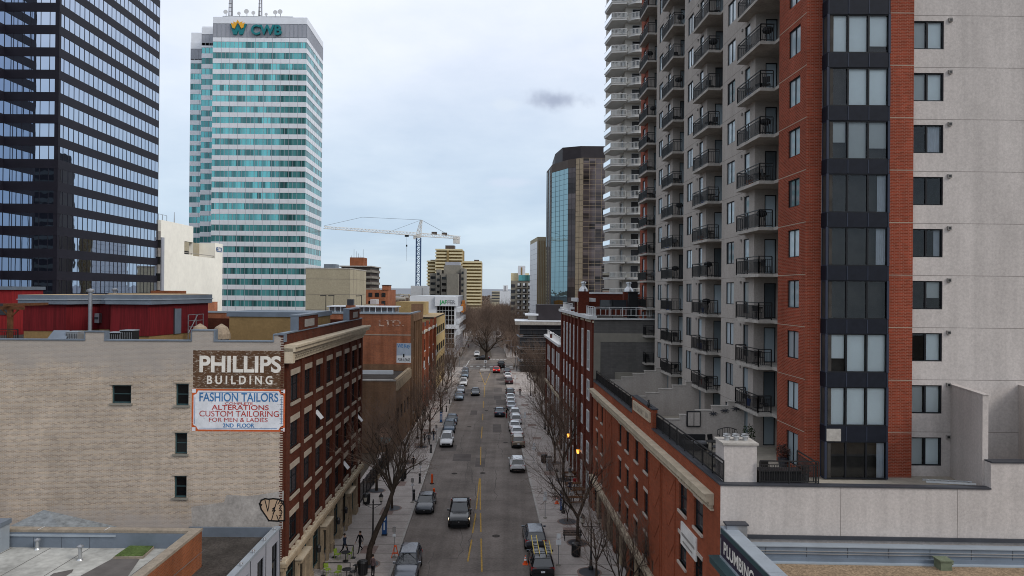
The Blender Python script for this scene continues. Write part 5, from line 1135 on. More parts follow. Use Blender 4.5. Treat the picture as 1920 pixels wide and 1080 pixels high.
for px, py0, py1, sc in ((432.5, 28, -30, .55), (488, 26, -22, .5)):
    b = MB(); p = at(px, py0, 246); q = at(px+1, py1, 246)
    for dx, dy in ((-sc, -sc), (sc, -sc), (sc, sc), (-sc, sc)): b.tube((p.x+dx, 246+dy, zt-1), (q.x+dx*.6, 246+dy*.6, q.z), .13, .1, 4, 'cladding_dark')
    z = zt
    while z < q.z: b.box(p.x-sc, p.x+sc, 246-sc, 246-sc+.1, z, z+.14, 'granite_brown'); z += 1.4
    b.build('antenna_mast', bk)
b = MB(); b.box(c0+2, c1-6, 243, 252, zt-1, zt+1.6, 'roof_white'); b.build('roof_plant', bk)
random.seed(11)
for px, s in ((424, 1.0), (449, .8), (463, 1.1), (500, .7), (517, 1.0), (526, 1.1), (476, .9)):
    b = MB(); p = at(px, 30, 242); b.tube((p.x, 242, zt-.5), (p.x, 242, zt+2.6*s), .14, .1, 5, 'metal_grey'); q = Vector((p.x, 241.6, zt+2.4*s)); b.lathe([(.1, -.3), (.75*s, .05), (.8*s, .12)], (0, 0, 0), 10, 'white_paint')
    k = len(b.v)-30
    for i in range(k, len(b.v)): v = b.v[i]; b.v[i] = (q.x+v[0], q.y-v[2]*1.0, q.z+v[1])
    b.build('satellite_dish', bk)
# ---------------------------------------------------------------- mid distance blocks, left
def block(name, label, px0, px1, ytop, Y, depth, m, loc=None, cat='building'):
    a, c = at(px0, ytop, Y), at(px1, ytop, Y); r = empty(name, ((a.x+c.x)/2, Y+depth/2, 0), label, cat); b = MB(); b.box(a.x, c.x, Y, Y+depth, 0, a.z, m); b.build('wall', r); return r, a.x, c.x, a.z
gb_ = empty('concrete_box_building', (-52, 210, 0), 'windowless beige concrete box building right of the bank tower', 'building')
p = at(599, 504, 200); q = at(656, 504, 200); s = at(684, 509, 220)
b = MB(); b.prism([(p.x-4, 200), (q.x, 200), (s.x, 222), (p.x-4, 222)], 0, p.z, 'concrete_tan'); b.build('wall', gb_)
e = Fr((p.x-4, 200), (q.x, 200)); g = Fr((q.x, 200), (s.x, 222)); b = MB()
for k in range(5): e.box(b, 0, e.L, p.z-3-4.5*k, p.z-2.92-4.5*k, 0, .03, 'stucco_joint'); g.box(b, 0, g.L, p.z-3-4.5*k, p.z-2.92-4.5*k, 0, .03, 'stucco_joint')
for k in range(5): g.box(b, g.L*k/5, g.L*k/5+.08, 0, p.z, 0, .03, 'stucco_joint')
b.build('panel_joint', gb_); b = MB(); e.box(b, -.1, e.L+.1, p.z, p.z+.3, -.4, .1, 'concrete_slab'); g.box(b, -.1, g.L+.1, p.z, p.z+.3, -.4, .1, 'concrete_slab'); b.box(q.x-9, q.x-5.5, 205, 209, p.z, p.z+1.6, 'flash_blue'); b.build('roof', gb_)
g.box(b, 1, 2, 8, 14, 0, .02, 'black')
r, xa_, xc_, za_ = block('balcony_block', 'dark balconied apartment block with brick roof room behind the concrete box', 640, 694, 500, 320, 22, 'granite_brown')
for k in range(16):
    b = MB(); z = za_-2.6-2.8*k; b.box(xc_-9, xc_+1.2, 318.6, 320, z, z+1.1, 'concrete_grey'); b.box(xc_, xc_+1.2, 320, 338, z, z+1.1, 'concrete_grey'); b.build('balcony', r)
b = MB(); b.box(xa_+3, xa_+9.5, 324, 332, za_, za_+4.6, 'brick_orange'); b.box(xa_-1, xc_+1, 319, 342, za_, za_+.5, 'concrete_slab'); rp = b.build('roof_room', r)
for i in range(6): b = MB(); x = xa_+3.4+i*1.1; b.tube((x, 326, za_+4.6), (x, 326, za_+5.6+(i*7 % 4)), .12, .08, 4, 'metal_grey'); b.build('antenna', rp)
r, xa_, xc_, za_ = block('brown_brick_block', 'low brown brick block with corner stair tower beyond the concrete box', 686, 728, 543, 250, 16, 'brick_old')
b = MB(); b.box(xc_-2.2, xc_+.2, 249.7, 255, za_, za_+1.6, 'brick_old'); b.box(xc_-2.4, xc_+.4, 249.5, 255.2, za_+1.6, za_+1.8, 'flash_dark'); b.build('stair_tower', r)
e = Fr((xa_, 250), (xc_, 250))
for i in range(3):
    for k in range(3): window(e, 1+i*2.4, 2.4+i*2.4, za_-2.6-3*k, za_-1.1-3*k, r, 'frame_dark', 'glass_win', 2, 1, rec=-.12)
r, xa_, xc_, za_ = block('cream_trim_house', 'small red brick house with cream trim in front of the concrete box', 683, 706, 571, 165, 10, 'brick_red')
e = Fr((xa_, 165), (xc_, 165)); b = MB(); e.box(b, -.1, e.L+.1, za_-.5, za_+.1, 0, .2, 'stone_cream'); e.box(b, -.1, .25, 0, za_-.5, 0, .15, 'stone_cream'); b.build('trim', r)
g = Fr((xc_, 165), (xc_-.4, 175)); b = MB()
for k in range(5): g.box(b, g.L*k/5, g.L*k/5+.5, 0, za_, 0, .1, 'stone_cream')
b.build('trim', r); b = MB(); b.box(xa_+1, xc_-.6, 167, 171, za_, za_+1.2, 'white_paint'); b.build('roof_unit', r)
# brutalist block and yellow apartment tower
by = empty('brutalist_tower', (-46, 390, 0), 'brown grey concrete tower of blank slabs in front of the yellow apartment tower', 'building')
Y = 380
for px0, px1, yt, dy, m_ in ((806, 818, 512, 6, 'concrete_grey'), (818, 826, 505, 3, 'concrete_grey'), (827, 838, 513, 0, 'concrete_grey'), (838, 859, 513, -3, 'concrete_grey'), (859, 864, 512, 4, 'cladding_dark'), (864, 871, 503, 6, 'concrete_grey'), (832, 864, 497, 10, 'concrete_grey'), (835, 862, 491, 14, 'alu_grey')):
    a, c = at(px0, yt, Y+dy), at(px1, yt, Y+dy); b = MB(); b.box(a.x, c.x, Y+dy, Y+25, 0, a.z, m_); o = b.build('concrete_slab', by)
    if m_ == 'concrete_grey' and px1-px0 < 14:
        for k in range(7): b = MB(); b.box(a.x+.5, c.x-.5, Y+dy-.15, Y+dy, a.z-3.2-3.4*k, a.z-1.8-3.4*k, 'glass_dark'); b.build('window', o)
ya_ = empty('yellow_apartment_tower', (-45, 560, 0), 'stepped yellow apartment tower banded with pale balconies, centre distance', 'building')
Y = 545
for px0, px1, yt, dy in ((818, 866, 467, 0), (802, 822, 489, 4), (864, 902, 490, 4)):
    a, c = at(px0, yt, Y+dy), at(px1, yt, Y+dy); b = MB(); b.box(a.x, c.x, Y+dy, Y+30, 0, a.z, 'apt_yellow_dark'); wl_ = b.build('wall', ya_); z = a.z-1.1
    while z > 3: b = MB(); b.box(a.x-.6, c.x+.6, Y+dy-1.6, Y+dy, z, z+1.25, 'apt_yellow'); b.build('balcony', ya_); z -= 2.62
b = MB(); a, c = at(835, 460, 550), at(852, 460, 550); b.box(a.x, c.x, 550, 560, 40, a.z, 'granite_brown'); b.build('roof_room', ya_); b = MB(); a, c = at(838, 467, 544.8), at(842, 467, 544.8); b.box(a.x, c.x, 542.8, 545, 3, a.z-1.2, 'apt_yellow_dark'); b.build('stair_strip', ya_)
for px0, px1 in ((807, 816), (889, 898)): b = MB(); a, c = at(px0, 487, 552), at(px1, 487, 552); b.box(a.x, c.x, 552, 558, 30, a.z, 'granite_brown'); b.build('roof_room', ya_)
# ---------------------------------------------------------------- right distance
gt = empty('octagonal_glass_tower', (22, 260, 0), 'octagonal office tower with blue mirror glass, tan stone and bronze glass', 'building')
P_ = [at(1024.5, 400, 268), at(1034, 400, 254), at(1065, 400, 244), at(1079, 400, 242), at(1093, 400, 240), at(1185, 400, 240)]; zg = 69.5
pl = [(p.x, p.y) for p in P_]
b = MB(); b.prism([(p[0]+.25, p[1]+.3) for p in pl]+[(pl[-1][0], 285), (pl[0][0]+4, 285)], 0, zg-.1, 'granite_brown'); b.build('core', gt)
mats = ['granite_brown', 'glass_blue_tower', 'glass_bronze', 'granite_tan', 'glass_bronze']
for i in range(5):
    e = Fr(pl[i], pl[i+1]); b = MB(); zt_ = zg-3.0 if i in (1, 2) else zg-.2; e.box(b, 0, e.L, 0, zt_, -.2, .0, mats[i])
    if i in (1, 2): e.box(b, 0, e.L, zt_, zg, -.2, .1, 'granite_brown')
    if i in (3, 4): e.box(b, 0, e.L, zt_, zg, -.2, .05, 'granite_tan' if i == 3 else 'granite_brown')
    o = b.build('glass_facet' if 'glass' in mats[i] else 'stone_facet', gt); b = MB()
    n = {0: 3, 1: 4, 2: 2, 3: 2, 4: 8}[i]
    for q in range(n+1): e.box(b, e.L*q/n-.035, e.L*q/n+.035, 0, zt_, .0, .05, 'granite_tan' if i == 4 else 'cladding_dark')
    z = zt_
    while z > 2: e.box(b, 0, e.L, z-.035, z+.035, 0, .045, 'granite_tan' if i == 4 else 'cladding_dark'); z -= 1.85
    b.build('mullions', o)
b = MB(); e = Fr(pl[0], pl[1]); [e.box(b, e.L*q, e.L*q+.8, 0, zg-1, 0, .1, 'glass_blue_tower') for q in (.15, .6)]; b.build('glass_strip', gt)
a = [at(1040, 400, 262), at(1054, 400, 250), at(1088, 400, 247), at(1190, 400, 247)]; b = MB(); b.prism([(p.x, p.y) for p in a]+[(a[-1].x, 280), (a[0].x, 280)], zg, zg+5.6, 'cladding_dark'); b.build('penthouse', gt)
sb = empty('slab_office_building', (11, 300, 0), 'plain tan and grey slab office beside the octagonal glass tower', 'building')
p, q, s = at(995.5, 444, 300), at(1008, 444, 285), at(1030, 446, 285)
b = MB(); b.prism([(p.x, 310), (q.x, 285), (s.x, 285), (s.x, 310)], 0, q.z, 'concrete_tan'); b.build('wall', sb)
e = Fr((p.x, 310), (q.x, 285)); b = MB(); e.box(b, .6, e.L-.4, 0, q.z-1.8, 0, .15, 'alu_panel')
for k in range(18): e.box(b, .6, e.L-.4, 3+2.2*k, 3.08+2.2*k, .15, .2, 'alu_grey')
b.build('side_cladding', sb); g = Fr((q.x, 285), (s.x, 285)); b = MB()
for k in range(7): g.box(b, g.L*k/7, g.L*k/7+.2, 0, q.z-1.6, 0, .2, 'tan_siding')
b.build('fin', sb)
ap, xa_, xc_, za_ = block('grey_apartment_block', 'grey mid-rise apartment block with dark balconies and glass top floor, right of the tree-lined avenue', 958, 1000, 526, 345, 24, 'concrete_grey')
e = Fr((xa_, 345), (xc_, 345)); za_ += 1
for k in range(9):
    z = za_-4.5-2.9*k
    b = MB(); e.box(b, 0, 2.2, z, z+1.6, .0, .06, 'flash_dark'); b.build('window', ap)
    for i in range(3):
        ua = 3.2+i*2.7; b = MB(); e.box(b, ua, ua+2.1, z-.2, z, 0, 1.3, 'concrete_slab'); e.box(b, ua, ua+2.1, z, z+1.0, 1.22, 1.3, 'black'); bb = b.build('balcony', ap)
        b = MB(); e.box(b, ua+.2, ua+1.2, z, z+2.2, 0, .05, 'white_panel'); e.box(b, ua+1.25, ua+2.0, z, z+2.2, 0, .05, 'glass_dark'); b.build('balcony_door', bb)
b = MB(); e.box(b, 3.8, e.L, za_-1, za_+1.8, -10, .4, 'glass_teal'); b.build('glass_floor', ap)
r, xa_, xc_, za_ = block('tan_apartment_block', 'tan and white apartment block rising behind the grey one', 958, 992, 512, 430, 20, 'apt_yellow'); b = MB(); b.box(xa_+4.5, xa_+9, 428, 445, 0, za_+4.6, 'white_panel'); b.build('white_bay', r); b = MB(); b.box(xa_+6.2, xa_+7.2, 427.9, 428, 5, za_+3.6, 'tan_siding'); b.build('window', r)
r, xa_, xc_, za_ = block('white_far_block', 'small white block on the skyline above the avenue trees', 937, 957, 545, 640, 20, 'white_panel'); b = MB(); b.box(xa_+3.4, xa_+7.5, 639.6, 650, za_, za_+5, 'alu_panel'); b.box(xa_+4.6, xa_+5.4, 639.5, 639.6, za_, za_+4.5, 'flash_dark'); b.build('roof_room', r)
r, xa_, xc_, za_ = block('tan_far_block', 'hazy tan block on the skyline left of the white one', 922, 937, 546, 760, 20, 'concrete_tan'); b = MB(); [b.box(xa_, xc_, 759.8, 760, za_-2.5-3*k, za_-1.2-3*k, 'flash_dark') for k in range(4)]; b.build('window', r)
random.seed(5)
for i in range(26):                              # scattered far roofs
    px = random.uniform(700, 960); Yf = random.uniform(900, 1900); h = random.uniform(6, 13); wd = random.uniform(14, 50); x = (px-960)/1280*Yf
    b = MB(); b.box(x, x+wd, Yf, Yf+20, 0, h, random.choice(['white_panel', 'apt_beige', 'concrete_tan', 'concrete_grey'])); b.box(x+wd*.3, x+wd*.5, Yf+4, Yf+12, h, h+2, 'alu_grey')
    tag(b.build('distant_building', loc=(x, Yf, 0)), 'pale low building far off on the horizon among the bare woods', 'building', 'far buildings on the horizon')
# ---------------------------------------------------------------- tower crane
cr = empty('tower_crane', (at(784, 540, 330).x, 330, 0), 'white tower crane with blue lattice mast above the rooftops', 'crane')
mx, my = cr.location.x, 330; zj = at(784, 440, 330).z
def lattice(mb, p, q, w0, w1, step, m, r=.12, tri=False):
    p, q = Vector(p), Vector(q); d = (q-p); n = max(1, int(d.length/step)); dn = d.normalized(); a = dn.cross(Vector((0, 0, 1))); 
    if a.length < .1: a = Vector((1, 0, 0))
    a.normalize(); c = a.cross(dn).normalized()
    cor = [(-1, -1), (1, -1), (1, 1), (-1, 1)] if not tri else [(-1, -.6), (1, -.6), (0, 1.1)]
    pt = lambda k, t: p+d*t+(a*cor[k][0]+c*cor[k][1])*((w0+(w1-w0)*t)/2)
    K = len(cor)
    for k in range(K): mb.tube(pt(k, 0), pt(k, 1), r, r, 4, m)
    for i in range(n):
        for k in range(K):
            mb.tube(pt(k, i/n), pt((k+1) % K, (i+1)/n), r*.6, r*.6, 4, m, False); mb.tube(pt(k, i/n), pt((k+1) % K, i/n), r*.6, r*.6, 4, m, False)
b = MB(); lattice(b, (mx, my, 0), (mx, my, zj-1.5), 2.1, 2.1, 2.1, 'crane_blue', .22); b.build('mast', cr)
dr = Vector((-37, -31, 0)).normalized()
b = MB(); j0 = Vector((mx, my, zj)); j1 = j0+dr*48.5+Vector((0, 0, .2)); lattice(b, j0+dr*1.2, j1, 1.7, 1.1, 1.8, 'crane_white', .13, True); b.build('jib', cr)
b = MB(); k1 = j0-dr*24.5; lattice(b, j0-dr*1.2, k1, 1.5, 1.3, 2, 'crane_white', .14); b.build('counter_jib', cr)
b = MB(); ap_ = at(791, 412, 330); apx = Vector((mx-dr.x*1.5, my-dr.y*1.5, ap_.z)); lattice(b, j0, apx, 1.8, .7, 1.6, 'crane_white', .15); b.build('tower_head', cr)
b = MB(); b.box(mx-1.1, mx+1.1, my-1.1, my+1.1, zj-1.6, zj+.2, 'crane_white'); b.box(mx-2.3, mx-1.1, my-1.6, my, zj-2.2, zj-.2, 'crane_white'); b.build('slewing_unit', cr)
b = MB(); b.tube(apx, j0+dr*17, .07, .07, 4, 'black'); mid = j0+dr*30+Vector((0, 0, 6.2)); b.tube(apx, mid, .07, .07, 4, 'black'); b.tube(mid, j1+Vector((0, 0, .8)), .07, .07, 4, 'black'); b.tube(apx, j0-dr*20, .08, .08, 4, 'black'); b.build('tie_cable', cr)
b = MB()
for t in (21.5, 23.3): c = j0-dr*t; b.box(c.x-.9, c.x+.9, c.y-.6, c.y+.6, zj-3.2, zj+.3, 'crane_white')
for t in (9, 15): c = j0-dr*t; b.box(c.x-1.3, c.x+1.3, c.y-.5, c.y+.5, zj+.6, zj+1.9, 'granite_brown')
b.build('counterweight', cr)
b = MB(); c = j0+dr*6.6; b.box(c.x-.9, c.x+.9, c.y-.6, c.y+.6, zj-1.4, zj-.6, 'black'); b.tube((c.x, c.y, zj-1.2), (c.x, c.y, zj-5.3), .05, .05, 4, 'black'); b.box(c.x-.3, c.x+.3, c.y-.3, c.y+.3, zj-6.1, zj-5.2, 'black'); b.tube((c.x, c.y, zj-6), (c.x, c.y, zj-13), .08, .05, 4, 'metal_grey'); b.build('hoist', cr)
# ---------------------------------------------------------------- bare trees
def grow_tree(seed, H=10.5, trunk=2.6, spread=.55, r0=.17, lean=(0, 0), levels=(6, 5, 5, 5), up=.2, twig=.0085, curve=None):
    rnd = random.Random(seed); tr, cr_ = MB(), MB()
    def branch(p, d, ln, r, lev):
        n = 3 if lev < 3 else 2; pts = [p]; rs = [r]; dd = d.copy()
        for i in range(n):
            dd = (dd+Vector((rnd.gauss(0, .13), rnd.gauss(0, .13), rnd.gauss(0, .08)+up*.16))).normalized(); pts.append(pts[-1]+dd*ln/n); rs.append(max(twig, r*(1-.62*(i+1)/n)))
        mb = tr if lev <= 1 else cr_
        for i in range(n): mb.tube(pts[i], pts[i+1], rs[i], rs[i+1], 6 if lev < 2 else (4 if lev == 2 else 3), 'bark' if lev < 3 else 'twig', False)
        if lev <= len(levels)-1:
            k = levels[lev]
            for i in range(k):
                t = .28+.72*(i+rnd.random())/k; t = min(.999, t); j = min(n-1, int(t*n)); f = t*n-j; q = pts[j].lerp(pts[j+1], f); ax = (pts[j+1]-pts[j]).normalized()
                a = ax.orthogonal().normalized(); b = ax.cross(a); th = rnd.uniform(0, 6.28); an = rnd.uniform(.35, .85)*(1 if lev else .9)
                nd = (ax*math.cos(an)+(a*math.cos(th)+b*math.sin(th))*math.sin(an)); nd = (nd+Vector((0, 0, up*.5))).normalized()
                branch(q, nd, ln*rnd.uniform(.48, .74), max(twig, (rs[j]+(rs[j+1]-rs[j])*f)*.62), lev+1)
    pts = curve or [Vector((0, 0, 0)), Vector((lean[0]*.35, lean[1]*.35, trunk*.5)), Vector((lean[0], lean[1], trunk))]
    pts = [Vector(p) for p in pts]; k = len(pts)
    for i in range(k-1): tr.tube(pts[i], pts[i+1], r0*(1.25-.4*i/(k-1)) if i else r0*1.45, r0*(1.25-.4*(i+1)/(k-1)), 8, 'bark', False)
    n0 = levels[0]; top = pts[-1]; dn = (pts[-1]-pts[-2]).normalized()
    for i in range(n0):
        th = 6.28*i/n0+rnd.uniform(-.4, .4); an = spread*rnd.uniform(.55, 1.25) if i else .1
        d = (dn*.4+Vector((math.cos(th)*math.sin(an), math.sin(th)*math.sin(an), math.cos(an)))).normalized()
        q = pts[-2].lerp(top, rnd.uniform(.72, 1)) if i else top
        branch(q, d, (H-trunk)*rnd.uniform(.55, .78), r0*.62, 1)
    return tr, cr_
protos = {}
def tree(name, kind, loc, label, group, rz, sc=1.0, cat='tree'):
    r = empty(name, loc, label, cat, group, rz); r.scale = (sc, sc, sc*random.uniform(.94, 1.06)); pr = protos[kind]
    if isinstance(pr, tuple):
        a = pr[0].build('trunk', r, local=True); c = pr[1].build('crown', r, local=True); protos[kind] = [a, c]
    else:
        for o in pr: c = o.copy(); C.objects.link(c); c.parent = r
    return r
for i in range(4): protos['s%d' % i] = grow_tree(20+i, H=9.5+i*.5, trunk=2.2+.25*i, spread=.72+.09*(i % 3), r0=.13+.012*i)
protos['lean'] = grow_tree(41, H=12.5, r0=.2, spread=.6, curve=[(0, 0, 0), (.15, 0, 1.4), (.75, .1, 3.0), (1.5, .3, 4.6), (2.0, .6, 6.2)], trunk=6.2, levels=(6, 5, 5, 5))
protos['elm'] = grow_tree(52, H=15, trunk=2.6, spread=1.12, r0=.42, levels=(8, 6, 5, 5), up=.16, twig=.011)
protos['fg'] = grow_tree(63, H=7.5, trunk=1.9, spread=.6, r0=.10, levels=(6, 5, 5, 4), twig=.007)
random.seed(9)
LT = [(735, 953), (706, 920), (759, 868), (790, 838), (806, 812), (797, 790), (826, 770), (815, 752), (838, 738), (830, 724), (846, 712), (840, 702), (852, 694)]
RT = [(1083, 1018), (1056, 900), (1040, 868), (1052, 842), (1028, 815), (1036, 795), (1016, 775), (1022, 755), (1003, 738), (1008, 722), (993, 708), (987, 696), (976, 688)]
where = ('first', 'second', 'third', 'fourth', 'fifth', 'sixth', 'seventh', 'eighth', 'ninth', 'tenth', 'eleventh', 'twelfth', 'thirteenth')
tree('street_tree', 'lean', gnd(690, 1058, WZ), 'bare street tree with a strongly leaning dark trunk beside the cafe tables', 'bare street trees', 0, .95)
for k, (px, py) in enumerate(LT): tree('street_tree', 's%d' % (k % 4), gnd(px, py, WZ), 'bare street tree on the left pavement, %s up the street after the leaning one' % where[k], 'bare street trees', random.uniform(0, 6), random.uniform(.72, .95))
for k, (px, py) in enumerate(RT): tree('street_tree', 's%d' % ((k+2) % 4), gnd(px, py, WZ), 'bare street tree on the right pavement, %s up the street from the bench' % where[k], 'bare street trees', random.uniform(0, 6), random.uniform(.78, 1.0))
for px, Y, s, lb in ((1165, 47, 1.0, 'bare thin-branched tree in front of the brick podium at the bottom edge'), (1228, 46, .85, 'smaller bare tree right of the other one against the brick podium at the bottom edge'), (1118, 53, .85, 'slim bare tree behind the near double lantern on the right pavement')):
    p = at(px, 1100, Y); tree('young_tree', 'fg', (p.x, Y, WZ), lb, 'young bare trees by the brick podium', s*5, s)
tree('elm_tree', 'elm', gnd(912, 674, .16), 'big spreading bare elm standing on the boulevard median at the crossing', None, 0, 1.0)
# the avenue beyond the crossing
av = []
for i in range(15):
    Y = 238+i*13; av += [(LC(Y)-5.5-random.uniform(0, 2), Y, 'left'), (RC(Y)+6.5+random.uniform(0, 2), Y+4, 'right')]
for i in range(7): Y = 252+i*24; c = gnd(912, 670); av.append((c.x-.032*(Y-226), Y, 'middle'))
for x, Y, sd in av: tree('avenue_tree', 's%d' % random.randint(0, 3), (x, Y, 0), 'bare tree lining the avenue beyond the crossing on its %s side' % {'left': 'left', 'right': 'right', 'middle': 'median'}[sd], 'bare avenue trees on the %s' % sd, random.uniform(0, 6), random.uniform(1.1, 1.4))
# woods beyond: one mass of bare twigs
rnd = random.Random(77); b = MB()
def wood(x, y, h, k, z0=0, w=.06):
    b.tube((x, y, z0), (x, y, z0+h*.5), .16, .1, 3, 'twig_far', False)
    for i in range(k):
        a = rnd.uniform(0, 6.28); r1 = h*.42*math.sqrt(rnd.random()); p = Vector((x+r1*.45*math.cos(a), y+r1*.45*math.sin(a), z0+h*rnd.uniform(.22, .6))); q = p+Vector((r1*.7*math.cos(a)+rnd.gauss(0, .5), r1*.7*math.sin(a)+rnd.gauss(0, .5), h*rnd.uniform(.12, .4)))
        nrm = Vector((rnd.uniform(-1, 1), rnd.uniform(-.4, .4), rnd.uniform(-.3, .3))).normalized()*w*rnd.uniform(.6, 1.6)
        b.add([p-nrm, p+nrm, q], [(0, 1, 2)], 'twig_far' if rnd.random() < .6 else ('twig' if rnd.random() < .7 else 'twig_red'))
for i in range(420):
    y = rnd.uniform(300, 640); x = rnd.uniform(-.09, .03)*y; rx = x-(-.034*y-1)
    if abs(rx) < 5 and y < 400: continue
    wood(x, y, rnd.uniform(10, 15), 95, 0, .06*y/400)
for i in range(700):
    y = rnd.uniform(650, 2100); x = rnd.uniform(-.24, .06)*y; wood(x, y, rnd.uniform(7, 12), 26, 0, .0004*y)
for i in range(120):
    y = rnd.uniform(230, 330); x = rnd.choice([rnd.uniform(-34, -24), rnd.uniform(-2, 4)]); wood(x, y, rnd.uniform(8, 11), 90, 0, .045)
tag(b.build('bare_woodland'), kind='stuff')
p = gnd(866, 640); tr_ = empty('spruce_tree', (-23.5, 245, 0), 'dark green spruce standing behind the white office', 'tree'); b = MB(); b.tube((0, 0, 0), (0, 0, 16), .25, .05, 6, 'bark'); b.build('trunk', tr_, local=True); b = MB()
for i in range(900):
    h = 15.5*rnd.random()**1.2+1; r1 = (17-h)*.19*rnd.uniform(.3, 1); a = rnd.uniform(0, 6.28); c = Vector((r1*math.cos(a), r1*math.sin(a), h)); d = Vector((math.cos(a), math.sin(a), -.5))*.8; e = Vector((-math.sin(a), math.cos(a), 0))*.28
    b.add([c-e, c+e, c+d], [(0, 1, 2)], 'needle')
b.build('crown', tr_, local=True)
# ---------------------------------------------------------------- vehicles
def loft(mb, rings, m, capm=None):
    n = len(rings[0]); k = len(rings); vs = [p for r in rings for p in r]
    mb.add(vs, [(j*n+i, (j+1)*n+i, (j+1)*n+(i+1) % n, j*n+(i+1) % n) for j in range(k-1) for i in range(n)]+[tuple(range(n)), tuple(range((k-1)*n, k*n))[::-1]], m)
def ring(y, zb, zt, w, tuck=.86):
    return [(-w*.9, y, zb), (-w, y, zb+.14), (-w, y, zb+(zt-zb)*.62), (-w*.97, y, zt-.09), (-w*tuck, y, zt), (0, y, zt+.025), (w*tuck, y, zt), (w*.97, y, zt-.09), (w, y, zb+(zt-zb)*.62), (w, y, zb+.14), (w*.9, y, zb)]
CAR = {
 'sedan': dict(L=4.75, W=1.84, H=1.45, st=[(-.5, .42, .82, .86), (-.485, .28, .98, .95), (-.40, .2, 1.03, 1), (-.25, .18, 1.0, 1), (0, .17, .97, 1), (.18, .17, .96, 1), (.32, .18, .9, .99), (.44, .22, .8, .95), (.492, .27, .68, .86), (.5, .36, .58, .78)], cab=(-.36, -.2, .05, .235), belt=.95),
 'suv': dict(L=4.65, W=1.88, H=1.70, st=[(-.5, .5, .95, .9), (-.488, .36, 1.1, .97), (-.42, .26, 1.12, 1), (-.25, .25, 1.12, 1), (0, .24, 1.1, 1), (.18, .24, 1.09, 1), (.32, .25, 1.04, .99), (.44, .28, .95, .96), (.49, .32, .8, .9), (.5, .4, .68, .84)], cab=(-.475, -.42, .02, .22), belt=1.09),
 'pickup': dict(L=5.85, W=2.03, H=1.95, st=[(-.5, .6, 1.2, .97), (-.49, .5, 1.3, 1), (-.3, .42, 1.3, 1), (-.1, .4, 1.3, 1), (.15, .4, 1.28, 1), (.22, .4, 1.25, 1), (.36, .42, 1.2, 1), (.46, .45, 1.14, .98), (.495, .5, 1.0, .95), (.5, .6, .9, .92)], cab=(-.13, -.1, .07, .2), belt=1.26),
}
def ringcab(y0, z, w): return None
def make_car(kind):
    P = CAR[kind]; L, W, H = P['L'], P['W']/2, P['H']; parts = {}
    b = MB(); loft(b, [ring(s[0]*L, s[1], s[2], s[3]*W) for s in P['st']], 'paint_white'); parts['body'] = b
    a0, a1, a2, a3 = [q*L for q in P['cab']]; zb = P['belt']; wb, wt = W*.9, W*.74; zt = H-.04
    bot = [(-wb, a0, zb), (wb, a0, zb), (wb*1.0, (a1+a2)/2, zb), (wb*.96, a3, zb), (-wb*.96, a3, zb), (-wb*1.0, (a1+a2)/2, zb)]
    top = [(-wt*.95, a1, zt-.03), (wt*.95, a1, zt-.03), (wt, (a1+a2)/2, zt), (wt*.93, a2, zt-.02), (-wt*.93, a2, zt-.02), (-wt, (a1+a2)/2, zt)]
    g = MB(); g.add(bot+top, [(i, (i+1) % 6, 6+(i+1) % 6, 6+i) for i in range(6)]+[tuple(range(6, 12))], 'car_glass'); parts['cabin_glass'] = g
    r = MB(); e = .03
    rt = [(-wt*.97, a1-.04, zt-.02), (0, a1-.06, zt+.0), (wt*.97, a1-.04, zt-.02), (wt*1.02, (a1+a2)/2, zt+.005), (wt*.95, a2+.05, zt-.015), (0, a2+.08, zt), (-wt*.95, a2+.05, zt-.015), (-wt*1.02, (a1+a2)/2, zt+.005)]
    r2 = [(x*.9, y*.96+(a1+a2)*.02, z+.045) for x, y, z in rt]; r.add(rt+r2, [(i, (i+1) % 8, 8+(i+1) % 8, 8+i) for i in range(8)]+[tuple(range(8, 16)), tuple(range(8))[::-1]], 'paint_white')
    for s in (-1, 1):     # pillars
        for (p, q) in ((bot[0], top[0]), (bot[3], top[3]), (bot[2], top[2])): r.tube((s*abs(p[0]), p[1], p[2]-.02), (s*abs(q[0]), q[1], q[2]), .05, .045, 5, 'paint_white')
        if kind != 'sedan': pa, qa = Vector((s*wb, a0+.5, zb)), Vector((s*wt, a1+.35, zt)); r.tube(pa, qa, .06, .05, 5, 'paint_white')
    parts['roof'] = r
    t = MB()
    if kind == 'suv':
        for s in (-1, 1): t.tube((s*wt*.9, a1+.1, zt+.09), (s*wt*.9, a2, zt+.08), .022, .022, 5, 'black')
        parts['roof_rail'] = t
    if kind == 'pickup':
        t.box(-W*.86, W*.86, -L*.485, a0-.1, 1.31, 1.335, 'black_matt'); parts['truck_bed'] = t
    f = MB(); z = .62 if kind == 'sedan' else .8
    yf = L*.5; hz = P['st'][-1]; fw = W*(.62 if kind != 'pickup' else .62)
    f.box(-fw, fw, yf-.12, yf+.012, hz[1]+.02, hz[2]-.03, 'black'); f.box(-W*.8, W*.8, yf-.15, yf-.01, hz[1]-.12, hz[1]+.0, 'black_matt'); f.box(-.06, .06, yf+.012, yf+.03, (hz[1]+hz[2])/2-.03, (hz[1]+hz[2])/2+.07, 'rim'); parts['grille'] = f
    m = MB()
    for s in (-1, 1): m.hexa([(s*W*.95-.0, a3-.15, zb), (s*W*1.16, a3-.2, zb+.02), (s*W*1.16, a3-.05, zb+.02), (s*W*.95, a3-.02, zb), (s*W*.95, a3-.15, zb+.15), (s*W*1.16, a3-.2, zb+.16), (s*W*1.16, a3-.05, zb+.15), (s*W*.95, a3-.02, zb+.14)], 'paint_white')
    parts['mirrors'] = m
    ub = MB(); ub.box(-W*.84, W*.84, -L*.46, L*.46, .13 if kind == 'sedan' else .18, .45, 'black_matt'); parts['underbody_shade'] = ub  # black box added to deepen the contact shadow beneath the car
    return P, parts
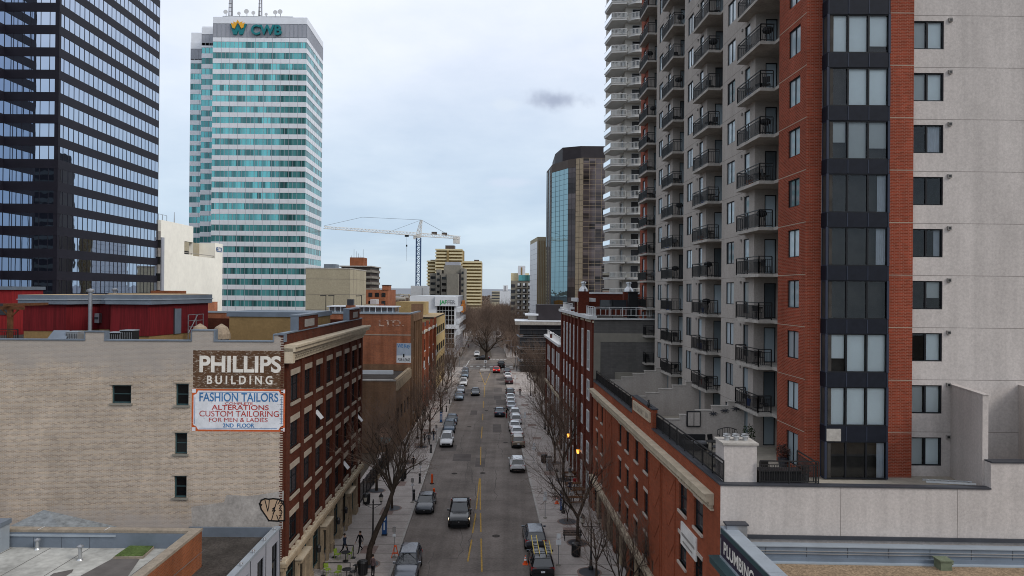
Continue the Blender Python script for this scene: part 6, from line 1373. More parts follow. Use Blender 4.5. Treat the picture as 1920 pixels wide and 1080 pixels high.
def wheel_mb(r, w):
    t = MB(); n = 18; prof = [(r*.62, -w/2), (r*.95, -w/2), (r, -w*.3), (r, w*.3), (r*.95, w/2), (r*.62, w/2)]; vs = []
    for rr, x in prof:
        for i in range(n): a = 6.283*i/n; vs.append((x, rr*math.cos(a), rr*math.sin(a)))
    k = len(prof); t.add(vs, [(j*n+i, j*n+(i+1) % n, (j+1)*n+(i+1) % n, (j+1)*n+i) for j in range(k-1) for i in range(n)], 'rubber')
    rm = MB()
    for s in (-1, 1):
        vs = [(s*w*.4, r*.62*math.cos(6.283*i/n), r*.62*math.sin(6.283*i/n)) for i in range(n)]; rm.add(vs, [tuple(range(n)) if s > 0 else tuple(range(n))[::-1]], 'black_matt')
        for q in range(5):
            a = 6.283*q/5; c, s2 = math.cos(a), math.sin(a); rm.hexa([(s*w*.4, -.04*s2, .04*c), (s*w*.4, .04*s2, -.04*c), (s*w*.4, r*.6*c+.03*s2, r*.6*s2-.03*c), (s*w*.4, r*.6*c-.03*s2, r*.6*s2+.03*c), (s*w*.46, -.04*s2, .04*c), (s*w*.46, .04*s2, -.04*c), (s*w*.46, r*.6*c+.03*s2, r*.6*s2-.03*c), (s*w*.46, r*.6*c-.03*s2, r*.6*s2+.03*c)], 'rim')
    return t, rm
cars = {}
def set_mat(o, m):
    for sl in o.material_slots:
        if sl.material and sl.material.name.startswith('paint_'): sl.link = 'OBJECT'; sl.material = M[m]
def car(kind, col, loc, rz, label, group=None, cat='car', lights=False, brake=False, sc=1.0):
    name = {'sedan': 'sedan_car', 'suv': 'suv_car', 'pickup': 'pickup_truck'}[kind]
    if kind not in cars:
        P, pts = make_car(kind); r = empty(name, (0, 0, 0), label, cat, group); L, W = P['L'], P['W']/2
        for n_, mb in pts.items():
            if n_ == 'mirrors': continue
            o = mb.build(n_, r, local=True, smooth=n_ == 'body')
            if n_ == 'body': s_ = o.modifiers.new('sub', 'SUBSURF'); s_.levels = 1; s_.render_levels = 2
        vs = pts['mirrors'].v
        for s in (0, 1):
            mb = MB(); mb.hexa(vs[8*s:8*s+8], 'paint_white'); mb.build('mirror', r, local=True)
        wr = .33 if kind == 'sedan' else (.37 if kind == 'suv' else .42)
        wb_ = (.31, -.30) if kind != 'pickup' else (.33, -.28)
        t, rm = wheel_mb(wr, .23); t0 = None
        for y in wb_:
            for s in (-1, 1):
                if t0 is None: t0 = t.build('wheel', r, local=True, smooth=True); rm.build('rim', t0, local=True); o = t0
                else: o = copy_tree(t0, r)
                o.location = (s*(W-.1), y*L, wr)
        ar = MB()
        for y in wb_:
            for s in (-1, 1):
                n = 14; c = [(s*(W+.004), y*L+(wr+.07)*math.cos(math.pi*i/n), wr+(wr+.07)*math.sin(math.pi*i/n)) for i in range(n+1)]; ar.add(c+[(s*(W-.2), p[1], p[2]) for p in c], [(i, i+1, n+2+i, n+1+i) for i in range(n)]+[tuple(range(n+1))], 'black_matt')
        ar.build('wheel_arch', r, local=True)
        hz = P['st'][-2]
        for s in (-1, 1):
            b = MB(); zc = P['st'][-2][2]-(.06 if kind != 'pickup' else .02); x0, x1 = s*W*.58, s*W*.92
            if kind == 'pickup': x0, x1 = s*W*.66, s*W*.97; 
            ya = L*.5-.015
            b.hexa([(x0, ya-.05, zc-.14), (x1, ya-.2, zc-.12), (x1, ya-.5, zc-.12), (x0, ya-.4, zc-.14), (x0, ya-.08, zc+.02), (x1, ya-.24, zc+.05), (x1, ya-.5, zc+.05), (x0, ya-.4, zc+.02)], 'headlight'); b.build('headlight', r, local=True)
            b = MB(); zr = P['st'][1][2]; yb = -L*.5+.03
            b.hexa([(s*W*.55, yb-.02, zr-.26), (s*W*.955, yb+.02, zr-.26), (s*W*1.0, yb+.25, zr-.24), (s*W*.55, yb+.2, zr-.26), (s*W*.55, yb+.0, zr-.06), (s*W*.95, yb+.04, zr-.04), (s*W*.99, yb+.25, zr-.04), (s*W*.55, yb+.2, zr-.06)], 'taillight'); b.build('taillight', r, local=True)
        b = MB(); b.box(-.16, .16, -L*.5-.02, -L*.5+.02, .66 if kind != 'sedan' else .58, .8 if kind != 'sedan' else .7, 'plate'); b.build('number_plate', r, local=True)
        b = MB(); b.box(-W*.85, W*.85, -L*.5-.015, -L*.5+.1, .3 if kind == 'sedan' else .4, .52 if kind == 'sedan' else .62, 'black_matt'); b.build('bumper', r, local=True)
        cars[kind] = r
    else:
        r = copy_tree(cars[kind]); r['label'] = label; r['category'] = cat
        if group: r['group'] = group
        elif 'group' in r: del r['group']
    r.location = loc; r.rotation_euler = (0, 0, rz); r.scale = (sc, sc, sc)
    for o in kids(r):
        set_mat(o, 'paint_'+col); n_ = o.name.split('.')[0]
        for sl in o.material_slots:
            if sl.material and sl.material.name in ('headlight', 'headlight_on', 'taillight', 'taillight_on'):
                sl.link = 'OBJECT'; sl.material = M[('headlight_on' if lights else 'headlight') if n_ == 'headlight' else ('taillight_on' if brake else 'taillight')]
    return r
SR = math.atan(.038); GL, GR = 'cars parked along the left kerb', 'cars parked along the right kerb'
def ncar(kind, col, px, py, facing, label, group=None, **k):
    """px,py: where the near end of the car meets the road"""
    g = gnd(px, py); L = CAR[kind]['L']*k.get('sc', 1); rz = SR+(math.pi if facing == 'us' else 0); c = g+Vector((-math.sin(SR), math.cos(SR), 0))*(L/2-.05); return car(kind, col, c, rz, label, group, **k)
ncar('suv', 'grey', 759, 1097, 'us', 'silver grey crossover with roof bars parked at the left kerb, nearest the camera', GL)
ncar('sedan', 'dark_grey', 795, 966, 'us', 'dark grey sedan parked beside two orange posts on the left', GL)
ncar('pickup', 'black', 860, 994, 'us', 'black pickup truck driving toward us with headlights lit', None, cat='truck', lights=True)
ncar('suv', 'white', 836, 840, 'us', 'white crossover at the near end of the middle row on the left kerb', GL)
ncar('suv', 'steel_blue', 841, 814, 'us', 'dark blue grey crossover directly behind the white one on the left kerb', GL)
ncar('sedan', 'steel_blue', 846, 798, 'us', 'dark sedan third in the middle row on the left kerb', GL)
ncar('sedan', 'blue_grey', 860, 752, 'us', 'pale blue grey sedan parked on the left kerb, in front of a silver one', GL)
ncar('sedan', 'silver', 863, 738, 'us', 'silver sedan right behind the pale blue grey one on the left kerb', GL)
ncar('sedan', 'dark_grey', 891, 743, 'us', 'dark sedan driving toward us in the middle of the street', None, lights=True)
ncar('suv', 'white', 868, 725, 'us', 'white crossover at the near end of the far row on the left kerb', GL)
ncar('suv', 'blue_grey', 871, 710, 'us', 'grey crossover second in the far row on the left kerb', GL)
ncar('sedan', 'grey', 872, 701, 'us', 'grey sedan third in the far row on the left kerb', GL)
sv_ = ncar('suv', 'black', 1018, 1090, 'away', 'black SUV carrying two yellow ladders on its roof, bottom right', GR)
ncar('suv', 'grey', 1005, 1036, 'away', 'grey SUV with roof rack parked ahead of the black one with ladders', GR)
ncar('suv', 'white', 971, 888, 'away', 'white crossover alone in the right lane seen from behind', None)
ncar('suv', 'gold', 972, 842, 'away', 'tan gold crossover at the near end of the long row on the right kerb', GR)
ncar('sedan', 'white', 970, 823, 'away', 'white sedan just ahead of the tan gold crossover', GR)
ncar('sedan', 'white', 966, 811, 'away', 'white sedan two places ahead of the tan gold crossover', GR)
ncar('suv', 'white', 968, 798, 'away', 'white crossover three places ahead of the tan gold one', GR)
ncar('suv', 'white', 966, 785, 'away', 'white SUV beside the dark car in the right lane', GR)
ncar('sedan', 'silver', 959, 770, 'away', 'silver sedan ahead of the white SUV on the right kerb', GR)
ncar('sedan', 'white', 958, 762, 'away', 'white sedan fourth from the far end of the long row on the right kerb', GR)
ncar('sedan', 'white', 957.5, 754, 'away', 'white sedan behind the black SUV at the far end of the right long row', GR)
ncar('suv', 'dark_grey', 957, 745, 'away', 'dark SUV at the far end of the long row on the right kerb', GR)
ncar('sedan', 'navy', 937, 783, 'away', 'dark navy sedan double parked in the right lane', None, brake=False)
ncar('suv', 'maroon', 955, 722, 'away', 'maroon crossover at the near end of the farthest row on the right kerb', GR)
ncar('sedan', 'white', 952.5, 711, 'away', 'white sedan ahead of the maroon crossover', GR)
ncar('sedan', 'dark_grey', 951, 702, 'away', 'dark sedan farthest along the right kerb', GR)
ncar('suv', 'red', 931, 700, 'away', 'bright red SUV braking at the crossing', None, brake=True)
ncar('pickup', 'black', 940, 691, 'away', 'black pickup waiting at the crossing beside the red SUV', None, cat='truck')
g = gnd(905, 675); car('sedan', 'black', (g.x, g.y+1, 0), math.pi/2, 'black sedan driving across the intersection, seen side on')
ncar('suv', 'white', 894, 669, 'us', 'white car waiting at the far crosswalk facing us', None, lights=True)
ncar('suv', 'silver', 894, 636, 'us', 'silver car parked beyond the crossing left of the median', None); ncar('sedan', 'white', 938, 636, 'away', 'white car beyond the crossing right of the median', None); ncar('suv', 'dark_grey', 934, 628, 'away', 'dark car beyond the crossing ahead of the white one', None)
# ladders on the black SUV
def ladder(mb, L, w, m, rm): 
    for s in (-1, 1): mb.box(s*w/2-.03, s*w/2+.03, -L/2, L/2, 0, .09, m)
    for i in range(int(L/.3)): y = -L/2+.15+i*.3; mb.box(-w/2, w/2, y-.018, y+.018, .03, .065, rm)
mat('ladder_yellow', (.62, .46, .10), .6)
for i, (dx, L_, dy, lb) in enumerate(((-.42, 3.6, .35, 'longer yellow ladder tied on the left of the black SUV roof'), (.55, 2.6, -.2, 'shorter yellow ladder tied on the right of the black SUV roof'))):
    c = sv_.location+Vector((dx-dy*.038, dy, 1.84)); b = MB(); ladder(b, L_, .42, 'ladder_yellow', 'galv'); o = b.build('ladder', loc=c, local=True); o.rotation_euler = (R(2), 0, SR); tag(o, lb, 'ladder', 'ladders on the black SUV')
b = MB()
for y in (-.9, .7): b.tube((-.8, y, 1.8), (.8, y, 1.8), .025, .025, 6, 'black')
b.build('roof_rack', sv_, local=True)
# ---------------------------------------------------------------- street furniture
def place(proto, loc, rz, label, group=None, cat=None):
    o = copy_tree(proto) if proto.get('used') else proto
    proto['used'] = 1; o['label'] = label
    if 'used' in o: pass
    if cat: o['category'] = cat
    if group: o['group'] = group
    o.location = loc; o.rotation_euler = (0, 0, rz); return o
made = []
def lamp_proto():
    r = empty('street_lamp', (0, 0, 0), '', 'street lamp')
    b = MB(); b.lathe([(.2, 0), (.2, .25), (.13, .35), (.11, .9), (.075, 1.0), (.06, 3.6), (.09, 3.65), (.03, 3.95)], (0, 0, 0), 10, 'black'); b.build('post', r, local=True, smooth=False)
    b = MB(); b.tube((-.72, 0, 3.45), (.72, 0, 3.45), .035, .035, 6, 'black'); b.tube((-.6, 0, 3.42), (0, 0, 3.1), .02, .02, 5, 'black'); b.tube((.6, 0, 3.42), (0, 0, 3.1), .02, .02, 5, 'black')
    for s in (-1, 1): b.tube((s*.68, 0, 3.45), (s*.68, 0, 3.75), .04, .05, 6, 'black')
    b.build('cross_arm', r, local=True)
    for s in (-1, 1):
        b = MB(); b.lathe([(.1, 3.75), (.17, 4.12), (.17, 4.15)], (s*.68, 0, 0), 8, 'lantern_glass'); l_ = b.build('lantern', r, local=True)
        b = MB(); b.lathe([(.22, 4.15), (.16, 4.25), (.05, 4.42), (.015, 4.55)], (s*.68, 0, 0), 8, 'black'); b.lathe([(.12, 3.7), (.11, 3.77)], (s*.68, 0, 0), 8, 'black'); b.build('lantern_cap', l_, local=True)
    return r
def sign_proto(kind):
    r = empty('parking_sign', (0, 0, 0), '', 'sign'); b = MB(); b.tube((0, 0, 0), (0, 0, 2.6), .03, .03, 6, 'metal_grey'); b.lathe([(.2, 0), (.2, .04), (.05, .08)], (0, 0, 0), 10, 'concrete_grey'); b.build('post', r, local=True)
    b = MB()
    for z0, z1, w_, m in kind: b.box(-w_/2, w_/2, -.045, -.03, z0, z1, m)
    b.build('sign_plate', r, local=True)
    return r
def meter_bin_proto():
    r = empty('ash_bollard', (0, 0, 0), '', 'bollard'); b = MB(); b.lathe([(.17, 0), (.17, .06), (.12, .1), (.12, .95), (.15, .97), (.15, 1.08), (.06, 1.16)], (0, 0, 0), 12, 'black'); b.build('body', r, local=True); b = MB(); b.lathe([(.122, .78), (.122, .86)], (0, 0, 0), 12, 'metal_grey'); b.build('band', r, local=True); return r
def bin_proto():
    r = empty('litter_bin', (0, 0, 0), '', 'bin'); b = MB(); b.lathe([(.3, .05), (.34, .1), (.36, .95), (.38, 1.0), (.3, 1.02)], (0, 0, 0), 14, 'black'); b.build('body', r, local=True)
    b = MB()
    for i in range(14): a = 6.283*i/14; b.box(.37*math.cos(a)-.015, .37*math.cos(a)+.015, .37*math.sin(a)-.015, .37*math.sin(a)+.015, .1, .95, 'black_matt')
    b.lathe([(.4, 1.0), (.36, 1.1), (.18, 1.16), (.16, 1.14)], (0, 0, 0), 14, 'black'); b.build('lid', r, local=True); return r
def pay_proto():
    r = empty('pay_station', (0, 0, 0), '', 'pay station'); b = MB(); b.box(-.2, .2, -.16, .16, 0, 1.75, 'pay_blue'); b.box(-.24, .24, -.2, .2, 0, .12, 'black'); b.hexa([(-.22, -.2, 1.75), (.22, -.2, 1.75), (.22, .2, 1.75), (-.22, .2, 1.75), (-.22, -.2, 1.85), (.22, -.2, 1.85), (.22, .2, 2.0), (-.22, .2, 2.0)], 'black'); b.build('cabinet', r, local=True)
    b = MB(); b.lathe([(.13, 0), (.13, .01)], (0, 0, 0), 14, 'sign_face'); v = b.v; b.v = [(x, -.165-z, y+1.5) for x, y, z in v]; b.box(-.07, .07, -.175, -.17, .5, 1.2, 'sign_face'); b.build('sign_face', r, local=True); return r
def post_proto():
    r = empty('orange_post', (0, 0, 0), '', 'delineator'); b = MB(); b.lathe([(.13, .05), (.12, 1.1), (.06, 1.14)], (0, 0, 0), 12, 'cone_orange'); b.build('post', r, local=True); b = MB(); b.lathe([(.26, 0), (.26, .05), (.14, .09)], (0, 0, 0), 8, 'black_matt'); b.build('base', r, local=True); b = MB(); b.lathe([(.127, .8), (.126, .92)], (0, 0, 0), 12, 'cone_orange'); b.build('band', r, local=True); return r
def cone_proto():
    r = empty('traffic_cone', (0, 0, 0), '', 'cone'); b = MB(); b.lathe([(.17, .03), (.03, .72), (.02, .73)], (0, 0, 0), 14, 'cone_orange'); b.build('body', r, local=True); b = MB(); b.box(-.22, .22, -.22, .22, 0, .035, 'cone_orange'); b.build('base', r, local=True); b = MB(); b.lathe([(.115, .34), (.085, .48)], (0, 0, 0), 14, 'safety_white'); b.lathe([(.073, .55), (.055, .63)], (0, 0, 0), 14, 'safety_white'); b.build('reflective_band', r, local=True); return r
def bench_proto():
    r = empty('park_bench', (0, 0, 0), '', 'bench'); b = MB()
    for i in range(4): b.box(-.85, .85, -.22+.12*i, -.13+.12*i, .43, .46, 'black')
    b.build('seat', r, local=True); b = MB()
    for i in range(3): b.box(-.85, .85, .24, .27, .55+.14*i, .65+.14*i, 'black')
    b.build('backrest', r, local=True)
    for s in (-.7, .7): b = MB(); b.box(s-.03, s+.03, -.2, -.14, 0, .43, 'black'); b.box(s-.03, s+.03, .2, .26, 0, .95, 'black'); b.build('leg', r, local=True)
    return r
def grate_proto():
    r = empty('tree_grate', (0, 0, 0), '', 'tree grate'); b = MB(); b.lathe([(.85, 0), (.85, .02), (.28, .024)], (0, 0, 0), 22, 'flash_dark'); b.build('grate', r, local=True); b = MB(); b.lathe([(1.0, 0), (1.0, .012), (.86, .016)], (0, 0, 0), 22, 'brick_paver'); b.build('rim', r, local=True); return r
def table_proto():
    r = empty('picnic_table', (0, 0, 0), '', 'picnic table'); b = MB()
    for i in range(5): b.box(-.9, .9, -.36+.15*i, -.23+.15*i, .72, .76, 'wood_dark')
    b.build('tabletop', r, local=True)
    for s in (-1, 1): b = MB(); b.box(-.9, .9, s*.75-.13, s*.75+.13, .42, .46, 'wood_dark'); b.build('seat', r, local=True)
    for s in (-.65, .65): b = MB(); b.tube((s, -.7, 0), (s, -.25, .72), .05, .05, 4, 'wood_dark'); b.tube((s, .7, 0), (s, .25, .72), .05, .05, 4, 'wood_dark'); b.box(s-.03, s+.03, -.8, .8, .38, .42, 'wood_dark'); b.build('leg', r, local=True)
    return r
def chair_proto(m):
    r = empty('cafe_chair', (0, 0, 0), '', 'chair'); b = MB(); b.box(-.21, .21, -.2, .2, .43, .46, m); b.build('seat', r, local=True); b = MB(); b.hexa([(-.2, .19, .5), (.2, .19, .5), (.2, .22, .5), (-.2, .22, .5), (-.21, .26, .86), (.21, .26, .86), (.21, .29, .86), (-.21, .29, .86)], m); b.build('backrest', r, local=True)
    for x in (-.18, .18):
        for y in (-.17, .18): b = MB(); b.tube((x*1.1, y*1.1, 0), (x, y, .44), .015, .015, 5, m); b.build('leg', r, local=True)
    return r
def round_table():
    r = empty('cafe_table', (0, 0, 0), '', 'table'); b = MB(); b.lathe([(.36, .71), (.37, .74), (.36, .75)], (0, 0, 0), 16, 'black'); b.build('tabletop', r, local=True); b = MB(); b.lathe([(.25, 0), (.24, .03), (.03, .06), (.03, .71)], (0, 0, 0), 10, 'black'); b.build('pedestal', r, local=True); return r
LP = lamp_proto(); GLM = 'black double lantern street lamps'
for px, py, lb in ((699, 1020, 'black double lantern street lamp between the two walking people and the blue pay station'), (755, 902, 'black double lantern street lamp beside the orange posts on the left'), (1108, 1068, 'black double lantern street lamp beside the bench at the bottom right'), (1056, 962, 'black double lantern street lamp by the picnic tables on the right pavement'),
                   (783, 823, 'black street lamp behind the group of three people on the left'), (829, 773, 'black street lamp beside the white banner post far up the left pavement'), (1022, 805, 'black street lamp beside the long row of white cars on the right'), (995, 742, 'black street lamp near the farthest row of parked cars on the right')):
    place(LP, gnd(px, py, WZ), random.uniform(-.2, .2), lb, GLM)
SG = sign_proto([(2.2, 2.6, .32, 'sign_face'), (1.7, 2.1, .42, 'sign_face')]); SD = sign_proto([(2.1, 2.55, .3, 'grey_paint'), (1.75, 1.95, .28, 'sign_face')])
for px, py, lb in ((1022, 971, 'white parking sign on a post beside the right tree grate'), (1047, 1060, 'white parking sign on a post right of the ladders, bottom right'), (1001, 868, 'white parking sign on a post right of the tan gold car'), (984, 803, 'white parking sign beside the row of white cars'), (966, 724, 'white parking sign beside the maroon car far up the street')): place(SG, gnd(px, py, WZ), 0, lb, 'parking signs')
for px, py, lb in ((773, 942, 'grey backed sign on a post beside the dark grey sedan'), (788, 906, 'grey backed sign on a post above the orange posts'), (739, 1045, 'grey backed sign on a post standing over the orange trestle'), (818, 829, 'grey backed sign on a post next to the white crossover'), (842, 765, 'grey backed sign on a post far up the left pavement')): place(SD, gnd(px, py, WZ), 0, lb, 'parking signs')
BO = meter_bin_proto()
for px, py, lb in ((776, 938, 'black bollard next to the dark grey sedan'), (787, 906, 'black bollard near the orange posts'), (808, 849, 'black bollard beside the white crossover on the left'), (837, 772, 'black bollard far up the left pavement by the pale blue sedan'), (843, 757, 'black bollard farthest up the left pavement')): place(BO, gnd(px, py, WZ), 0, lb, 'black bollards on the left')
BP = None
r = empty('barrier_post', (0, 0, 0), '', 'bollard'); b = MB(); b.lathe([(.14, 0), (.14, .04), (.035, .06), (.035, 1.0), (.05, 1.05)], (0, 0, 0), 8, 'black'); b.build('post', r, local=True); b = MB(); b.tube((0, 0, .95), (.3, 1.75, .95), .014, .014, 5, 'black', False); b.build('rail', r, local=True)
for i, (px, py) in enumerate(((1042, 937), (1039, 926), (1036, 916), (1033, 907), (1031, 898))): place(r, gnd(px, py, WZ), 0, 'thin black barrier post of the picnic area, %s from the blue pay station' % where[i], 'barrier posts round the picnic tables')
LB = bin_proto()
for px, py, lb in ((1080, 1043, 'black litter bin below the bench on the right'), (1020, 868, 'black litter bin behind the white parking sign on the right'), (680, 1078, 'black litter bin beside the cafe railing, bottom left'), (687, 945, 'black litter bin by the warehouse corner'), (756, 898, 'black litter bin at the foot of the lamp on the left'), (1030, 872, 'dark litter bin right of the other one by the trees')): place(LB, gnd(px, py, WZ), 0, lb, 'black litter bins')
PS = pay_proto(); place(PS, gnd(721, 1003, WZ), 0, 'tall blue pay station on the left pavement beneath the leaning tree'); place(PS, gnd(1054, 957, WZ), 0, 'tall blue pay station beside the picnic tables'); place(PS, gnd(827, 792, WZ), 0, 'tall blue pay station far up the left pavement')
OP = post_proto(); place(OP, gnd(810, 907), 0, 'orange plastic post behind the dark grey sedan, farther of the two', 'orange posts'); place(OP, gnd(813.5, 935), 0, 'orange plastic post touching the dark grey sedan, nearer of the two', 'orange posts')
CP = cone_proto(); place(CP, gnd(985, 1058), 0, 'orange traffic cone with white bands beside the black SUV')
place(CP, gnd(1044, 944, WZ), 0, 'small orange cone at the foot of the barrier on the right pavement')
b = MB(); b.box(-.2, .2, -.3, .3, 0, .06, 'cone_orange'); 
r = empty('orange_trestle', gnd(741, 1046, WZ), 'orange folding trestle at the foot of a sign post, left pavement', 'barricade')
for s in (-1, 1): b = MB(); b.tube((s*.32, 0, 0), (s*.06, 0, 1.0), .04, .04, 4, 'cone_orange'); b.build('leg', r, local=True)
b = MB(); b.box(-.22, .22, -.03, .03, .35, .45, 'cone_orange'); b.box(-.1, .1, -.04, .04, .92, 1.05, 'cone_orange'); b.build('bar', r, local=True)
BE = bench_proto(); place(BE, gnd(1073, 1012, WZ), math.pi, 'black slatted bench on the right pavement beside the tree')
GT = grate_proto()
for i, (px, py) in enumerate(LT[:5]): place(GT, gnd(px, py, WZ+.004), 0, 'dark round tree grate under the %s left street tree after the leaning one' % where[i], 'tree grates')
for i, (px, py) in enumerate(RT[:4]): place(GT, gnd(px, py, WZ+.004), 0, 'dark round tree grate under the %s right street tree from the bench' % where[i], 'tree grates')
place(GT, gnd(690, 1058, WZ+.004), 0, 'dark round tree grate under the leaning tree', 'tree grates'); place(GT, gnd(1064, 978, WZ+.004), 0, 'dark round tree grate with a thin sapling by the right parking sign', 'tree grates'); place(GT, gnd(1105, 1073, WZ+.004), 0, 'dark round tree grate at the bottom edge right of the litter bin', 'tree grates')
tree('sapling', 's0', gnd(1064, 978, WZ), 'thin bare sapling in a tree grate near the blue pay station', None, 1, .36)
PT_ = table_proto()
for i, (px, py) in enumerate(((1078, 945), (1074, 918), (1070, 897), (1090, 930))): place(PT_, gnd(px, py, WZ), .15, 'dark wooden picnic table on the right pavement, %s from the blue pay station' % where[i], 'picnic tables')
RT_ = round_table(); CH = chair_proto('chair_green'); CB = chair_proto('black')
for i, (px, py, lb) in enumerate(((648, 1052, 'round black cafe table between two green chairs'), (650, 1085, 'round black cafe table at the bottom edge'))): place(RT_, gnd(px, py, WZ), 0, lb, 'cafe tables')
for px, py, rz, lb in ((633, 1049, 1.2, 'lime green cafe chair left of the round table'), (655, 1047, -1.3, 'lime green cafe chair right of the round table'), (614, 1078, .8, 'lime green cafe chair at the bottom edge by the warehouse'), (633, 1083, -.4, 'lime green cafe chair in front of the round table at the bottom edge')): place(CH, gnd(px, py, WZ), rz, lb, 'lime green cafe chairs')
for px, py, rz, lb in ((662, 1082, -1.0, 'black cafe chair right of the lower round table'), (668, 1070, -2.0, 'black cafe chair behind the lower round table')): place(CB, gnd(px, py, WZ), rz, lb, 'black cafe chairs')
b = MB(); p0, p1, p2 = gnd(605, 1073, WZ), gnd(663, 1046, WZ), gnd(626, 1046, WZ)
p3 = gnd(664, 1085, WZ); 
for a, c in ((gnd(626, 1045, WZ), gnd(663, 1046, WZ)), (gnd(605, 1080, WZ), gnd(657, 1080, WZ))):
    e = Fr((a.x, a.y), (c.x, c.y)); e.box(b, 0, e.L, WZ+1.0, WZ+1.05, -.02, .02, 'black'); [e.box(b, q-.025, q+.025, WZ, WZ+1.0, -.025, .025, 'black') for q in (0.03, e.L-.03)]; e.box(b, -.15, .2, WZ, WZ+.03, -.2, .2, 'black'); e.box(b, e.L-.2, e.L+.15, WZ, WZ+.03, -.2, .2, 'black')
tag(b.build('cafe_railing', loc=p0), 'low black railing round the cafe tables by the warehouse', 'railing')
b = MB(); a, c = gnd(1066, 940, WZ), gnd(1118, 940, WZ); e = Fr((a.x, a.y), (c.x, c.y)); e.box(b, 0, e.L, WZ+.98, WZ+1.02, -.02, .02, 'black'); [e.box(b, q-.02, q+.02, WZ, WZ+1, -.02, .02, 'black') for q in (.02, e.L*.5, e.L-.02)]
tag(b.build('picnic_railing', loc=a), 'low black railing in front of the picnic tables', 'railing')
# courtyard between warehouse and brown brick building
b = MB()
for y in range(0, 12): b.box(LF(71)-.3, LF(71)-.2, 71+y*1.8, 71.1+y*1.8, 0, 2.3, 'black')
b.box(LF(71)-.28, LF(71)-.22, 71, 91, 2.1, 2.2, 'black'); b.box(LF(71)-.28, LF(71)-.22, 71, 91, .2, .3, 'black')
for q in range(150): b.box(LF(71)-.26, LF(71)-.24, 71+q*.133, 71.02+q*.133, .3, 2.1, 'black')
tag(b.build('iron_fence', loc=(LF(71), 71, 0)), 'black iron fence closing the yard beside the warehouse', 'fence')
b = MB(); p = [gnd(688, 906, WZ), gnd(705, 906, WZ), gnd(728, 868, WZ), gnd(716, 868, WZ)]; b.prism([(q.x, q.y) for q in p], WZ, .55, 'stone_warm'); c = sum(p, Vector())/4; b.prism([(c.x+(q.x-c.x)*.86, c.y+(q.y-c.y)*.93) for q in p], .55, .62, 'earth')
tag(b.build('raised_planter', loc=c), 'long low stone planter bed beside the yard fence', 'planter')
# wall lanterns glowing on the loft block
for px, py, lb in ((1090, 846, 'orange lit lantern on the loft wall, nearer of the two'), (1071, 816, 'orange lit lantern on the loft wall, farther of the two')):
    dx, dy, dz = ray(px, py); t = (11.5)/(dx+.043*dy); Y = dy*t; z = CAM_H+dz*t; f = Fr((RF(Y+1), Y+1), (RF(Y-1), Y-1)); r = empty('wall_lantern', f.pt(1, z, .4), lb, 'lantern', 'lit lanterns on the loft wall')
    b = MB(); b.lathe([(.13, -.25), (.17, .22)], (0, 0, 0), 8, 'lamp_orange'); b.build('glow', r, local=True); b = MB(); b.lathe([(.2, .22), (.15, .32), (.03, .45)], (0, 0, 0), 8, 'black'); b.lathe([(.05, -.35), (.15, -.26)], (0, 0, 0), 8, 'black'); b.tube((.45, 0, .1), (0, 0, .3), .03, .03, 5, 'black'); b.build('cap', r, local=True)
# keep-left sign on the median, traffic signals, banners
r = empty('keep_left_sign', gnd(910, 692, .16), 'white keep sign with a black arrow on the nose of the median island', 'sign'); b = MB(); b.tube((0, 0, 0), (0, 0, 2.4), .06, .06, 6, 'black'); b.build('post', r, local=True); b = MB(); b.box(-.4, .4, -.09, -.06, 1.7, 2.6, 'sign_face'); b.build('sign_plate', r, local=True); b = MB(); b.box(-.22, .0, -.1, -.09, 1.85, 2.0, 'black'); b.box(-.05, .1, -.1, -.09, 1.95, 2.4, 'black'); b.build('arrow', r, local=True)
def signal(px, py, lb, arm):
    g = gnd(px, py, WZ); r = empty('traffic_signal', g, lb, 'traffic signal', 'traffic signals at the crossing'); b = MB(); b.tube((0, 0, 0), (0, 0, 6), .1, .07, 8, 'metal_grey'); b.tube((0, 0, 5.6), (arm, 0, 6), .06, .05, 6, 'metal_grey'); b.build('pole', r, local=True)
    for x, z in ((arm, 5.4), (0, 3)): b = MB(); b.box(x-.2, x+.2, -.15, .15, z, z+1.0, 'black'); h = b.build('signal_head', r, local=True); b = MB(); [b.lathe([(.1, 0), (.1, .02)], (x, z+.2+.3*q, 0), 10, 'taillight' if q == 2 else 'black_matt') for q in range(3)]; b.v = [(a, -.155-c, d) for a, d, c in b.v]; b.build('lens', h, local=True)
signal(966, 686, 'traffic signal at the right near corner of the crossing', -2.5); signal(862, 686, 'traffic signal at the left near corner of the crossing', 2.5); signal(868, 671, 'traffic signal at the left far corner of the crossing', 3); signal(958, 671, 'traffic signal at the right far corner of the crossing', -3)
b = MB(); g = gnd(846, 722, WZ); b.box(g.x-1.0, g.x+.0, g.y, g.y+.05, 2.2, 5.2, 'sign_face'); b.tube((g.x+.05, g.y, 0), (g.x+.05, g.y, 5.6), .06, .05, 6, 'metal_grey'); tag(b.build('street_banner', loc=g), 'pale vertical banner on a pole above the left pavement', 'banner')
b = MB(); g = gnd(1010, 806, WZ)
r = empty('utility_cabinet', gnd(1030, 882, WZ), 'grey green utility cabinet among the trees on the right pavement', 'cabinet'); b = MB(); b.box(-.4, .4, -.3, .3, .08, 1.5, 'grey_paint'); b.build('body', r, local=True); b = MB(); b.box(-.46, .46, -.36, .36, 0, .08, 'concrete_grey'); b.build('base', r, local=True); b = MB(); b.box(-.38, -.02, -.31, -.3, .15, 1.42, 'metal_grey'); b.box(.02, .38, -.31, -.3, .15, 1.42, 'metal_grey'); b.build('door', r, local=True)
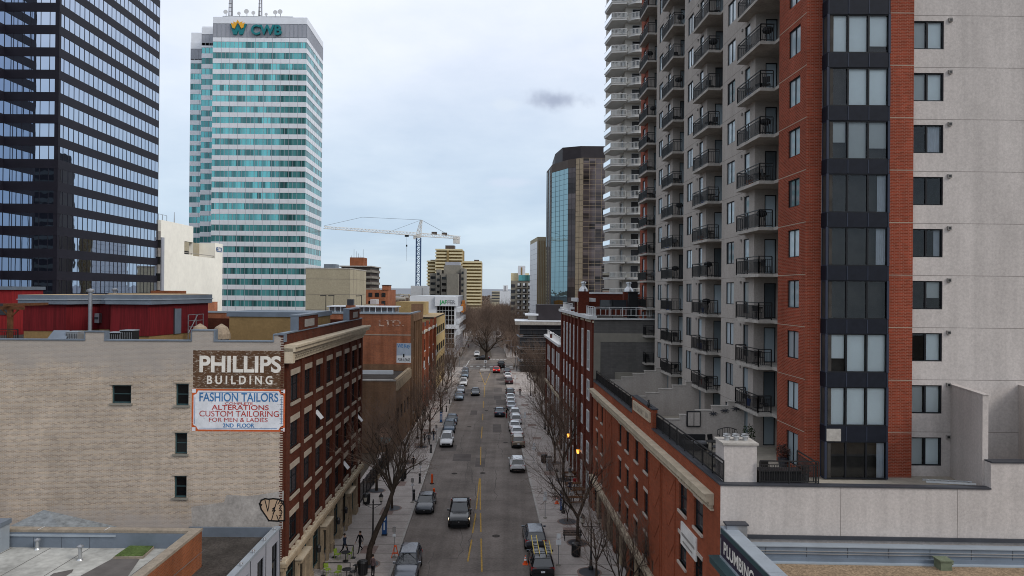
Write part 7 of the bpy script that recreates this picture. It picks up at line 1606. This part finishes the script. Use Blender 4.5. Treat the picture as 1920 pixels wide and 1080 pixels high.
# terrace things
r = empty('terrace_fountain', (11.6, 38.2, TF), 'dark tiered fountain on the roof terrace', 'fountain'); b = MB(); b.lathe([(.3, 0), (.25, .1), (.1, .2), (.12, .5), (.5, .62), (.52, .68), (.1, .66), (.08, 1.0), (.32, 1.1), (.33, 1.14), (.06, 1.12), (.05, 1.35), (.16, 1.42), (.02, 1.6)], (0, 0, 0), 14, 'flash_dark'); b.build('basin', r, local=True); b = MB(); b.lathe([(.46, .64), (.46, .66)], (0, 0, 0), 14, 'glass_dark'); b.build('water', r, local=True)
r = empty('garden_bench', (13.9, 43.6, TF), 'ornate dark iron bench against the stepped terrace wall', 'bench'); b = MB(); b.box(-.7, .7, -.22, .22, .42, .46, 'black'); b.build('seat', r, local=True); b = MB()
for k in range(9): x = -.68+.17*k; b.tube((x, .22, .46), (x*.9, .28, .8+.28*math.cos(x*1.6)), .016, .016, 5, 'black')
for k in range(12): a, c = -1+2*k/12, -1+2*(k+1)/12; b.tube((a*.62, .28, .8+.28*math.cos(a*1.1)), (c*.62, .28, .8+.28*math.cos(c*1.1)), .025, .025, 5, 'black')
b.build('backrest', r, local=True)
for s in (-.65, .65): b = MB(); b.tube((s, -.2, 0), (s, -.2, .65), .025, .025, 5, 'black'); b.tube((s, .2, 0), (s, .2, .46), .025, .025, 5, 'black'); b.tube((s, -.2, .65), (s, .25, .68), .025, .025, 5, 'black'); b.build('leg', r, local=True)
for i, (x, z, s) in enumerate(((13.2, 14.6, .3), (13.95, 14.8, .33), (14.7, 14.95, .4))):
    b = MB()
    for k in range(8): a = 6.283*k/8; b.tube((x, 44.52, z), (x+s*math.cos(a), 44.5, z+s*.55*math.sin(a)), .05, .012, 4, 'flash_dark')
    tag(b.build('wall_star', loc=(x, 44.5, z)), '%s dark metal star ornament of three on the stepped terrace wall' % ('left, smallest', 'middle', 'right, largest')[i], 'ornament', 'metal stars on the terrace wall')
b = MB(); x = 11.9; b.box(x-.45, x+.45, 44.45, 44.58, 13.75, 14.75, 'frame_dark'); b.box(x-.38, x+.38, 44.42, 44.45, 13.82, 14.68, 'stucco_shaded'); b.box(x-.02, x+.02, 44.41, 44.42, 13.82, 14.68, 'frame_dark'); tag(b.build('wall_panel', loc=(x, 44.5, 13.7)), 'framed wall panel hung on the stepped terrace wall left of the stars', 'panel')
r = empty('planter_box', (13.3, 33.9, TF), 'long black planter box behind the front terrace railing', 'planter'); b = MB(); b.box(-1.0, 1.0, -.3, .3, .0, .95, 'black_matt'); b.box(-1.05, 1.05, -.35, .35, .95, 1.02, 'black'); b.build('box', r, local=True)
def terr_plant(x, y, h, lb, m='needle', pot='flash_dark'):
    r = empty('potted_plant', (x, y, TF), lb, 'plant', 'potted plants on the terrace'); b = MB(); b.lathe([(.2, 0), (.28, .45), (.3, .5), (.26, .5)], (0, 0, 0), 12, pot); b.build('pot', r, local=True); b = MB(); rr_ = random.Random(int(x*10))
    for i in range(260): d = Vector((rr_.gauss(0, 1), rr_.gauss(0, 1), rr_.gauss(0, 1))).normalized()*rr_.random()**.4; c = Vector((d.x*.4, d.y*.4, .5+h*.5+d.z*h*.5)); e = Vector((rr_.gauss(0, 1), rr_.gauss(0, 1), rr_.gauss(0, 1))).normalized()*.09; f = e.orthogonal()*.5; b.add([c-e, c+f, c+e], [(0, 1, 2)], m)
    b.build('foliage', r, local=True)
terr_plant(14.4, 41.3, 1.3, 'dark leafy plant in a pot under the lowest balcony'); terr_plant(15.3, 38.4, .8, 'dry brown plant in a pot by the brick wall of the terrace', 'twig_red'); terr_plant(15.0, 35.0, .5, 'small brown plant in a pot at the end of the front terrace railing', 'twig_red')
CB2 = CB
for x, y, rz, lb in ((12.6, 42.6, .5, 'black chair by the stepped terrace wall'), (13.6, 36.4, 2.5, 'black chair beside the brick wall on the terrace')): place(CB2, (x, y, TF), rz, lb, 'black terrace chairs')
place(RT_, (12.2, 41.4, TF), 0, 'round black table on the roof terrace near the railing')
r = empty('patio_sofa', (11.3, 42.2, TF), 'dark patio sofa behind the terrace railing', 'sofa'); b = MB(); b.box(-.8, .8, -.4, .4, .1, .45, 'black_matt'); b.build('seat', r, local=True); b = MB(); b.box(-.8, .8, .25, .45, .45, .9, 'black_matt'); b.build('backrest', r, local=True); b = MB(); b.box(-.72, .72, -.38, .25, .45, .56, 'cloth_grey'); b.build('cushion', r, local=True)
b = MB(); ladder(b, 2.2, .42, 'galv', 'galv'); o = b.build('ladder', loc=(21.3, 33.2, PT+.1), local=True); o.rotation_euler = (0, R(3), R(80)); tag(o, 'folded aluminium ladder lying across the terrace wall top below the right windows', 'ladder')
b = MB(); b.lathe([(.02, .0), (.09, .12), (.11, .22), (.07, .34), (.05, .42), (.07, .48), (.05, .54), (.01, .57)], (0, 0, 0), 10, 'black'); b.tube((0, 0, .2), (.25, -.05, .05), .05, .02, 5, 'black'); b.tube((0, 0, .5), (-.12, 0, .5), .03, .005, 5, 'black')
o = b.build('owl_decoy', loc=(RF(46.5)-.15, 46.4, 14.62), local=True); tag(o, 'dark bird figure perched on the podium parapet by the railing', 'bird decoy')
# things on the balconies
rnd = random.Random(4); inv = ('lowest', 'second', 'third', 'fourth', 'fifth', 'sixth', 'seventh', 'eighth', 'ninth', 'tenth', 'eleventh', 'twelfth'); colname = ('nearest', 'second', 'third', 'farthest')
def grill_proto():
    r = empty('barbecue_grill', (0, 0, 0), '', 'barbecue'); b = MB(); b.lathe([(.1, .75), (.3, .85), (.32, .98), (.25, 1.12), (.03, 1.18)], (0, 0, 0), 12, 'black_matt'); b.build('kettle', r, local=True)
    for a in (0, 2.1, 4.2): b = MB(); b.tube((.12*math.cos(a), .12*math.sin(a), .8), (.3*math.cos(a), .3*math.sin(a), 0), .02, .02, 5, 'black'); b.build('leg', r, local=True)
    return r
def tub_proto(m):
    r = empty('planter_tub', (0, 0, 0), '', 'planter'); b = MB(); b.lathe([(.16, 0), (.23, .4), (.25, .45), (.2, .45)], (0, 0, 0), 12, m); b.build('pot', r, local=True); b = MB(); q = random.Random(3)
    for i in range(90): c = Vector((q.gauss(0, .13), q.gauss(0, .13), .45+q.random()*.35)); e = Vector((q.gauss(0, 1), q.gauss(0, 1), q.gauss(0, 1))).normalized()*.06; b.add([c-e, c+e.orthogonal()*.6, c+e], [(0, 1, 2)], 'twig_red')
    b.build('plant', r, local=True); return r
mat('tub_red', (.35, .05, .03), .6); mat('bin_blue', (.02, .07, .25), .5); mat('terracotta', (.35, .11, .04), .8)
GP = grill_proto(); tubs = {'red': tub_proto('tub_red'), 'blue': tub_proto('bin_blue'), 'terracotta': tub_proto('terracotta')}
for i, k, y0 in BAL:
    zf = J0+k*FH+.15; Y = y0+rnd.uniform(2.0, 2.6); xo = T(Y)+RD
    where_ = 'on the %s balcony of the %s column of the brick tower' % (inv[k-1], colname[i])
    t_ = rnd.random()
    if t_ < .62: place(CB, (xo-rnd.uniform(1.2, 1.7), Y, zf), rnd.uniform(0, 6), 'black chair '+where_, 'balcony chairs'); place(RT_, (xo-1.35, Y+1.0, zf), 0, 'round black table '+where_, 'balcony tables')
    elif t_ < .9: place(GP, (xo-rnd.uniform(1.2, 1.75), Y, zf), 0, 'black kettle barbecue '+where_, 'balcony barbecues')
    if rnd.random() < .55: c_ = rnd.choice(list(tubs)); place(tubs[c_], (xo-rnd.uniform(1.3, 1.8), y0+rnd.uniform(3.9, 4.5), zf), 0, c_+' planter tub '+where_, 'balcony planters')
for o in list(C.objects):
    if 'used' in o: del o['used']
    if o.parent is None and o.type == 'EMPTY' and o.get('label') == '':
        for c in list(o.children):
            bpy.data.objects.remove(c)
        bpy.data.objects.remove(o)
# ---------------------------------------------------------------- people
def body(pose):
    """one skinned figure, facing -y; joints placed for the pose"""
    J = {'pelvis': ((0, 0, .95), .135), 'spine': ((0, .005, 1.15), .125), 'chest': ((0, .0, 1.35), .145), 'neck': ((0, -.005, 1.5), .055), 'jaw': ((0, -.03, 1.58), .07), 'skull': ((0, -.01, 1.68), .092), 'top': ((0, .0, 1.74), .07)}
    E = [('pelvis', 'spine'), ('spine', 'chest'), ('chest', 'neck'), ('neck', 'jaw'), ('jaw', 'skull'), ('skull', 'top')]
    for s, n in ((-1, 'r'), (1, 'l')):
        if pose == 'walk': sw = s; hip = (s*.09, 0, .9); knee = (s*.1, -.16*sw-.05, .5); ank = (s*.1, -.3*sw+(.12 if sw < 0 else 0), .1 if sw > 0 else .14); el = (s*.25, .1*sw, 1.12); wr = (s*.25, .16*sw-.1, .9)
        elif pose == 'sit': hip = (s*.1, -.02, .52); knee = (s*.13, -.42, .5); ank = (s*.13, -.42, .1); el = (s*.24, -.12, .78); wr = (s*.16, -.36, .76)
        else: hip = (s*.09, 0, .9); knee = (s*.1, -.02, .5); ank = (s*.11, .02, .1); el = (s*.25, .04, 1.12); wr = (s*.22, -.1, .9)
        sh = (s*.19, .0, 1.42)
        if pose == 'sit': sh = (s*.19, 0, 1.0)
        d = Vector(wr)-Vector(el); d.normalize(); w_ = Vector(wr); palm = w_+d*.08; side = Vector((0, -1, 0)) if abs(d.y) < .7 else Vector((-s, 0, 0))
        J.update({n+'sh': (sh, .07), n+'el': (el, .045), n+'wr': (wr, .03), n+'palm': (palm, .034), n+'hip': (hip, .095), n+'kn': (knee, .065), n+'an': (ank, .045), n+'toe': ((ank[0], ank[1]-.17, max(.035, ank[2]-.06)), .04)})
        E += [('chest', n+'sh'), (n+'sh', n+'el'), (n+'el', n+'wr'), (n+'wr', n+'palm'), ('pelvis', n+'hip'), (n+'hip', n+'kn'), (n+'kn', n+'an'), (n+'an', n+'toe')]
        for q in range(4):
            k = n+'f%d' % q; base = palm+side*(.027-.018*q)*1.0+d*.02; tip = base+d*(.07+.012*(1.5-abs(q-1.3)))+Vector((-s*.012, 0, 0)); J[k] = (base, .011); J[k+'t'] = (tip, .008); E += [(n+'palm', k), (k, k+'t')]
        k = n+'th'; J[k] = (w_+d*.05+side*.045, .011); J[k+'t'] = (w_+d*.095+side*.06, .009); E += [(n+'wr', k), (k, k+'t')]
    if pose == 'sit':
        for k in ('pelvis', 'spine', 'chest', 'neck', 'jaw', 'skull', 'top'): p, r = J[k]; J[k] = ((p[0], p[1]+.02, p[2]-.41), r)
    names = list(J); me = bpy.data.meshes.new('person'); me.from_pydata([J[n][0] for n in names], [(names.index(a), names.index(b)) for a, b in E], [])
    o = bpy.data.objects.new('person', me); C.objects.link(o); sk = o.modifiers.new('skin', 'SKIN')
    for i, n in enumerate(names):
        v = me.skin_vertices[0].data[i]; v.radius = (J[n][1], J[n][1]*(.72 if n in ('chest', 'spine', 'pelvis') else 1)); v.use_root = n == 'pelvis'
    o.modifiers.new('sub', 'SUBSURF').levels = 1; bpy.context.view_layer.update()
    m2 = bpy.data.meshes.new_from_object(o.evaluated_get(bpy.context.evaluated_depsgraph_get())); bpy.data.objects.remove(o); dz = .41 if pose == 'sit' else 0
    for m in ('cloth_black', 'cloth_jean', 'skin', 'rubber'): m2.materials.append(M[m])
    for p in m2.polygons:
        c = p.center; z = c.z+dz; i = 0
        if pose == 'sit': i = 1 if (c.z < .56 or c.y < -.18) and abs(c.x) < .2 and c.z < .6 else 0
        elif z < .93 and abs(c.x) < .185: i = 1
        if c.z < .085: i = 3
        if z > 1.5: i = 2
        if pose != 'sit' and abs(c.x) > .17 and c.z < .88: i = 2
        if pose == 'sit' and c.y < -.36 and .68 < c.z < .85: i = 2
        p.material_index = i; p.use_smooth = True
    h = MB(); zt = 1.69-dz
    h.lathe([(.098, -.06), (.103, 0), (.09, .06), (.05, .1), (.01, .115)], (0, .018+(.02 if dz else 0), zt), 12, 'hair')
    f = MB(); y = -.098+(.02 if dz else 0)
    for s in (-1, 1): f.box(s*.034-.012, s*.034+.012, y-.004, y+.02, zt-.035, zt-.022, 'black'); f.box(s*.094-.01, s*.094+.01, -.02, .02, zt-.07, zt-.01, 'skin')
    f.hexa([(-.014, y, zt-.075), (.014, y, zt-.075), (.014, y+.03, zt-.075), (-.014, y+.03, zt-.075), (-.008, y+.01, zt-.03), (.008, y+.01, zt-.03), (.008, y+.03, zt-.03), (-.008, y+.03, zt-.03)], 'skin'); f.box(-.024, .024, y+.006, y+.03, zt-.1, zt-.092, 'tub_red'); f.v = [(a, b+.012, c) for a, b, c in f.v]
    return m2, h, f
poses = {k: body(k) for k in ('walk', 'stand', 'sit')}
def person(pose, loc, rz, label, top='cloth_black', leg='cloth_jean', group=None, sc=1.0):
    m2, h, f = poses[pose]; o = bpy.data.objects.new('person', m2); C.objects.link(o); o.location = loc; o.rotation_euler = (0, 0, rz); o.scale = (sc,)*3; tag(o, label, 'person', group)
    for i, m in ((0, top), (1, leg)): o.material_slots[i].link = 'OBJECT'; o.material_slots[i].material = M[m]
    h.build('hair', o, local=True, smooth=True); f.build('face', o, local=True); return o
G = lambda px, py, z=WZ: gnd(px, py, z)
person('walk', G(775, 881), 2.9, 'person in dark clothes walking up the left pavement by the lamp', 'cloth_black', 'cloth_black')
person('walk', G(675, 1035), -.5, 'person in black jacket and white shoes standing near the warehouse wall', 'cloth_black', 'cloth_black')
person('walk', G(646, 1040), 1.2, 'person in dark blue walking behind the cafe tables along the warehouse', 'cloth_navy', 'cloth_black')
person('stand', G(699, 1082), 2.6, 'person in plaid shirt at the bottom edge beside the litter bin', 'cloth_plaid', 'cloth_black')
person('walk', G(796, 833), 2.8, 'person in dark coat, left of the group of three under the left trees', 'cloth_black', 'cloth_navy', 'group of three under the trees')
person('stand', G(804, 834), .3, 'person in grey top, middle of the group of three under the left trees', 'cloth_grey', 'cloth_black', 'group of three under the trees')
person('walk', G(813, 826), -.4, 'person in black, right of the group of three beside the sign post', 'cloth_black', 'cloth_jean', 'group of three under the trees')
person('stand', G(949.5, 784, 0), 1.2, 'person in dark red standing at the door of the double parked car', 'cloth_black', 'cloth_red')
person('walk', G(975, 742), 0, 'person in black on the right pavement by the far trees', 'cloth_black', 'cloth_black')
person('walk', G(969, 696), 3, 'person in dark coat near the right corner of the crossing', 'cloth_black', 'cloth_navy')
person('walk', G(964, 693), .4, 'person in tan coat near the right corner of the crossing', 'cloth_tan', 'cloth_black')
person('walk', G(824, 752), .4, 'person in white jacket far up the left pavement', 'cloth_white', 'cloth_black')
for (px, py), dx, dy, rz, top, lb in (((1078, 945), -.3, .75, 0.15, 'cloth_white', 'person in pale top seated on the far side of the nearest picnic table'), ((1074, 918), .3, .75, .15, 'cloth_red', 'person in red top seated at the second picnic table'), ((1074, 918), -.35, -.75, 3.29, 'cloth_navy', 'person in navy seated with back to us at the second picnic table'), ((1070, 897), 0, .75, .15, 'cloth_grey', 'person in grey seated at the third picnic table')):
    g = G(px, py); person('sit', (g.x+dx, g.y+dy, WZ), rz, lb, top, 'cloth_jean', 'people at the picnic tables')
